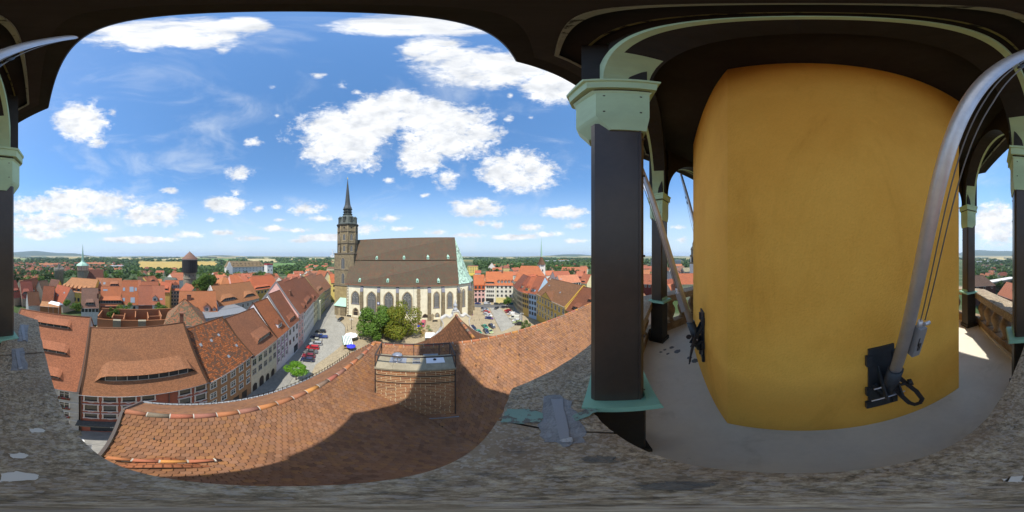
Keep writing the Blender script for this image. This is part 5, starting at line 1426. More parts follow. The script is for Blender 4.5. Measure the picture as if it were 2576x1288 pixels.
H_('salmon roof with a dark gable notch beside the brown apartment block', 1, 2300,985,2490,985, 10.4, 8.2, 13, white_w, RO('aa5440'), dorm=[('gab',.2,.15,2.4,1.8)], sky=[(.7,.25,1.4,1)])
H_('brick red roofs row behind the skylight roof, right part', 1, 2130,775,2400,772, 13.2, 4.6, 11, brick_r, RO('96462f'))
H_('orange red roof with a triple window band over the brown block', 1, 2395,790,2560,800, 13.4, 5, 11, yellow_w, RO('b0482a'), dorm=[('shed',.5,.12,5,1.3)])
H_('dark brown roofed house with a low slit dormer at the old town edge', 1, 2075,670,2230,670, 11.5, 5, 11, grey_w, RO('5c4238'), sky=[(.6,.7,.8,.8)], dorm=[('shed',.6,.1,5,1)])
H_('ochre gabled house with red eyebrow dormered roof in the old town edge', 1, 2235,665,2400,640, 12, 4.6, 12, yellow_w, RO('96482e'), dorm=[('eye',.5,.2,6,1.2)])
H_('deep red roof at the column edge with a low shadowed dormer', 1, 215,890,330,870, 6, 11, 15, plaster('a09080'), RO('96403a'), dorm=[('shed',.4,.3,6,1.4)])
H_('deep red roof with a single wide eyebrow dormer', 1, 335,895,515,885, 6.2, 10.4, 15, plaster('a09080'), RO('8e3c36'), dorm=[('eye',.42,.22,8,2.0)])
H_('rust brown roof with small gabled dormers above a grey gable wall', 1, 470,870,665,810, 6.4, 11, 14, plaster('9a9a90'), RO('8a4630'), dorm=[('gab',.3,.2,2,1.4),('hip',.75,.45,2,1.2)])
H_('grey brown weathered roof beside the rust brown roof', 1, 665,840,790,815, 7.4, 9, 12, plaster('a89f8e'), RO('7c584a'))
H_('bright rust orange roof with blue framed skylights', 1, 760,900,950,975, 6.2, 9, 12, plaster('b0a898'), RO('b0482c'), sky=[(.4,.35,1.2,1),(.75,.6,1.2,1)])
H_('brown orange roof with ragged timber gable near the white canopy', 1, 630,945,800,955, 6, 9, 11, plaster('97938a'), RO('9c4a30'))
H_('low brown gable roof directly behind the salmon ridge', 1, 430,1000,605,990, 8, 6.4, 9, grey_w, RO('7c4632'))
H_('low flat terracotta roof strip by the white canopy behind the salmon ridge', 1, 605,1010,890,1030, 8.4, 1.6, 7, plaster('a0663f'), RO('b06a44'))
H_('peach roof wedge at the wood edge behind the deep red roofs', 1, 345,745,500,720, 8, 6, 10, cream_w, RO('b87050'))
H_('small yellow gable with purple brown roof left of the arched hall', 1, 865,715,935,700, 11, 4.6, 9, plaster('d8bc54'), RO('7c4a44'), front=True)
# -- right of the church
q = [at('c',1330,330), at('c',1540,640)]
A_, B_, C_, D_, E_ = pol(.5,111.8), pol(1.9,98.8), pol(3.8,91.6), pol(5.9,87.8), pol(8.6,84)
F_ = pol(18.8,61)
house('grey green fronted house at the far corner of the car park row', A_, B_, 14.2, 7.6, 14, plaster('a8a58c'), RO('8c4438'), [(12,4),(9,4),(6,4),(3,4)], 4, (1,1.6), 'd', joint=True)
house('cream grey house with one red dormer, second of the car park row', B_, C_, 14.0, 7.8, 14, plaster('b8a98a'), RO('a04632'), [(12,4),(9,4),(6,4),(2.8,4)], 4, (1,1.6), 'd', dorm=[('hip',.45,.2,2,1.4)], joint=True)
house('mustard yellow house with bright orange roof and hipped dormer, beside the pale blue one', C_, D_, 14.2, 8.2, 14, plaster('c9a55c'), RO('b85030'), [(12,3),(9,3),(6,3)], 3, (1,1.6), 'd', dorm=[('hip',.5,.1,2.6,1.6)], joint=True)
house('pale blue fronted house between the mustard house and the yellow palace', D_, E_, 14.6, 8.4, 14, blue_w, RO('a04a36'), [(12.4,3),(9.2,3),(6,3),(3,3)], 3, (1,1.7), 'd', dorm=[('hip',.5,.08,2.2,1.5)], joint=True)
h = house('big yellow palace front with white framed windows, central pediment and broad brown roof', E_, F_, 14.8, 7.4, 18, plaster('cdab5a'), RO('855038'), [(12.6,9),(8.8,9),(5,9)], 9, (1.15,2.0), 'wx', sky=[(.62,.45,.8,.8),(.15,.6,.8,.8)], parapet=(0, plaster('c9a040')), edge=None)
mb = MB(); L = (F_-E_).length; c = L*.43
mb.mesh([(c-5,-.5,14.9),(c+5,-.5,14.9),(c,-.5,18.2),(c-5,0.4,14.9),(c+5,.4,14.9),(c,4.5,18.2)], [(0,1,2),(1,4,5,2),(3,0,2,5)]); mb.build('pediment', RO('a05a3c'), h)
mb = MB(); mb.mesh([(c-4.6,-.53,15),(c+4.6,-.53,15),(c,-.53,17.9)], [(0,1,2)]); mb.build('pediment_field', plaster('cdab5a'), h)
mb = MB(); mb.box(0, L, -.3, 0, 14.3, 14.8); mb.box(0, L, -.18, 0, 6.9, 7.2); mb.build('cornice', plaster('d9cfae'), h)
for i in (3, 4, 5):
    x = L*(i+.5)/9; mb = MB(); mb.tube([(x-.9,-.15,10.2),(x-.5,-.2,10.7),(x,-.22,10.9),(x+.5,-.2,10.7),(x+.9,-.15,10.2)], .12, 6); mb.build('window_hood', plaster('7c7a72'), h)
G_ = pol(29, 52)
house('dark red brown roof with a low shadowed dormer next to the yellow palace', F_+V((.3,-.3,0)), G_, 13.8, 8, 17, plaster('b89a5a'), RO('84422e'), [(11,5)], 5, (1.1,1.7), 'd', dorm=[('shed',.3,.1,3,1.2),('shed',.62,.5,2.4,.9)], joint=True)
P0, P1, P2 = at(4,380,800), at(4,520,797), at(4,872,800)
h = house('pink house with orange arched attic storey and arcaded ground floor by the choir', P0, P1, 10.2, 10, 13, pink_w, RO('b8542a'), [(8.7,3),(6.0,3)], 3, (1.3,1.4), 'd', hip=(0,0), joint=True)
mb = MB(); L = (P1-P0).length; mb.box(-.05, L+.05, -.12, 0, 10.0, 13.4); mb.build('orange_attic', plaster('b4582e'), h)
for i in range(3):
    for z0_, z1_, w in ((10.6,12.9,1.5),(.2,3.6,1.9)):
        x = L*(i+.5)/3; q = [(x+w/2*cos(t), z1_-w/2+w/2*sin(t)) for t in [pi*k/8 for k in range(9)]]+[(x-w/2, z0_),(x+w/2, z0_)]
        mb = MB(); mb.face([(a,-.14 if z0_ > 5 else -.05,b) for a, b in q]); mb.build('arched_window', glass, h)
h = house('long white town house with orange roof, five box dormers and arcaded ground floor', P1, P2, 13.4, 9.2, 14, plaster('ddd8c8'), RO('b8562c'), [], 0, (1.2,1.5), 'w', chim=[(.62,.45,1,1.6),(.15,.5,1,1.4)], dorm=[('shed',.17,.08,7,1.6)]+[('hip',.49+.125*i,.12,1.5,2.0,zinc) for i in range(5)])
L = (P2-P1).length
for z in (11.8, 8.6, 5.4):
    for x in (.08,.15,.22,.29): add_win(h, x*L, z, .9, 1.4, 'd')
    for x in (.45,.60,.75,.90): add_win(h, x*L, z, 1.2, 1.4, 'd')
for x in (.1,.24):
    mb = MB(); mb.box(x*L-1.4, x*L+1.4, -.05, 0, .1, 3.3); mb.build('passage', dark_in, h)
for i in range(4):
    x = L*(.45+i*.15); w = 2.0; q = [(x+w/2*cos(t), 2.4+w/2*sin(t)) for t in [pi*k/8 for k in range(9)]]+[(x-w/2, .5),(x+w/2, .5)]
    mb = MB(); mb.face([(a,-.05,b) for a, b in q]); mb.build('arched_window', plain('shop_glass', (.14,.05,.03), .3), h)
mb = MB(); mb.box(.385*L, .395*L, -.15, 0, 0, 13.2); mb.box(.40*L, .985*L, -.06, 0, 0, 3.9); mb.build('yellow_base', plaster('ddcf8c'), h)
house('taller orange roofed house with one long attic dormer behind the white town house', pol(.8,128), pol(11,121), 15, 11.5, 16, white_w, RO('bc5a34'), hip=(.35,.75), dorm=[('shed',.55,.12,15,1.5)])
H_('red roofed low house behind the mustard house with a narrow chimney', 4, 1160,560,1290,500, 15.5, 5, 12, cream_w, RO('b04a30'), chim=[(.5,.3,.8,1.6)])
H_('wide salmon roof with white window band behind the yellow palace', 4, 1470,560,1725,540, 13.5, 5.4, 14, white_w, RO('b8634c'), rows=[(12,8)], win=(1.2,1.5), st='d', sky=[(.1,.5,1,1)])
H_('pink walled roof block with twin chimneys right of the palace ridge', 4, 1660,470,1800,470, 16.5, 4, 12, plaster('c9806c'), RO('b0523c'), chim=[(.0,.3,1.2,2.2),(.8,.3,1.2,2)])
H_('brick red roof near the dark column with a steep left edge', 4, 1400,480,1600,470, 14, 5, 14, white_w, RO('a04834'))
H_('terracotta hipped roof with dormer just left of the dark column', 4, 1700,550,1800,560, 12.5, 6.5, 14, cream_w, RO('a85038'), dorm=[('shed',.5,.1,4,1.2)])
H_('row of orange roofs before the tree belt at the right', 4, 1480,395,1800,400, 12, 5, 12, cream_w, RO('b4583c'))
H_('white walled house with orange hip below the thin green steeple', 4, 1290,460,1420,450, 11, 5, 12, white_w, RO('b4583a'))
H_('yellow five storey apartment block far among trees beside the copper choir', 4, 300,345,430,345, 17, .6, 12, plaster('e0c860'), plain('red_flat_roof', (.3,.1,.06), .8), rows=[(15,6),(12.4,6),(9.8,6),(7.2,6)], win=(1.4,1.6), st='w', over=.1)
H_('red roofed villa at the foot of the yellow apartment block', 4, 390,430,470,430, 7, 4, 9, white_w, RO('b04434'))
H_('steep red gabled house among the dark trees right of the yellow block', 4, 560,355,650,355, 12, 9, 10, white_w, RO('a8503a'), front=True)
# -- seen between the two dark columns and beside the core
H_('long red roof with two small dormers over a dark red windowed wall', 'f', 1540,845,1790,855, 13, 6.6, 13, plaster('6e2c24'), RO('aa5038'), rows=[(11.4,4)], win=(1.2,1.8), st='wx', joint=False, dorm=[('eye',.2,.3,2,.5),('eye',.6,.3,2,.5)])
H_('peach gabled house behind the long red roof between the columns', 'f', 1540,690,1700,690, 15, 4.4, 12, plaster('c8845c'), RO('b4603c'))
H_('grey flat apartment block between the dark columns', 'f', 1715,465,1790,470, 23, .5, 12, plaster('b0b2ae'), zinc, rows=[(21,3),(18,3),(15,3)], win=(1.6,1.6), over=.1)
H_('grey office block above the roofs beside the leaning flagpole', 'f', 2110,460,2215,460, 24, .5, 14, plaster('b4b4b0'), zinc, rows=[(22,6),(19,6),(16,6)], win=(1.6,1.4), over=.1)
H_('broad tomato red roof next to the ochre wall with a brown seam', 'f', 2170,855,2455,850, 13, 7.4, 16, cream_w, RO('b4502e'))
H_('grey walled house with timbered brown roof behind the flagpole', 'f', 2150,690,2300,600, 14, 5, 12, grey_w, RO('7c4a40'))
H_('pale grey long roof below the slim church tower', 'f', 2270,650,2470,640, 14.4, 4.6, 13, plaster('b0aca0'), RO('8c7c70'))
H_('orange roof strip left of the office block', 'f', 2110,560,2230,560, 15.5, 4, 11, white_w, RO('b86040'))
# -- beyond the far gallery parapet, right edge of the photograph
H_('mauve brown hipped roof over a dark wall beyond the gallery parapet', 'e', 420,930,800,910, 14, 6.6, 14, plaster('4a3630'), RO('76504a'), hip=(0,1), rows=[(12.6,3)], win=(1.2,1.6), st='wx')
H_('orange tiled roof low beyond the parapet at the right edge', 'e', 840,1060,1090,1150, 11, 7, 13, plaster('9a5a40'), RO('a8523a'))
# roofless brick shell
sh = empty('brick_shell', at(1,2080,1200,12), R(131.4), 'roofless orange brick shell of unfinished rooms behind the mottled roof', 'ruin')
orb = mott('raw_orange_brick', (.36,.155,.07), (.30,.13,.06), 2, .9, .2, 12, .15)
sh.location.z = 8
for x0_, x1_, y0_, y1_, h_ in ((-14,14,6,6.35,5.5),(-14,14,-1,-.65,3.6),(-14,-13.65,-.65,6,4.6),(13.65,14,-.65,6,5),(-9,-8.7,-.65,6,4.4),(-5,-4.7,-.65,6,3.9),(-1,-.7,-.65,6,4.8),(3.5,3.8,-.65,6,4.4),(8,8.3,-.65,6,4.9),(-8.7,-5,2.4,2.7,4.2),(3.8,8,2.6,2.9,3.8)):
    mb = MB(); mb.box(x0_, x1_, y0_, y1_, 0, h_); mb.build('brick_wall', orb, sh)
for x in (-7, 1.4):
    mb = MB(); mb.box(x-1.3, x+1.3, -2.4, -1.0, 0, 3.9); mb.build('concrete_shaft', conc, sh)
mb = MB(); mb.box(-14.5, 14.5, -3.5, 6.5, -8, .02); mb.build('concrete_slab', conc, sh)
HAZE = 8e-5
# ------------------------------------------------------------------ landmarks further off
def water_tower():
    p = pol(-113.3, 128); r = empty('water_tower', (p.x, p.y, 0), R(20), 'black water tank tower with brown cone roof on a stone shaft', 'water tower')
    mb = MB(); mb.lathe([(5.2,0),(5.0,16.5),(5.25,16.8),(5.25,17.6),(5.0,17.8),(5.0,22)], 36); mb.build('stone_shaft', mott('tower_rubble', (.26,.22,.16), (.17,.15,.115), .9, .9, .3, 5, .3), r)
    mb = MB(); mb.lathe([(6,21.8),(6,31.6)], 36); mb.build('tank', mott('black_tank', (.018,.018,.02), (.03,.028,.028), 1, .5), r)
    for k in range(24):
        a = 2*pi*k/24; mb = MB(); mb.box(6.0, 6.12, -.1, .1, 21.9, 31.5, 0, M4.Rotation(a, 4, 'Z')); mb.build('tank_rib', plain('tank_rib', (.03,.03,.032), .5), r)
    mb = MB(); mb.lathe([(6.1,31.5),(6.25,31.7),(6.25,32.1),(6.1,32.2)], 24, 0, (0,0,0), 0, True); mb.build('rim', plain('pale_rim', (.45,.43,.40), .7), r)
    mb = MB(); mb.lathe([(6.5,32.1),(5.6,33.2),(.25,38.0),(.05,38.8)], 24); mb.build('cone_roof', mott('brown_cone_tiles', (.20,.115,.08), (.15,.085,.065), 1.3, .8, .2, 8, .2), r)
    mb = MB()
    for k in range(10):
        a = 2*pi*k/10; mb.box(4.98, 5.04, -.3, .3, 19, 20, 0, M4.Rotation(a, 4, 'Z'))
    tag(mb.build('window', dark_in, r), kind='stuff')
water_tower()
def round_tower():
    p = pol(-159.3, 190, -8); r = empty('round_tower', p, 0, 'stout round grey stone tower with battlements and small cone among the trees', 'tower')
    mb = MB(); mb.lathe([(5.4,0),(5.2,24),(5.9,25),(5.9,27.5),(5.4,27.6)], 20, 0, (0,0,0), 0, True); mb.build('shaft', mott('tower_rubble', (.26,.22,.16), (.17,.15,.115), .9, .9, .3, 5, .3), r)
    for k in range(12): mb = MB(); mb.box(5.3, 5.95, -.8, .8, 27.5, 29, 0, M4.Rotation(k*pi/6, 4, 'Z')); mb.build('merlon', plaster('c8b8a4'), r)
    mb = MB(); mb.lathe([(2.6,27.5),(1.6,30),(.1,35)], 12); mb.build('cone', mott('grey_cone', (.22,.20,.17)), r)
round_tower()
def old_church():
    p = pol(-150.9, 165, -5); r = empty('hill_church', p, R(-62), 'old church with half timbered tower gallery, thin green spire and red roof', 'church')
    mb = MB(); mb.box(-4, 4, -4, 4, 0, 25); mb.build('tower_wall', mott('tower_rubble', (.26,.22,.16)), r)
    mb = MB(); mb.lathe([(5.6,25),(5.9,25.3),(5.9,30)], 8, pi/8); g = mb.build('gallery', plaster('d6c4b0'), r)
    mb = MB()
    for k in range(8):
        for f in (-.9,-.3,.3,.9): mb.box(5.44, 5.55, f*2.2-.14, f*2.2+.14, 25.3, 30, 0, M4.Rotation(k*pi/4, 4, 'Z'))
        for z in (25.4, 27.6, 29.7): mb.box(5.44, 5.56, -2.25, 2.25, z, z+.25, 0, M4.Rotation(k*pi/4, 4, 'Z'))
    tag(mb.build('timber', plain('red_timber', (.22,.06,.045), .8), g), kind='stuff')
    cp = mott('pale_copper', (.36,.56,.44), (.30,.48,.38), 2, .6)
    mb = MB(); mb.lathe([(6.8,29.9),(5.5,31.4),(2.2,33.5),(1.3,35)], 8, pi/8); mb.build('cap', cp, r)
    mb = MB(); mb.lathe([(1.3,35),(1.2,37),(.75,41),(.35,47),(.05,52)], 8, pi/8); mb.build('spire', cp, r)
    rf = RO('763c34')
    r2 = empty('nave', (0,0,0)); r2.parent = r; r2.rotation_euler.z = R(150.9+62)
    for x0_, x1_, e_, t_, yb in ((6.5,21,13.0,25.5,-3.5),(-5,7.5,12.5,21.5,-6)):
        mb = MB(); mb.box(x0_, x1_, yb, yb+17, 0, e_); mb.face([(x0_,yb,e_),(x0_,yb+8.5,t_),(x0_,yb+17,e_)]); mb.face([(x1_,yb,e_),(x1_,yb+17,e_),(x1_,yb+8.5,t_)]); mb.build('nave_wall', plaster('b8ac9c'), r2)
        mb = MB(); mb.slab((x0_-.4,yb-.4,e_-.4),(x1_+.4,yb-.4,e_-.4),(x1_+.2,yb+8.5,t_),(x0_-.2,yb+8.5,t_)); mb.build('roof', rf, r2); mb = MB(); mb.slab((x1_+.4,yb+17.4,e_-.4),(x0_-.4,yb+17.4,e_-.4),(x0_-.2,yb+8.5,t_),(x1_+.2,yb+8.5,t_)); mb.build('roof', rf, r2)
old_church()
def castle():
    a, b = atd(2, 985, 480, 300), atd(2, 1500, 440, 330); d = b-a; L = hypot(d.x, d.y)
    r = empty('castle', (a.x, a.y, -4), atan2(d.y, d.x), 'long white castle with brown tiled roof dotted with slit dormers', 'castle')
    mb = MB(); mb.box(0, L, 0, 16, 0, 18.2); mb.build('wall', plaster('cfccc4'), r)
    rf = RO('7e6250')
    mb = MB(); mb.slab((-1,-1,17.8),(L*.36,-1,17.8),(L*.32,8,29),(4,8,29)); mb.build('roof', rf, r)
    mb = MB(); mb.slab((L*.36,-1,17.8),(L+1,-1,17.8),(L-8,8,28.4),(L*.34,8,28.4)); mb.build('roof', rf, r)
    mb = MB(); mb.slab((-1,17,17.8),(-1,-1,17.8),(4,8,29),(4,8,29)); mb.slab((L+1,-1,17.8),(L+1,17,17.8),(L-8,8,28.4),(L-8,8,28.4)); mb.build('roof', rf, r)
    js = MB()
    for z in (15, 10.5):
        for i in range(11): x = L*(i+.5)/11; js.box(x-.6, x+.6, -.1, 0, z-.9, z+.9)
    tag(js.build('window', glass, r), kind='stuff')
    js = MB()
    for i in range(18): x = 6+(L-15)*(i % 9)/8+rnd.uniform(-1,1); f = .28 if i < 9 else .58; js.box(x-1.3, x+1.3, -1+f*9-.6, -1+f*9+.5, 17.8+f*11.5, 18.35+f*11.5)
    tag(js.build('slit_dormer', dark_in, r), kind='stuff')
    mb = MB(); mb.ext([(-6,0),(6,0),(6,18),(3.5,21),(2.6,25),(0,28),(-2.6,25),(-3.5,21),(-6,18)], -1.5, -.3, 0, M4.Translation((5,-.2,0))); mb.build('scroll_gable', plaster('e2dfd8'), r)
    t = at(2,1495,440,0); t = atd(2, 1548, 440, 322)
    r = empty('castle_tower', (t.x, t.y, -4), atan2(d.y, d.x), 'square white castle tower with dark red battlements and paired windows', 'tower')
    mb = MB(); mb.box(-6.2, 6.2, -6, 6, 0, 21); mb.build('wall', plaster('dcdad4'), r)
    rd = plain('red_battlement', (.30,.05,.05), .8); mb = MB(); mb.box(-6.6, 6.6, -6.4, 6.4, 21, 22.6); mb.build('parapet', rd, r)
    for x in (-5.6,-2.8,0,2.8,5.6):
        mb = MB(); mb.box(x-.75, x+.75, -6.4, -5.6, 22.6, 24.4); mb.build('merlon', rd, r); mb = MB(); mb.box(x-.75, x+.75, 5.6, 6.4, 22.6, 24.4); mb.build('merlon', rd, r)
    for x in (-1.6, 1.6): add_win(r, x, 17.5, 1.2, 2, 'd', -6.01); add_win(r, x*2, 11, 1.4, 3, 'd', -6.01)
castle()
def thin_tower(label, p, hgt, w, wall, cap, kind):
    r = empty('church_steeple', p, R(15), label, 'steeple')
    mb = MB(); mb.box(-w, w, -w, w, 0, hgt*.45); mb.build('tower_wall', wall, r)
    if kind == 0:
        mb = MB(); mb.lathe([(w*1.5,hgt*.445),(w*1.0,hgt*.50),(w*.3,hgt*.60)], 8, pi/8); mb.build('roof', RO('8c5a48'), r)
        mb = MB(); mb.lathe([(w*.3,hgt*.59),(w*.28,hgt*.68),(w*.12,hgt*.85),(.05,hgt)], 8, pi/8); mb.build('spire', cap, r)
    else:
        mb = MB(); mb.lathe([(w*1.05,hgt*.45),(w*1.0,hgt*.62),(w*1.15,hgt*.63),(w*1.15,hgt*.65),(w*.75,hgt*.66),(w*.75,hgt*.76),(w*.95,hgt*.78),(w*.5,hgt*.84),(w*.28,hgt*.86),(w*.28,hgt*.9),(w*.3,hgt*.91),(.08,hgt*.97),(.04,hgt)], 8, pi/8); mb.build('belfry', cap, r)
        for k in range(8):
            mb = MB(); mb.box(w*.99*cos(pi/8), w*1.0, -w*.2, w*.2, hgt*.49, hgt*.6, 0, M4.Rotation(k*pi/4, 4, 'Z')); mb.build('belfry_opening', white_paint if k % 3 == 0 else dark_in, r)
    for z in (.2, .33): add_win(r, 0, hgt*z, 1.2, 2.2, 'd', -w-.01)
a = atd(4, 1228, 400, 185); thin_tower('thin green needle steeple over a white tower among trees', (a.x, a.y, 0), 56, 3.3, white_w, mott('pale_copper', (.36,.56,.44)), 0)
a = atd('f', 2412, 500, 205); thin_tower('slim dark baroque church tower with white base next to the ochre wall', (a.x, a.y, 0), 55, 3.7, plaster('d8d4d0'), mott('dark_sandstone', (.24,.19,.11)), 1)
a = atd(2, 2415, 280, 2600)
for i, (dx, hh) in enumerate(((0,150),(-40,60),(45,45))):
    e = empty('chimney_tower', (a.x+dx, a.y, terr(a.x, a.y)), 0, ('tall pale power station chimney on the horizon left of the church tower','lower pale boiler block left of the distant chimney','small pale boiler block right of the distant chimney')[i], 'chimney')
    mb = MB(); mb.lathe([(9 if i == 0 else 20,0),(6 if i == 0 else 20,hh)], 10); mb.build('shaft', plaster('c8ccd0'), e)
# viaduct beyond the gallery parapet, right edge
a, b = atd('e', 770, 850, 150), atd('e', 1110, 800, 175); d = b-a; L = hypot(d.x, d.y)
r = empty('viaduct', (a.x, a.y, -14), atan2(d.y, d.x), 'stone arched road bridge with pale deck beyond the orange roof', 'bridge')
mb = MB(); n = 3; zz = a.z+14
for i in range(n):
    x0_, x1_ = L*i/n, L*(i+1)/n; pts_ = [(x0_,0),(x0_+2,0)]+[(x0_+2+(x1_-x0_-2)*.5*(1-cos(pi*k/8)), zz-7+4.5*sin(pi*k/8)) for k in range(9)]+[(x1_,0),(x1_,zz-1),(x0_,zz-1)]
    for (xa, za), (xb, zb_) in zip(pts_[1:10], pts_[2:11]): mb.mesh([(xa,0,za),(xb,0,zb_),(xb,0,zz-1),(xa,0,zz-1),(xa,9,za),(xb,9,zb_),(xb,9,zz-1),(xa,9,zz-1)], [(0,1,2,3),(4,7,6,5),(0,4,5,1)])
    mb.box(x0_, x0_+2, 0, 9, 0, zz-1)
mb.build('arch', mott('tower_rubble', (.26,.22,.16)), r)
mb = MB(); mb.box(-20, L+6, -.5, 9.5, zz-1, zz); mb.build('deck', plaster('cfccc4'), r)

# ------------------------------------------------------------------ trees
def leaf_mat(name, cols):
    m, t, b = new(name)
    ge = node(t, 'ShaderNodeNewGeometry'); oi = node(t, 'ShaderNodeObjectInfo')
    cr = node(t, 'ShaderNodeValToRGB', {0: mth(t, 'FRACT', mth(t, 'ADD', ge.outputs['Random Per Island'], mth(t, 'MULTIPLY', oi.outputs['Random'], .35)))})
    e = cr.color_ramp
    while len(e.elements) < len(cols): e.elements.new(.5)
    for i, c in enumerate(cols): e.elements[i].position = i/(len(cols)-1); e.elements[i].color = (*c, 1)
    v = mth(t, 'ADD', mth(t, 'MULTIPLY', oi.outputs['Random'], .6), .7)
    col = mixc(t, 1.0, cr.outputs[0], node(t, 'ShaderNodeCombineColor', {0: v, 1: v, 2: v}).outputs[0], 'MULTIPLY')
    t.links.new(col, b.inputs['Base Color']); b.inputs['Roughness'].default_value = .6; b.inputs['Specular IOR Level'].default_value = .2
    tr = node(t, 'ShaderNodeBsdfTranslucent', {'Color': col}); mx = node(t, 'ShaderNodeMixShader', {0: .3})
    t.links.new(b.outputs[0], mx.inputs[1]); t.links.new(tr.outputs[0], mx.inputs[2]); t.links.new(mx.outputs[0], t.nodes['Material Output'].inputs[0])
    return m
green1 = leaf_mat('leaf_green', [(.05,.10,.014),(.085,.16,.02),(.12,.20,.03),(.07,.135,.018)])
green2 = leaf_mat('leaf_yellow_green', [(.15,.21,.018),(.25,.28,.025),(.30,.28,.035),(.18,.24,.02)])
green3 = leaf_mat('leaf_fresh', [(.08,.20,.015),(.12,.27,.02),(.17,.33,.03)])
dgreen = leaf_mat('leaf_dark', [(.035,.068,.02),(.055,.10,.026),(.075,.125,.03),(.095,.145,.038)])
bark = mott('bark', (.10,.075,.05), (.06,.045,.03), 3, .95, .3, 15, .3)
def crown_me(name, rx, ry, rz, n, leaf, mat, seed, lobes=9, off=.68, zc=0.0):
    q = random.Random(seed); mb = MB()
    L = []
    for i in range(lobes):
        a, u = q.uniform(0, 2*pi), q.uniform(-.65, .85); s = sqrt(1-u*u)
        L.append((V((rx*off*s*cos(a), ry*off*s*sin(a), rz*off*1.03*u)), q.uniform(.24, .44)))
    L.append((V((0,0,0)), .55)); L.append((V((0,0,-rz*.2)), .5))
    for i in range(n):
        c, k = q.choice(L)
        d = V((q.gauss(0,1), q.gauss(0,1), q.gauss(0,1))).normalized()
        r_ = k*q.uniform(.72, 1.06)
        p = c+V((d.x*rx*r_, d.y*ry*r_, d.z*rz*r_)); p.z += zc
        nr = (d+V((q.gauss(0,.45), q.gauss(0,.45), q.gauss(.25,.45)))).normalized()
        u = nr.cross(V((q.gauss(0,1), q.gauss(0,1), q.gauss(0,1)))).normalized(); w = nr.cross(u)
        s = leaf*q.uniform(.6, 1.35)
        mb.mesh([p-u*s, p+w*s*.7+nr*s*.15, p+u*s, p-w*s*.7-nr*s*.1], [(0,1,2,3)])
    return mb.data('crown', mat)
def trunk_me(h, r, spread, seed):
    q = random.Random(seed); mb = MB(); mb.tube([(0,0,-.5),(0,0,h*.25),(q.uniform(-.1,.1)*h*.3,0,h*.6)], [r*1.3, r, r*.75], 8)
    for i in range(6):
        a = i*pi/3+q.uniform(-.4,.4); mb.tube([(0,0,h*.4+i*h*.03),(cos(a)*spread*.4, sin(a)*spread*.4, h*.65),(cos(a)*spread*.75, sin(a)*spread*.75, h*.9)], [r*.5, r*.35, r*.12], 5, 0, False)
    return mb.data('trunk', bark)
def tree(p, cm, tm, zc, label, group=None, rz=0.0, s=1.0, name='tree'):
    r = empty(name, p, rz, label, 'tree', group); r.scale = (s, s, s*rnd.uniform(.9, 1.1))
    if tm: link('trunk', tm, r)
    link('crown', cm, r, M4.Translation((0,0,zc))); return r
p = at('a',1230,1010,0); A1 = atd('a',1215,760,62.5); A2 = atd('a',1960,760,61.5)
A1.z = A2.z = 0
tree(A1, crown_me('crown', 6.9, 6.4, 7.5, 11500, .29, green1, 3, 20, .85), trunk_me(9, .4, 4, 3), 7.2, 'big deep green tree in front of the church, left of the yellowing one')
tree(A2, crown_me('crown', 7.0, 6.4, 7.7, 11500, .29, green2, 6, 20, .85), trunk_me(9, .4, 4, 5), 7.4, 'big yellowing tree in front of the church beside the deep green one')
B = at(6,735,905,0); bx = atd(6,800,830,36.5); bx.z = 0
tree(bx, crown_me('crown', 2.9, 2.9, 1.9, 5200, .14, green3, 8, 14), trunk_me(4, .14, 1.5, 8), 4.9, 'trimmed bright green ball tree at the foot of the parked cars')
T = atd(2, 690, 620, 103); T.z = 0
tree(T, crown_me('crown', 9.0, 8, 7.6, 7500, .42, green1, 12, 26), trunk_me(17, .5, 6, 12), 16.8, 'large leafy tree standing before the water tower')
T = at('c',1125,350); tree(T, crown_me('crown', 3.0, 3.0, 3.6, 2200, .26, green1, 14, 12), trunk_me(5, .2, 2, 14), 5.6, 'small street tree in front of the white town house arches')
T = at('c',1720,850,0); T = atd('c',1720,720,66); T.z = 0
tree(T, crown_me('crown', 2.2, 2.2, 3.6, 1800, .2, green1, 15, 12), trunk_me(4, .15, 1.5, 15), 4.2, 'bushy tree by the mustard and blue house fronts')
T = atd('c',1890,800,62); T.z = 0; tree(T, crown_me('crown', 1.2, 1.2, 2.2, 900, .16, green1, 16, 8), trunk_me(2.5, .1, .8, 16), 2.6, 'little tree under the pale blue house beside the roof ridge')
for k_, x, y, d_, s_, lb in ((1,1895,1020,75,1.0,'round garden tree before the orange loggia roof'),(1,1150,1010,78,.8,'loose garden shrub tree below the yellow arched hall wall'),(1,1700,1120,62,.7,'low green shrubs behind the salmon ridge near the brick shell'),(1,2420,1080,70,.8,'green bush behind the unfinished orange brick walls'),(2,90,970,68,.8,'green tree clump left of the mottled grey brown roof'),(1,1010,985,88,.6,'small dark tree beside the mauve roofed house'),(1,2390,980,80,.5,'thin garden tree at the salmon roof with gable notch')):
    T = atd(k_, x, y, d_); z_ = T.z; T.z = max(0, z_-5)
    tree(T, crown_me('crown', 4*s_, 4*s_, 3.6*s_, 1200, .24, green1, int(x), 10), None, z_-T.z, lb)
midv = [(crown_me('crown', 4.6, 4.6, 5.0, 420, .62, m_, 30+i, 9), trunk_me(6, .3, 3, 30+i)) for i, m_ in enumerate((dgreen, green1, dgreen, green1, dgreen, green1))]
taken = []
for o in list(C.objects):
    if o.parent is None and o.get('category') == 'house': taken.append((o.location.x, o.location.y))
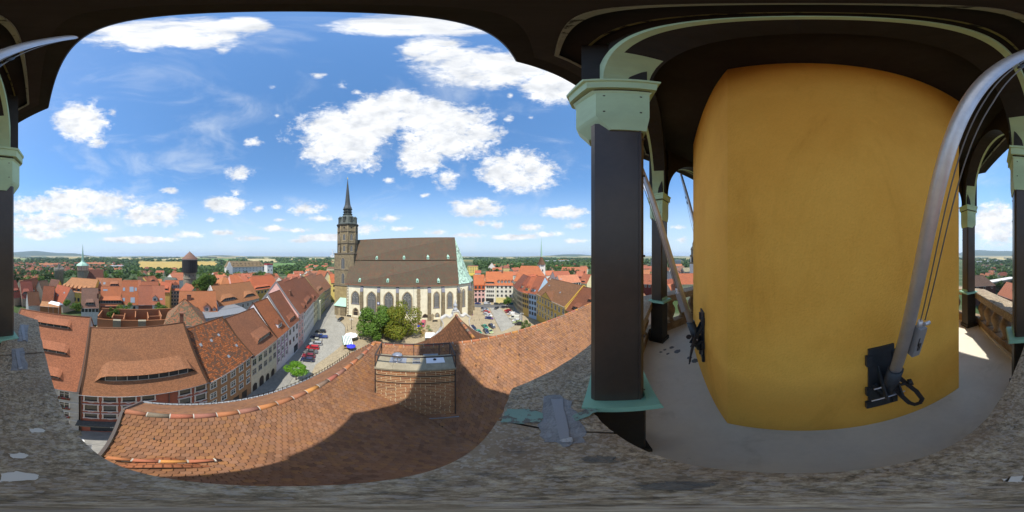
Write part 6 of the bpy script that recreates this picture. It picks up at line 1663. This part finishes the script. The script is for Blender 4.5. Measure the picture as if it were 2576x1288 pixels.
AREA = {'houses beyond the valley':'beyond the wooded valley','houses in the valley trees':'in the valley trees','old town houses below the castle':'of the castle quarter','houses in the right tree belt':'of the choir tree belt','houses behind the car park row':'behind the car park row','houses between the columns':'framed by the dark columns','houses beyond the right arch':'beyond the far arch','houses left of the water tower':'by the water tower green','houses far left of the church tower':'out by the horizon chimney','trees in the left valley':'of the round tower valley','trees behind the old town':'of the old town belt','trees around the castle':'around the white castle','trees before the castle':'under the white castle wall','trees right of the choir':'of the belt by the choir','trees beyond the right arch':'beyond the far arch','trees between the columns':'framed by the dark columns'}
far_roofs = [RO('b4563a'), RO('a44a36'), RO('b8623e'), RO('8a4438'), RO('96503c'), RO('7a4c42')]
far_walls = [plaster('d8d2c4'), plaster('c8b898'), plaster('b8b4ac'), plaster('d4c084')]
house_me = []
for i in range(12):
    L, D, E, rs = rnd.uniform(9, 22), rnd.uniform(8, 11), rnd.uniform(4.5, 8), rnd.uniform(3.8, 5.6)
    mb = MB(); mb.box(-L/2, L/2, -D/2, D/2, -6, E); h_ = rnd.choice((0, 0, .6, 1))
    for s in (-1, 1):
        if not h_: q = [(s*L/2,-D/2,E),(s*L/2,D/2,E),(s*L/2,0,E+rs)]; mb.face(q if s > 0 else [q[1],q[0],q[2]])
    b = MB(); o_ = .4; z_ = E-o_*rs/(D/2); hx = h_*D/2
    b.slab((-L/2-o_,-D/2-o_,z_),(L/2+o_,-D/2-o_,z_),(L/2-hx,0,E+rs),(-L/2+hx,0,E+rs)); b.slab((L/2+o_,D/2+o_,z_),(-L/2-o_,D/2+o_,z_),(-L/2+hx,0,E+rs),(L/2-hx,0,E+rs))
    if h_: b.slab((-L/2-o_,D/2+o_,z_),(-L/2-o_,-D/2-o_,z_),(-L/2+hx,0,E+rs),(-L/2+hx,0,E+rs)); b.slab((L/2+o_,-D/2-o_,z_),(L/2+o_,D/2+o_,z_),(L/2-hx,0,E+rs),(L/2-hx,0,E+rs))
    b.box(L*.1, L*.1+.7, -.3, .4, E+rs-.6, E+rs+1.0)
    w = MB()
    for s in (-1, 1):
        for z in ([2, 4.6] if E > 5.6 else [2.2]):
            for j in range(int(L/2.6)): x = -L/2+(j+.5)*2.6; w.box(x-.5, x+.5, s*(D/2+.02)-.03, s*(D/2+.02)+.03, z-.6, z+.6)
    house_me.append((L, mb, b.data('roof', far_roofs[i % 6]), w.data('window', glass)))
hm = [(L, a.data('wall', far_walls[i % 4]), b, c) for i, (L, a, b, c) in enumerate(house_me)]
def hidden_by_church(az): return -62.5 < az < -13.5
def in_field(az, d):
    return any(a0-.5 < az < a1+.5 and d0*.98 < d < d1*1.02 for a0, a1, d0, d1, _ in FIELDS)
nh = 0
marks = []
ROOFW = ('orange','crimson','peach','dark red','rust','mauve')
WALLW = ('pale','sandy','grey','yellow')
def far_house(az, d, lab, grp):
    global nh
    if in_field(az, d): return False
    p = pol(az, d); p.z = terr(p.x, p.y)
    hi_ = rnd.randrange(len(hm)); L, a, b, c = hm[hi_]
    if any((p.x-x)**2+(p.y-y)**2 < (12 if d < 260 else 13)**2 for x, y in taken): return False
    taken.append((p.x, p.y)); nh += 1
    r = empty('town_house', p, R(-az)+rnd.choice((0, pi/2, .3, -.4, .8)), lab, 'house', grp)
    link('wall', a, r); link('roof', b, r); tag(link('window', c, r), kind='stuff'); marks.append((r, lab, az, d, ROOFW[hi_ % 6]+' roofed '+('long ' if L > 17 else 'short ' if L < 12 else '')+WALLW[hi_ % 4]+' house')); return True
# red roofed quarters: bearing range, distance range, number
for a0, a1, d0, d1, n_, lab, grp in (
    (-176,-137,430,880,150,'small red roofed house in the wide quarter beyond the wooded valley','houses beyond the valley'),
    (-176,-160,200,420,9,'red roofed house half hidden in the valley trees left of the round tower','houses in the valley trees'),
    (-108,-64,150,330,46,'old town house with orange red roof between the castle and the church tower','old town houses below the castle'),
    (-12.5,26,190,560,26,'red roofed house among the tree belt right of the copper choir','houses in the right tree belt'),
    (2,27,135,190,10,'terracotta roofed house behind the car park row','houses behind the car park row'),
    (43,63,120,420,26,'red roofed town house seen between the dark columns','houses between the columns'),
    (161,179,260,700,12,'lone house among the trees beyond the right gallery arch','houses beyond the right arch'),
    (-131,-112,300,620,8,'pale house in the green strip left of the water tower','houses left of the water tower'),
    (-72,-63,400,900,14,'tiny red roofed house far out by the horizon left of the church tower','houses far left of the church tower')):
    c = 0; t_ = 0
    while c < n_ and t_ < n_*14:
        t_ += 1; d = d0*(d1/d0)**rnd.random()
        if far_house(rnd.uniform(a0, a1), d, lab, grp): c += 1
for az, d, L_, lb in ((-146.5,760,90,'long orange roofed barracks block far beyond the thin green spire'),(-163,640,70,'long red roofed school block far left over the trees'),(15,900,160,'long pale factory hall on the right horizon'),(24,1050,130,'low white warehouse far right by the dark column'),(19,1150,120,'large orange roofed complex on the right horizon'),(170,1150,120,'low pale industrial hall beyond the right arch'),(165,1000,90,'low grey industrial shed beyond the right arch, nearer'),(-139,620,60,'white low hall roof among trees left of the wheat field')):
    p = pol(az, d); p.z = terr(p.x, p.y); r = empty('long_building', p, R(-az), lb, 'building'); orange_ = 'orange' in lb or 'red' in lb
    mb = MB(); mb.box(-L_/2, L_/2, -9, 9, -6, 9); mb.build('wall', plaster('d4d2cc'), r)
    mb = MB(); rs = 6 if orange_ else 1
    mb.slab((-L_/2-1,-10,8.6),(L_/2+1,-10,8.6),(L_/2,0,9+rs),(-L_/2,0,9+rs)); mb.slab((L_/2+1,10,8.6),(-L_/2-1,10,8.6),(-L_/2,0,9+rs),(L_/2,0,9+rs)); mb.build('roof', far_roofs[2] if orange_ else plaster('b8bcc0'), r)
# single trees in the valley and between the roofs
nt = 0
def far_tree(az, d, lab, grp, s=1.0):
    global nt
    if in_field(az, d): return False
    p = pol(az, d); p.z = terr(p.x, p.y)
    if any((p.x-x)**2+(p.y-y)**2 < (6.5 if d < 260 else 5.5)**2 for x, y in taken): return False
    taken.append((p.x, p.y)); nt += 1
    vi = rnd.randrange(6); cm, tm = midv[vi]; k_ = s*rnd.uniform(.75, 1.5); o = tree(p, cm, tm, 6.6, lab, grp, rnd.uniform(0, 6), k_)
    marks.append((o, lab, az, d, ('squat ' if k_ < .95 else 'tall ' if k_ > 1.25 else 'middling ')+('dark' if vi % 2 == 0 else 'fresh green')+' tree')); return True
for a0, a1, d0, d1, n_, lab, grp in (
    (-179,-158,165,420,72,'dark leafy tree in the wooded valley left of the round tower','trees in the left valley'),
    (-158,-112,200,540,92,'dark leafy tree in the belt behind the old town roofs','trees behind the old town'),
    (-103,-84,262,288,26,'dark tree before the white castle wall','trees before the castle'),
    (-112,-66,330,620,30,'dark tree on the slope around the white castle','trees around the castle'),
    (-13,27,170,520,62,'dark tree in the belt right of the copper choir','trees right of the choir'),
    (161,179,150,600,40,'dark tree beyond the right gallery arch','trees beyond the right arch'),
    (43,63,330,600,8,'dark tree far behind the roofs between the columns','trees between the columns')):
    c = 0; t_ = 0
    while c < n_ and t_ < n_*10:
        t_ += 1
        if far_tree(rnd.uniform(a0, a1), d0*(d1/d0)**rnd.random(), lab, grp): c += 1
byg = {}
for q in marks: byg.setdefault(q[1], []).append(q)
for lab, q in byg.items():
    ds = sorted(x[3] for x in q); as_ = sorted(x[2] for x in q); n_ = len(q)
    for o, _, az, d, kind in q:
        di = min(3, ds.index(d)*4//n_); ai = min(4, as_.index(az)*5//n_)
        o['label'] = kind+', '+('front rank','second rank','third rank','rearmost rank')[di]+', '+('western end','west part','middle','east part','eastern end')[ai]+' '+AREA[o['group']]
# far woods and hedgerows that read as masses
wq = random.Random(99); mb = MB()
def clump(mb, p, s):
    n_ = 16
    for i in range(n_):
        d = V((wq.gauss(0,1), wq.gauss(0,1), abs(wq.gauss(.3,.7)))).normalized()
        c = p+V((d.x*s, d.y*s, d.z*s*.8+s*.3)); nr = (d+V((wq.gauss(0,.5), wq.gauss(0,.5), wq.gauss(.2,.5)))).normalized()
        u = nr.cross(V((wq.gauss(0,1), wq.gauss(0,1), 1))).normalized(); w = nr.cross(u); k = s*.62
        mb.mesh([c-u*k, c-w*k, c+u*k, c+w*k], [(0,1,2,3)])
for a0, a1, d0, d1, n_, ln in ((-179,-128,430,1400,900,0),(-128,-64,420,1600,900,0),(-13,28,420,1600,800,0),(42,64,420,1500,120,0),(160,180,420,1500,240,0),(-180,-62,1500,4200,120,14),(-13,30,1500,4200,60,14),(160,180,1500,4200,30,14)):
    for i in range(n_):
        az = wq.uniform(a0, a1); d = d0*(d1/d0)**wq.random(); p = pol(az, d)
        if in_field(az, d): continue
        if not ln:
            if -175 < az < -137 and d < 900 and wq.random() < .55: continue
            if any((p.x-x)**2+(p.y-y)**2 < 49 for x, y in taken[-400:]) and d < 700: continue
            p.z = terr(p.x, p.y); clump(mb, p, wq.uniform(5, 7)+d*.004)
        else:
            t_ = wq.uniform(0, pi); m_ = wq.randint(5, ln)
            for j in range(m_):
                pp = p+V((cos(t_)*j*22+wq.uniform(-8,8), sin(t_)*j*22+wq.uniform(-8,8), 0)); pp.z = terr(pp.x, pp.y); clump(mb, pp, wq.uniform(11, 17))
tag(mb.build('woods', dgreen), kind='stuff')

# ------------------------------------------------------------------ cars
tyre = plain('tyre', (.02,.02,.02), .8); rimm = plain('wheel_rim', (.4,.4,.42), .35, .7); carglass = plain('car_glass', (.02,.025,.03), .06, 0, .7)
lampc = plain('headlamp', (.7,.7,.7), .15); lampr = plain('tail_lamp', (.35,.01,.01), .3)
def car_parts(L, Wd, Ht, typ):
    """side outline per body kind; the shell narrows towards the roof"""
    hb = Ht*.56
    low = {'hatch':[(0,.30),(.02,.50),(.24,.60),(.97,.62),(1,.5),(1,.25)], 'estate':[(0,.30),(.02,.48),(.26,.58),(.98,.62),(1,.5),(1,.25)], 'sedan':[(0,.30),(.02,.48),(.28,.57),(.76,.60),(.98,.58),(1,.45),(1,.25)],
           'van':[(0,.25),(.02,.40),(.10,.50),(.98,.52),(1,.4),(1,.2)], 'pick':[(0,.3),(.02,.48),(.28,.56),(.98,.56),(1,.45),(1,.25)]}[typ]
    top = {'hatch':(.26,.42,.84,.97), 'estate':(.28,.43,.93,.985), 'sedan':(.30,.43,.70,.80), 'van':(.11,.24,.97,.985), 'pick':(.28,.40,.56,.60)}[typ]
    zb = {'van':.5}.get(typ, .585)*Ht
    mb = MB(); o = [(.02,.2)]+low+[(.98,.18)]
    P = [((x-.5)*L, z*Ht) for x, z in o]
    secs = []
    for y, k, dz in ((-.5,.94,-.03),(-.47,1,0),(.47,1,0),(.5,.94,-.03)):
        secs.append([(x*k if abs(x) > L*.4 else x, y*Wd, z+(dz if z > .3*Ht else 0)) for x, z in P])
    n = len(P); b0 = len(mb.v); vs = sum(secs, [])
    mb.mesh(vs, [tuple(range(n)), tuple(reversed(range(3*n, 4*n)))]+[(s*n+(i+1) % n, s*n+i, (s+1)*n+i, (s+1)*n+(i+1) % n) for s in range(3) for i in range(n)])
    a, b, c, d = [(t-.5)*L for t in top]; zt = Ht; wi = Wd*.40; wo = Wd*.465
    mb.mesh([(b,-wi,zt-.03),(c,-wi,zt-.03),(c,wi,zt-.03),(b,wi,zt-.03),(b+.06,-wi+.08,zt),(c-.06,-wi+.08,zt),(c-.06,wi-.08,zt),(b+.06,wi-.08,zt)], [(4,5,6,7),(0,1,5,4),(1,2,6,5),(2,3,7,6),(3,0,4,7)])
    for s in (-1, 1):                       # pillars
        for (x0_, x1_) in ((a,b),(d,c),((a+d)/2,(b+c)/2)): mb.beam((x0_,s*wo,zb), (x1_,s*wi,zt-.03), .07, .05)
        if typ == 'van': mb.mesh([((a+d)/2-.6,s*wo*1.01,zb),(d,s*wo*1.01,zb),(c,s*wi*1.02,zt-.03),((b+c)/2-.6,s*wi*1.02,zt-.03)], [(0,1,2,3) if s < 0 else (3,2,1,0)])
        mb.box(a+.25, a+.42, s*(wo+.08)-.06, s*(wo+.08)+.06, zb+.02, zb+.14)
    if typ == 'pick': mb.box((.62-.5)*L, (.97-.5)*L, -Wd*.44, Wd*.44, .5*Ht, .50*Ht+.01)
    body = mb
    g = MB(); g.mesh([(a,-wo,zb-.02),(d,-wo,zb-.02),(d,wo,zb-.02),(a,wo,zb-.02),(b,-wi,zt-.04),(c,-wi,zt-.04),(c,wi,zt-.04),(b,wi,zt-.04)], [(0,1,5,4),(1,2,6,5),(2,3,7,6),(3,0,4,7)])
    return body, g
CARS = {}
def wheel():
    mb = MB(); mb.tube([(0,-.1,0),(0,.1,0)], .31, 14); t_ = mb.data('wheel', tyre)
    mb = MB(); mb.tube([(0,-.115,0),(0,-.09,0)], .2, 10); mb.tube([(0,.09,0),(0,.115,0)], .2, 10); return t_, mb.data('rim', rimm)
wt, wr_ = wheel()
def car(p, heading, typ, paint, label, cat='car', size=None, group='cars parked round the church square', name='parked_car'):
    L, Wd, Ht = size or {'hatch':(4.0,1.7,1.45),'estate':(4.6,1.76,1.48),'sedan':(4.5,1.75,1.42),'van':(5.2,2.0,2.3),'pick':(4.9,1.8,1.7)}[typ]
    k = (typ, L, Ht)
    if k not in CARS:
        b, g = car_parts(L, Wd, Ht, typ)
        l1 = MB(); l1.box(-.08, .03, -.17, .17, -.08, .09); l2 = MB(); l2.box(-.04, .04, -.1, .1, -.12, .14)
        pl = MB(); pl.box(-.02, .02, -.26, .26, -.06, .06)
        CARS[k] = (b.data('body', plain('car_paint', (.5,.5,.5))), g.data('cabin_glass', carglass), l1.data('headlight', lampc), l2.data('tail_light', lampr), pl.data('number_plate', white_paint))
    bm_, gm, l1, l2, pl = CARS[k]
    r = empty(name, (p.x, p.y, .012), pi/2-R(heading)+pi, label, cat, group)      # the nose points along the heading
    o = link('body', bm_, r); o.material_slots[0].link = 'OBJECT'; o.material_slots[0].material = paint
    link('cabin_glass', gm, r)
    for x in (-L*.5+.78, L*.5-.80):
        for y in (-Wd/2+.1, Wd/2-.1): w = link('wheel', wt, r, TR(x, y, .31)); link('rim', wr_, w)
    for y in (-.56, .56):
        link('headlight', l1, r, TR(-L/2+.1, y*Wd/1.7, Ht*.43)); link('tail_light', l2, r, TR(L/2-.02, y*Wd/1.6, Ht*.46))
    link('number_plate', pl, r, TR(-L/2-.0, 0, Ht*.27)); link('number_plate', pl, r, TR(L/2+.01, 0, Ht*.3))
    return r
def paint(n, c): return plain('paint_'+n, c, .28, .1, .5, .6)
pk, pn, pr, pg, pw, ps, pdr, pb, pgr, pl_, pt = [paint(n, c) for n, c in (('black',(.012,.012,.014)),('navy',(.012,.02,.06)),('red',(.45,.015,.02)),('grey',(.09,.09,.09)),('white',(.72,.72,.70)),('silver',(.32,.33,.34)),('maroon',(.16,.012,.025)),('blue',(.02,.04,.16)),('green',(.02,.22,.12)),('lime',(.34,.40,.16)),('teal',(.02,.16,.17)))]
hs = -65+180
for x, y, t_, c_, lb in ((1062,455,'estate',pk,'black estate car at the top of the slanted street row'),(1072,512,'pick',pb,'dark blue pickup next to the black estate in the street'),(1008,512,'hatch',pn,'navy hatchback tucked behind the blue pickup'),(1014,548,'sedan',paint('champagne',(.33,.32,.25)),'champagne silver saloon between the pickup and the silver estate'),
    (1010,588,'estate',ps,'silver estate car parked beside the bright red one'),(975,630,'estate',pr,'bright red estate car in the street row'),(955,675,'sedan',pg,'grey saloon between the bright red and maroon cars'),(935,720,'hatch',pdr,'maroon car with long bonnet in the street row'),(922,762,'hatch',pn,'dark navy car nearest the trimmed ball tree')):
    car(at(6, x, y), -152, t_, c_, lb)
car(at('a',175,480), 150, 'estate', pk, 'black car alone in front of the church porch')
for i, (x, y, t_, c_, lb) in enumerate(((430,385,'estate',paint('slate',(.06,.08,.11)),'slate blue estate heading the left car park column'),(455,420,'hatch',paint('paleblue',(.25,.31,.38)),'pale blue hatchback in the left car park column'),(440,460,'sedan',ps,'silver saloon in the left car park column'),(500,495,'hatch',pr,'red hatchback between two silver cars in the car park'),
    (505,560,'estate',paint('lightsilver',(.45,.46,.47)),'light silver estate behind the white hatchback in the car park'),(555,610,'hatch',pw,'white hatchback just above the blue saloon in the car park'),(575,690,'sedan',pb,'royal blue saloon closing the left car park column'))):
    car(at('c', x, y), 100, t_, c_, lb)
car(at('c',655,950), 143, 'hatch', paint('ink',(.02,.03,.05)), 'dark ink blue car with a sign post before it on the square', size=(4.3,1.75,1.6))
car(at('c',440,960), 143, 'sedan', pgr, 'emerald green saloon on the square near the scroll gable')
car(at('c',600,1110), 150, 'hatch', pl_, 'lime green hatchback beside the roof ridge')
car(at('c',480,1110), 150, 'hatch', pn, 'navy car squeezed beside the lime green hatchback')
car(at('c',75,1010), 146, 'estate', pn, 'long dark blue car beside the white gable scroll')
car(at('c',240,1130), 150, 'sedan', pgr, 'turquoise green car mostly behind the gable edge')
for x, y, t_, c_, lb in ((1150,450,'hatch',pr,'red car at the head of the right car park column'),(1180,500,'hatch',pdr,'dark red hatchback second in the right column'),(1265,560,'van',pw,'small white delivery van in the right column'),(1370,690,'van',paint('cream',(.66,.65,.55)),'large cream white panel van in the right column'),(1420,770,'hatch',pw,'white jeep like car below the panel van'),(1460,830,'estate',pl_,'pale green estate below the white jeep'),(1510,880,'hatch',pk,'black hatchback by the lamp in the right column')):
    car(at('c', x, y), -82, t_, c_, lb, size=((4.2,1.75,1.8) if 'small' in lb else None))
for x, y, t_, c_, lb, h_ in ((215,225,'sedan',pb,'deep blue saloon before the pink arcade',82),(510,232,'van',paint('lightsilver',(.45,.46,.47)),'silver van in front of the white house passage',82),(810,235,'hatch',paint('darkgreen',(.02,.03,.025)),'dark green car before the yellow arcade',82),(985,240,'hatch',pg,'grey car half hidden by the street tree',82),(1290,232,'hatch',pt,'teal car at the corner of the grey green house',82),(800,375,'hatch',pk,'black car driving between the parking columns',205)):
    car(at('c', x, y), h_, t_, c_, lb, size=((5.0,1.9,1.9) if t_ == 'van' else None))

# ------------------------------------------------------------------ market stalls, parasols, lamps, posts
pole_w = plain('stall_pole', (.35,.34,.32), .5, .4)
def parasol(p, r_, h_, n, col, label, ph=0.0):
    e = empty('parasol', (p.x, p.y, .012), ph, label, 'parasol', 'parasols on the square')
    mb = MB(); mb.lathe([(r_,h_-.45),(.45*r_,h_-.08),(.05,h_+.12)], n, 0, caps=False); mb.lathe([(r_,h_-.65),(r_+.01,h_-.44)], n, 0, caps=False); mb.build('canopy', col, e)
    mb = MB(); mb.tube([(0,0,0),(0,0,h_+.1)], .04, 6); mb.build('pole', pole_w, e)
    mb = MB(); mb.box(-.35, .35, -.35, .35, 0, .12); mb.build('foot', conc, e); return e
white_c = plain('white_canvas', (.80,.80,.78), .8); blue_c = plain('royal_blue_canvas', (.03,.035,.55), .7); dkgreen_c = plain('dark_green_canvas', (.02,.07,.045), .8)
parasol(at('a',485,900,2.6), 2.5, 2.9, 8, white_c, 'large octagonal white parasol by the street kerb', .3)
parasol(at('a',480,1215,2.2), 1.55, 2.5, 8, blue_c, 'round royal blue parasol at the roof edge below the striped stall', .2)
parasol(at('a',2440,625,2.4), .95, 2.5, 4, blue_c, 'small blue parasol beside the pink market van', .5)
parasol(at('a',800,510,2.3), 1.1, 2.5, 8, dkgreen_c, 'dark green parasol left of the big green tree', 0)
parasol(at('a',880,450,2.3), .9, 2.4, 8, white_c, 'small white parasol behind the dark green one', 0)
parasol(at('a',1510,405,2.3), .8, 2.5, 8, plain('red_canvas', (.5,.03,.03), .8), 'little red parasol between the two big trees', 0)
parasol(at('b',185,795,2.3), .7, 2.4, 6, plain('red_canvas', (.5,.03,.03), .8), 'small orange red parasol behind the pink market van', 0)
def stall(k, pts, hz_, mat, label, goods=None, stripe=None):
    q = [at(k, x, y, hz_) for x, y in pts]; a, b = q[0], q[1]; d = b-a; c_ = q[3]; rz = atan2(d.y, d.x)
    L = hypot(d.x, d.y); W_ = hypot(c_.x-a.x, c_.y-a.y)
    e = empty('market_stall', (a.x, a.y, .012), rz, label, 'market stall', 'market stalls on the square')
    if stripe:
        nn = 12
        for i in range(nn): mb = MB(); mb.mesh([(L*i/nn,0,hz_),(L*(i+1)/nn,0,hz_),(L*(i+1)/nn,W_,hz_+.5),(L*i/nn,W_,hz_+.5),(L*i/nn,0,hz_-.03),(L*(i+1)/nn,0,hz_-.03),(L*(i+1)/nn,W_,hz_+.47),(L*i/nn,W_,hz_+.47)], [(0,1,2,3),(7,6,5,4),(0,4,5,1),(2,6,7,3)]); mb.build('stripe', mat if i % 2 else stripe, e)
    else:
        mb = MB(); mb.mesh([(0,0,hz_),(L,0,hz_),(L,W_,hz_),(0,W_,hz_),(0,W_/2,hz_+.5),(L,W_/2,hz_+.5)], [(0,1,5,4),(2,3,4,5),(0,4,3),(1,2,5),(0,3,2,1)]); mb.build('canopy', mat, e)
    for x in (.05, L-.05):
        for y in (.05, W_-.05): mb = MB(); mb.tube([(x,y,0),(x,y,hz_)], .03, 6); mb.build('pole', pole_w, e)
    mb = MB(); mb.box(.2, L-.2, .2, W_-.2, .75, .85); mb.build('table', mott('stall_boards', (.3,.22,.13)), e)
    return e
stall('a', [(255,1190),(540,1175),(530,1010),(330,960)], 2.3, white_c, 'green and white striped market stall next to the large white parasol', stripe=plain('stall_green', (.08,.18,.15), .8))
stall('b', [(330,1195),(590,1195),(590,1050),(345,1050)], 2.2, white_c, 'white canopied flower stall below the pink market van')
stall('a', [(870,420),(1000,420),(1000,372),(890,372)], 2.2, plain('apricot_canvas', (.6,.32,.2), .8), 'apricot roofed stall against the church wall behind the tree')
car(at('b',270,860), 158, 'van', paint('raspberry',(.42,.03,.09)), 'raspberry pink market van by the flower stalls', 'van', (5.6,2.0,2.2), 'market stalls on the square')
fl = random.Random(4)
for i, (x, y, c_) in enumerate(((215,1050,(.45,.22,.03)),(255,1090,(.5,.25,.03)),(270,1140,(.42,.2,.05)),(235,1170,(.3,.2,.04)),(300,1020,(.4,.16,.03)),(410,900,(.12,.22,.03)),(400,950,(.16,.26,.04)),(440,1010,(.06,.14,.03)),(470,1020,(.05,.12,.03)))):
    p = at('b', x, y); e = empty('flower_bench', (p.x, p.y, .012), fl.uniform(0, 3), ('orange flower bench %s' if c_[0] > .2 else 'green plant bench %s') % (('left of the stall, upper','left of the stall, middle','left of the stall, lower','at the tree edge by the stall','under the pink van','right of the pink van, upper','right of the pink van, lower','above the white stall','above the white stall, right')[i]), 'flower bench', 'flower benches of the market')
    mb = MB(); mb.box(-.8, .8, -.4, .4, 0, .5); mb.build('bench', mott('stall_boards', (.3,.22,.13)), e)
    mb = MB()
    for j in range(110):
        a, b, c = fl.uniform(-.85,.85), fl.uniform(-.45,.45), fl.uniform(.5,.95); mb.mesh([(a-.09,b,c),(a+.07,b-.07,c+.03),(a,b+.09,c+.08)], [(0,1,2)], fl.random() < .45)
    tag(mb.build('flowers', [plain('bloom_%d' % i, c_, .8), plain('geranium_leaf', (.06,.12,.03), .8)], e), kind='stuff')
def lamp(p, label, h_=5.2, arms=5):
    e = empty('street_lamp', (p.x, p.y, .012), .3, label, 'street lamp', 'street lamps of the square')
    mb = MB(); mb.lathe([(.2,0),(.18,.5),(.09,.7),(.07,h_)], 10); mb.build('post', dark_iron, e)
    for k in range(arms):
        a = 2*pi*k/arms; x, y = .75*cos(a), .75*sin(a); mb = MB(); mb.tube([(0,0,h_-.5),(x*.6,y*.6,h_-.55),(x,y,h_-.25)], .03, 5); o = mb.build('arm', dark_iron, e)
        mb = MB(); mb.lathe([(.10,-.22),(.19,.12),(.05,.25)], 8, 0, (x,y,h_)); mb.build('lantern', plain('opal_glass', (.6,.6,.57), .3), o)
lamp(at('a',490,738), 'five armed old street lamp on the cobbles left of the trees')
lamp(at('c',1600,880), 'dark street lamp beside the black hatchback at the car park', 6.2)
for k_, x, y, lb in (('a',375,790,'slim dark bollard post beside the five armed lamp'),('c',105,760,'short bollard on the square left of the car park, outer'),('c',262,745,'short bollard on the square left of the car park, inner')):
    p = at(k_, x, y); e = empty('bollard', (p.x, p.y, .012), 0, lb, 'bollard'); mb = MB(); mb.lathe([(.09,0),(.07,.1),(.06,1.0 if k_ == 'c' else 2.6),(.09,1.05 if k_ == 'c' else 2.65),(.02,1.15 if k_ == 'c' else 2.8)], 8); mb.build('post', dark_iron, e)
def sign(p, h_, label, col, shape='round'):
    e = empty('road_sign', (p.x, p.y, .012), R(-10), label, 'road sign'); mb = MB(); mb.tube([(0,0,0),(0,0,h_)], .035, 6); mb.build('post', pole_w, e)
    mb = MB()
    if shape == 'round': mb.tube([(0,-.05,h_-.3),(0,-.03,h_-.3)], .34, 16)
    else: mb.box(-.35, .35, -.05, -.03, h_-1.1, h_)
    o = mb.build('sign_face', col, e)
    mb = MB(); mb.tube([(0,-.056,h_-.3),(0,-.052,h_-.3)], .24, 16) if shape == 'round' else mb.box(-.28, .28, -.056, -.052, h_-1.0, h_-.1); mb.build('sign_field', plain('sign_blue', (.03,.06,.3), .5) if shape == 'round' else white_paint, o)
sign(at('c',45,700), 2.9, 'round blue no parking sign by the choir buttress', plain('sign_red', (.45,.03,.04), .5))
sign(at('c',715,1025), 2.9, 'white board sign on a post before the ink blue car', plain('sign_grey', (.5,.5,.5), .5), 'board')
sign(at('c',660,800), 2.5, 'thin sign post with small blue face behind the royal blue saloon', plain('sign_red', (.45,.03,.04), .5))
def bench(k_, x, y, label, rz):
    p = at(k_, x, y); e = empty('bench', (p.x, p.y, .012), rz, label, 'bench'); mb = MB(); mb.box(-1.3, 1.3, -.3, .3, .42, .5); mb.build('seat', dark_wood, e)
    for s in (-1, 1): mb = MB(); mb.box(s*1.0-.08, s*1.0+.08, -.25, .25, 0, .42); mb.build('leg', dark_iron, e)
    mb = MB(); mb.box(-1.3, 1.3, .25, .32, .55, .95); mb.build('backrest', dark_wood, e)
bench('a', 415, 372, 'dark bench at the church wall left of the portal', R(36.6)); bench('b', 595, 760, 'dark bench at the church wall right of the low arched door', R(36.6))
e = empty('info_case', at('a',315,320,0), R(36.6), 'dark framed notice case on legs beside the church porch', 'notice case'); mb = MB(); mb.box(-1, 1, -.1, .1, 1.2, 2.5); mb.build('case', dark_iron, e); mb = MB(); mb.box(-.85, .85, -.12, -.101, 1.3, 2.4); mb.build('glazing', plain('pale_notice', (.5,.5,.5), .3), e)
for s in (-.8, .8): mb = MB(); mb.box(s-.05, s+.05, -.05, .05, 0, 1.2); mb.build('leg', dark_iron, e)
# satellite dish and masts
p = atd(2, 1975, 490, 70); e = empty('satellite_dish', p, R(200), 'white satellite dish pair on the ridge of the ribbed street roof', 'dish'); mb = MB(); mb.lathe([(.02,0),(.4,.08),(.55,.2)], 14, 0, (0,0,0), 0, True); o = mb.build('dish', white_paint, e); o.rotation_euler = (R(70), 0, 0); mb = MB(); mb.tube([(0,.1,-2),(0,.1,1.4)], .04, 6); mb.lathe([(.02,0),(.3,.06),(.4,.14)], 12, 0, (0,0,1.2), 0, True); mb.build('mast', pole_w, e)
# white canopy behind the salmon ridge
p = atd(1, 840, 965, 70); e = empty('garden_canopy', (p.x, p.y, 0), R(-60), 'small white canopy in a yard behind the salmon ridge', 'canopy'); mb = MB(); z_ = p.z; mb.mesh([(-3,-1.6,z_-.4),(3,-1.6,z_-.4),(3,1.6,z_-.4),(-3,1.6,z_-.4),(-2.4,0,z_+.5),(2.4,0,z_+.5)], [(0,1,5,4),(2,3,4,5),(0,4,3),(1,2,5)]); mb.build('sheet', white_c, e)
for x in (-2.8, 2.8):
    for y in (-1.5, 1.5): mb = MB(); mb.tube([(x,y,0),(x,y,z_-.4)], .05, 6); mb.build('pole', pole_w, e)
# old signs and street lamps hung on the shaded street fronts

# ------------------------------------------------------------------ summer haze over the plain
hb = MB(); hb.box(-14000, 14000, -14000, 14000, -40, 245)
hm_ = bpy.data.materials.new('haze'); hm_.use_nodes = True; t = hm_.node_tree; t.nodes.clear()
ho = node(t, 'ShaderNodeOutputMaterial'); pv = node(t, 'ShaderNodeVolumePrincipled', {'Color': (.62, .78, 1.0, 1), 'Density': HAZE, 'Anisotropy': .2}); t.links.new(pv.outputs[0], ho.inputs['Volume'])
tag(hb.build('haze', hm_), kind='stuff')
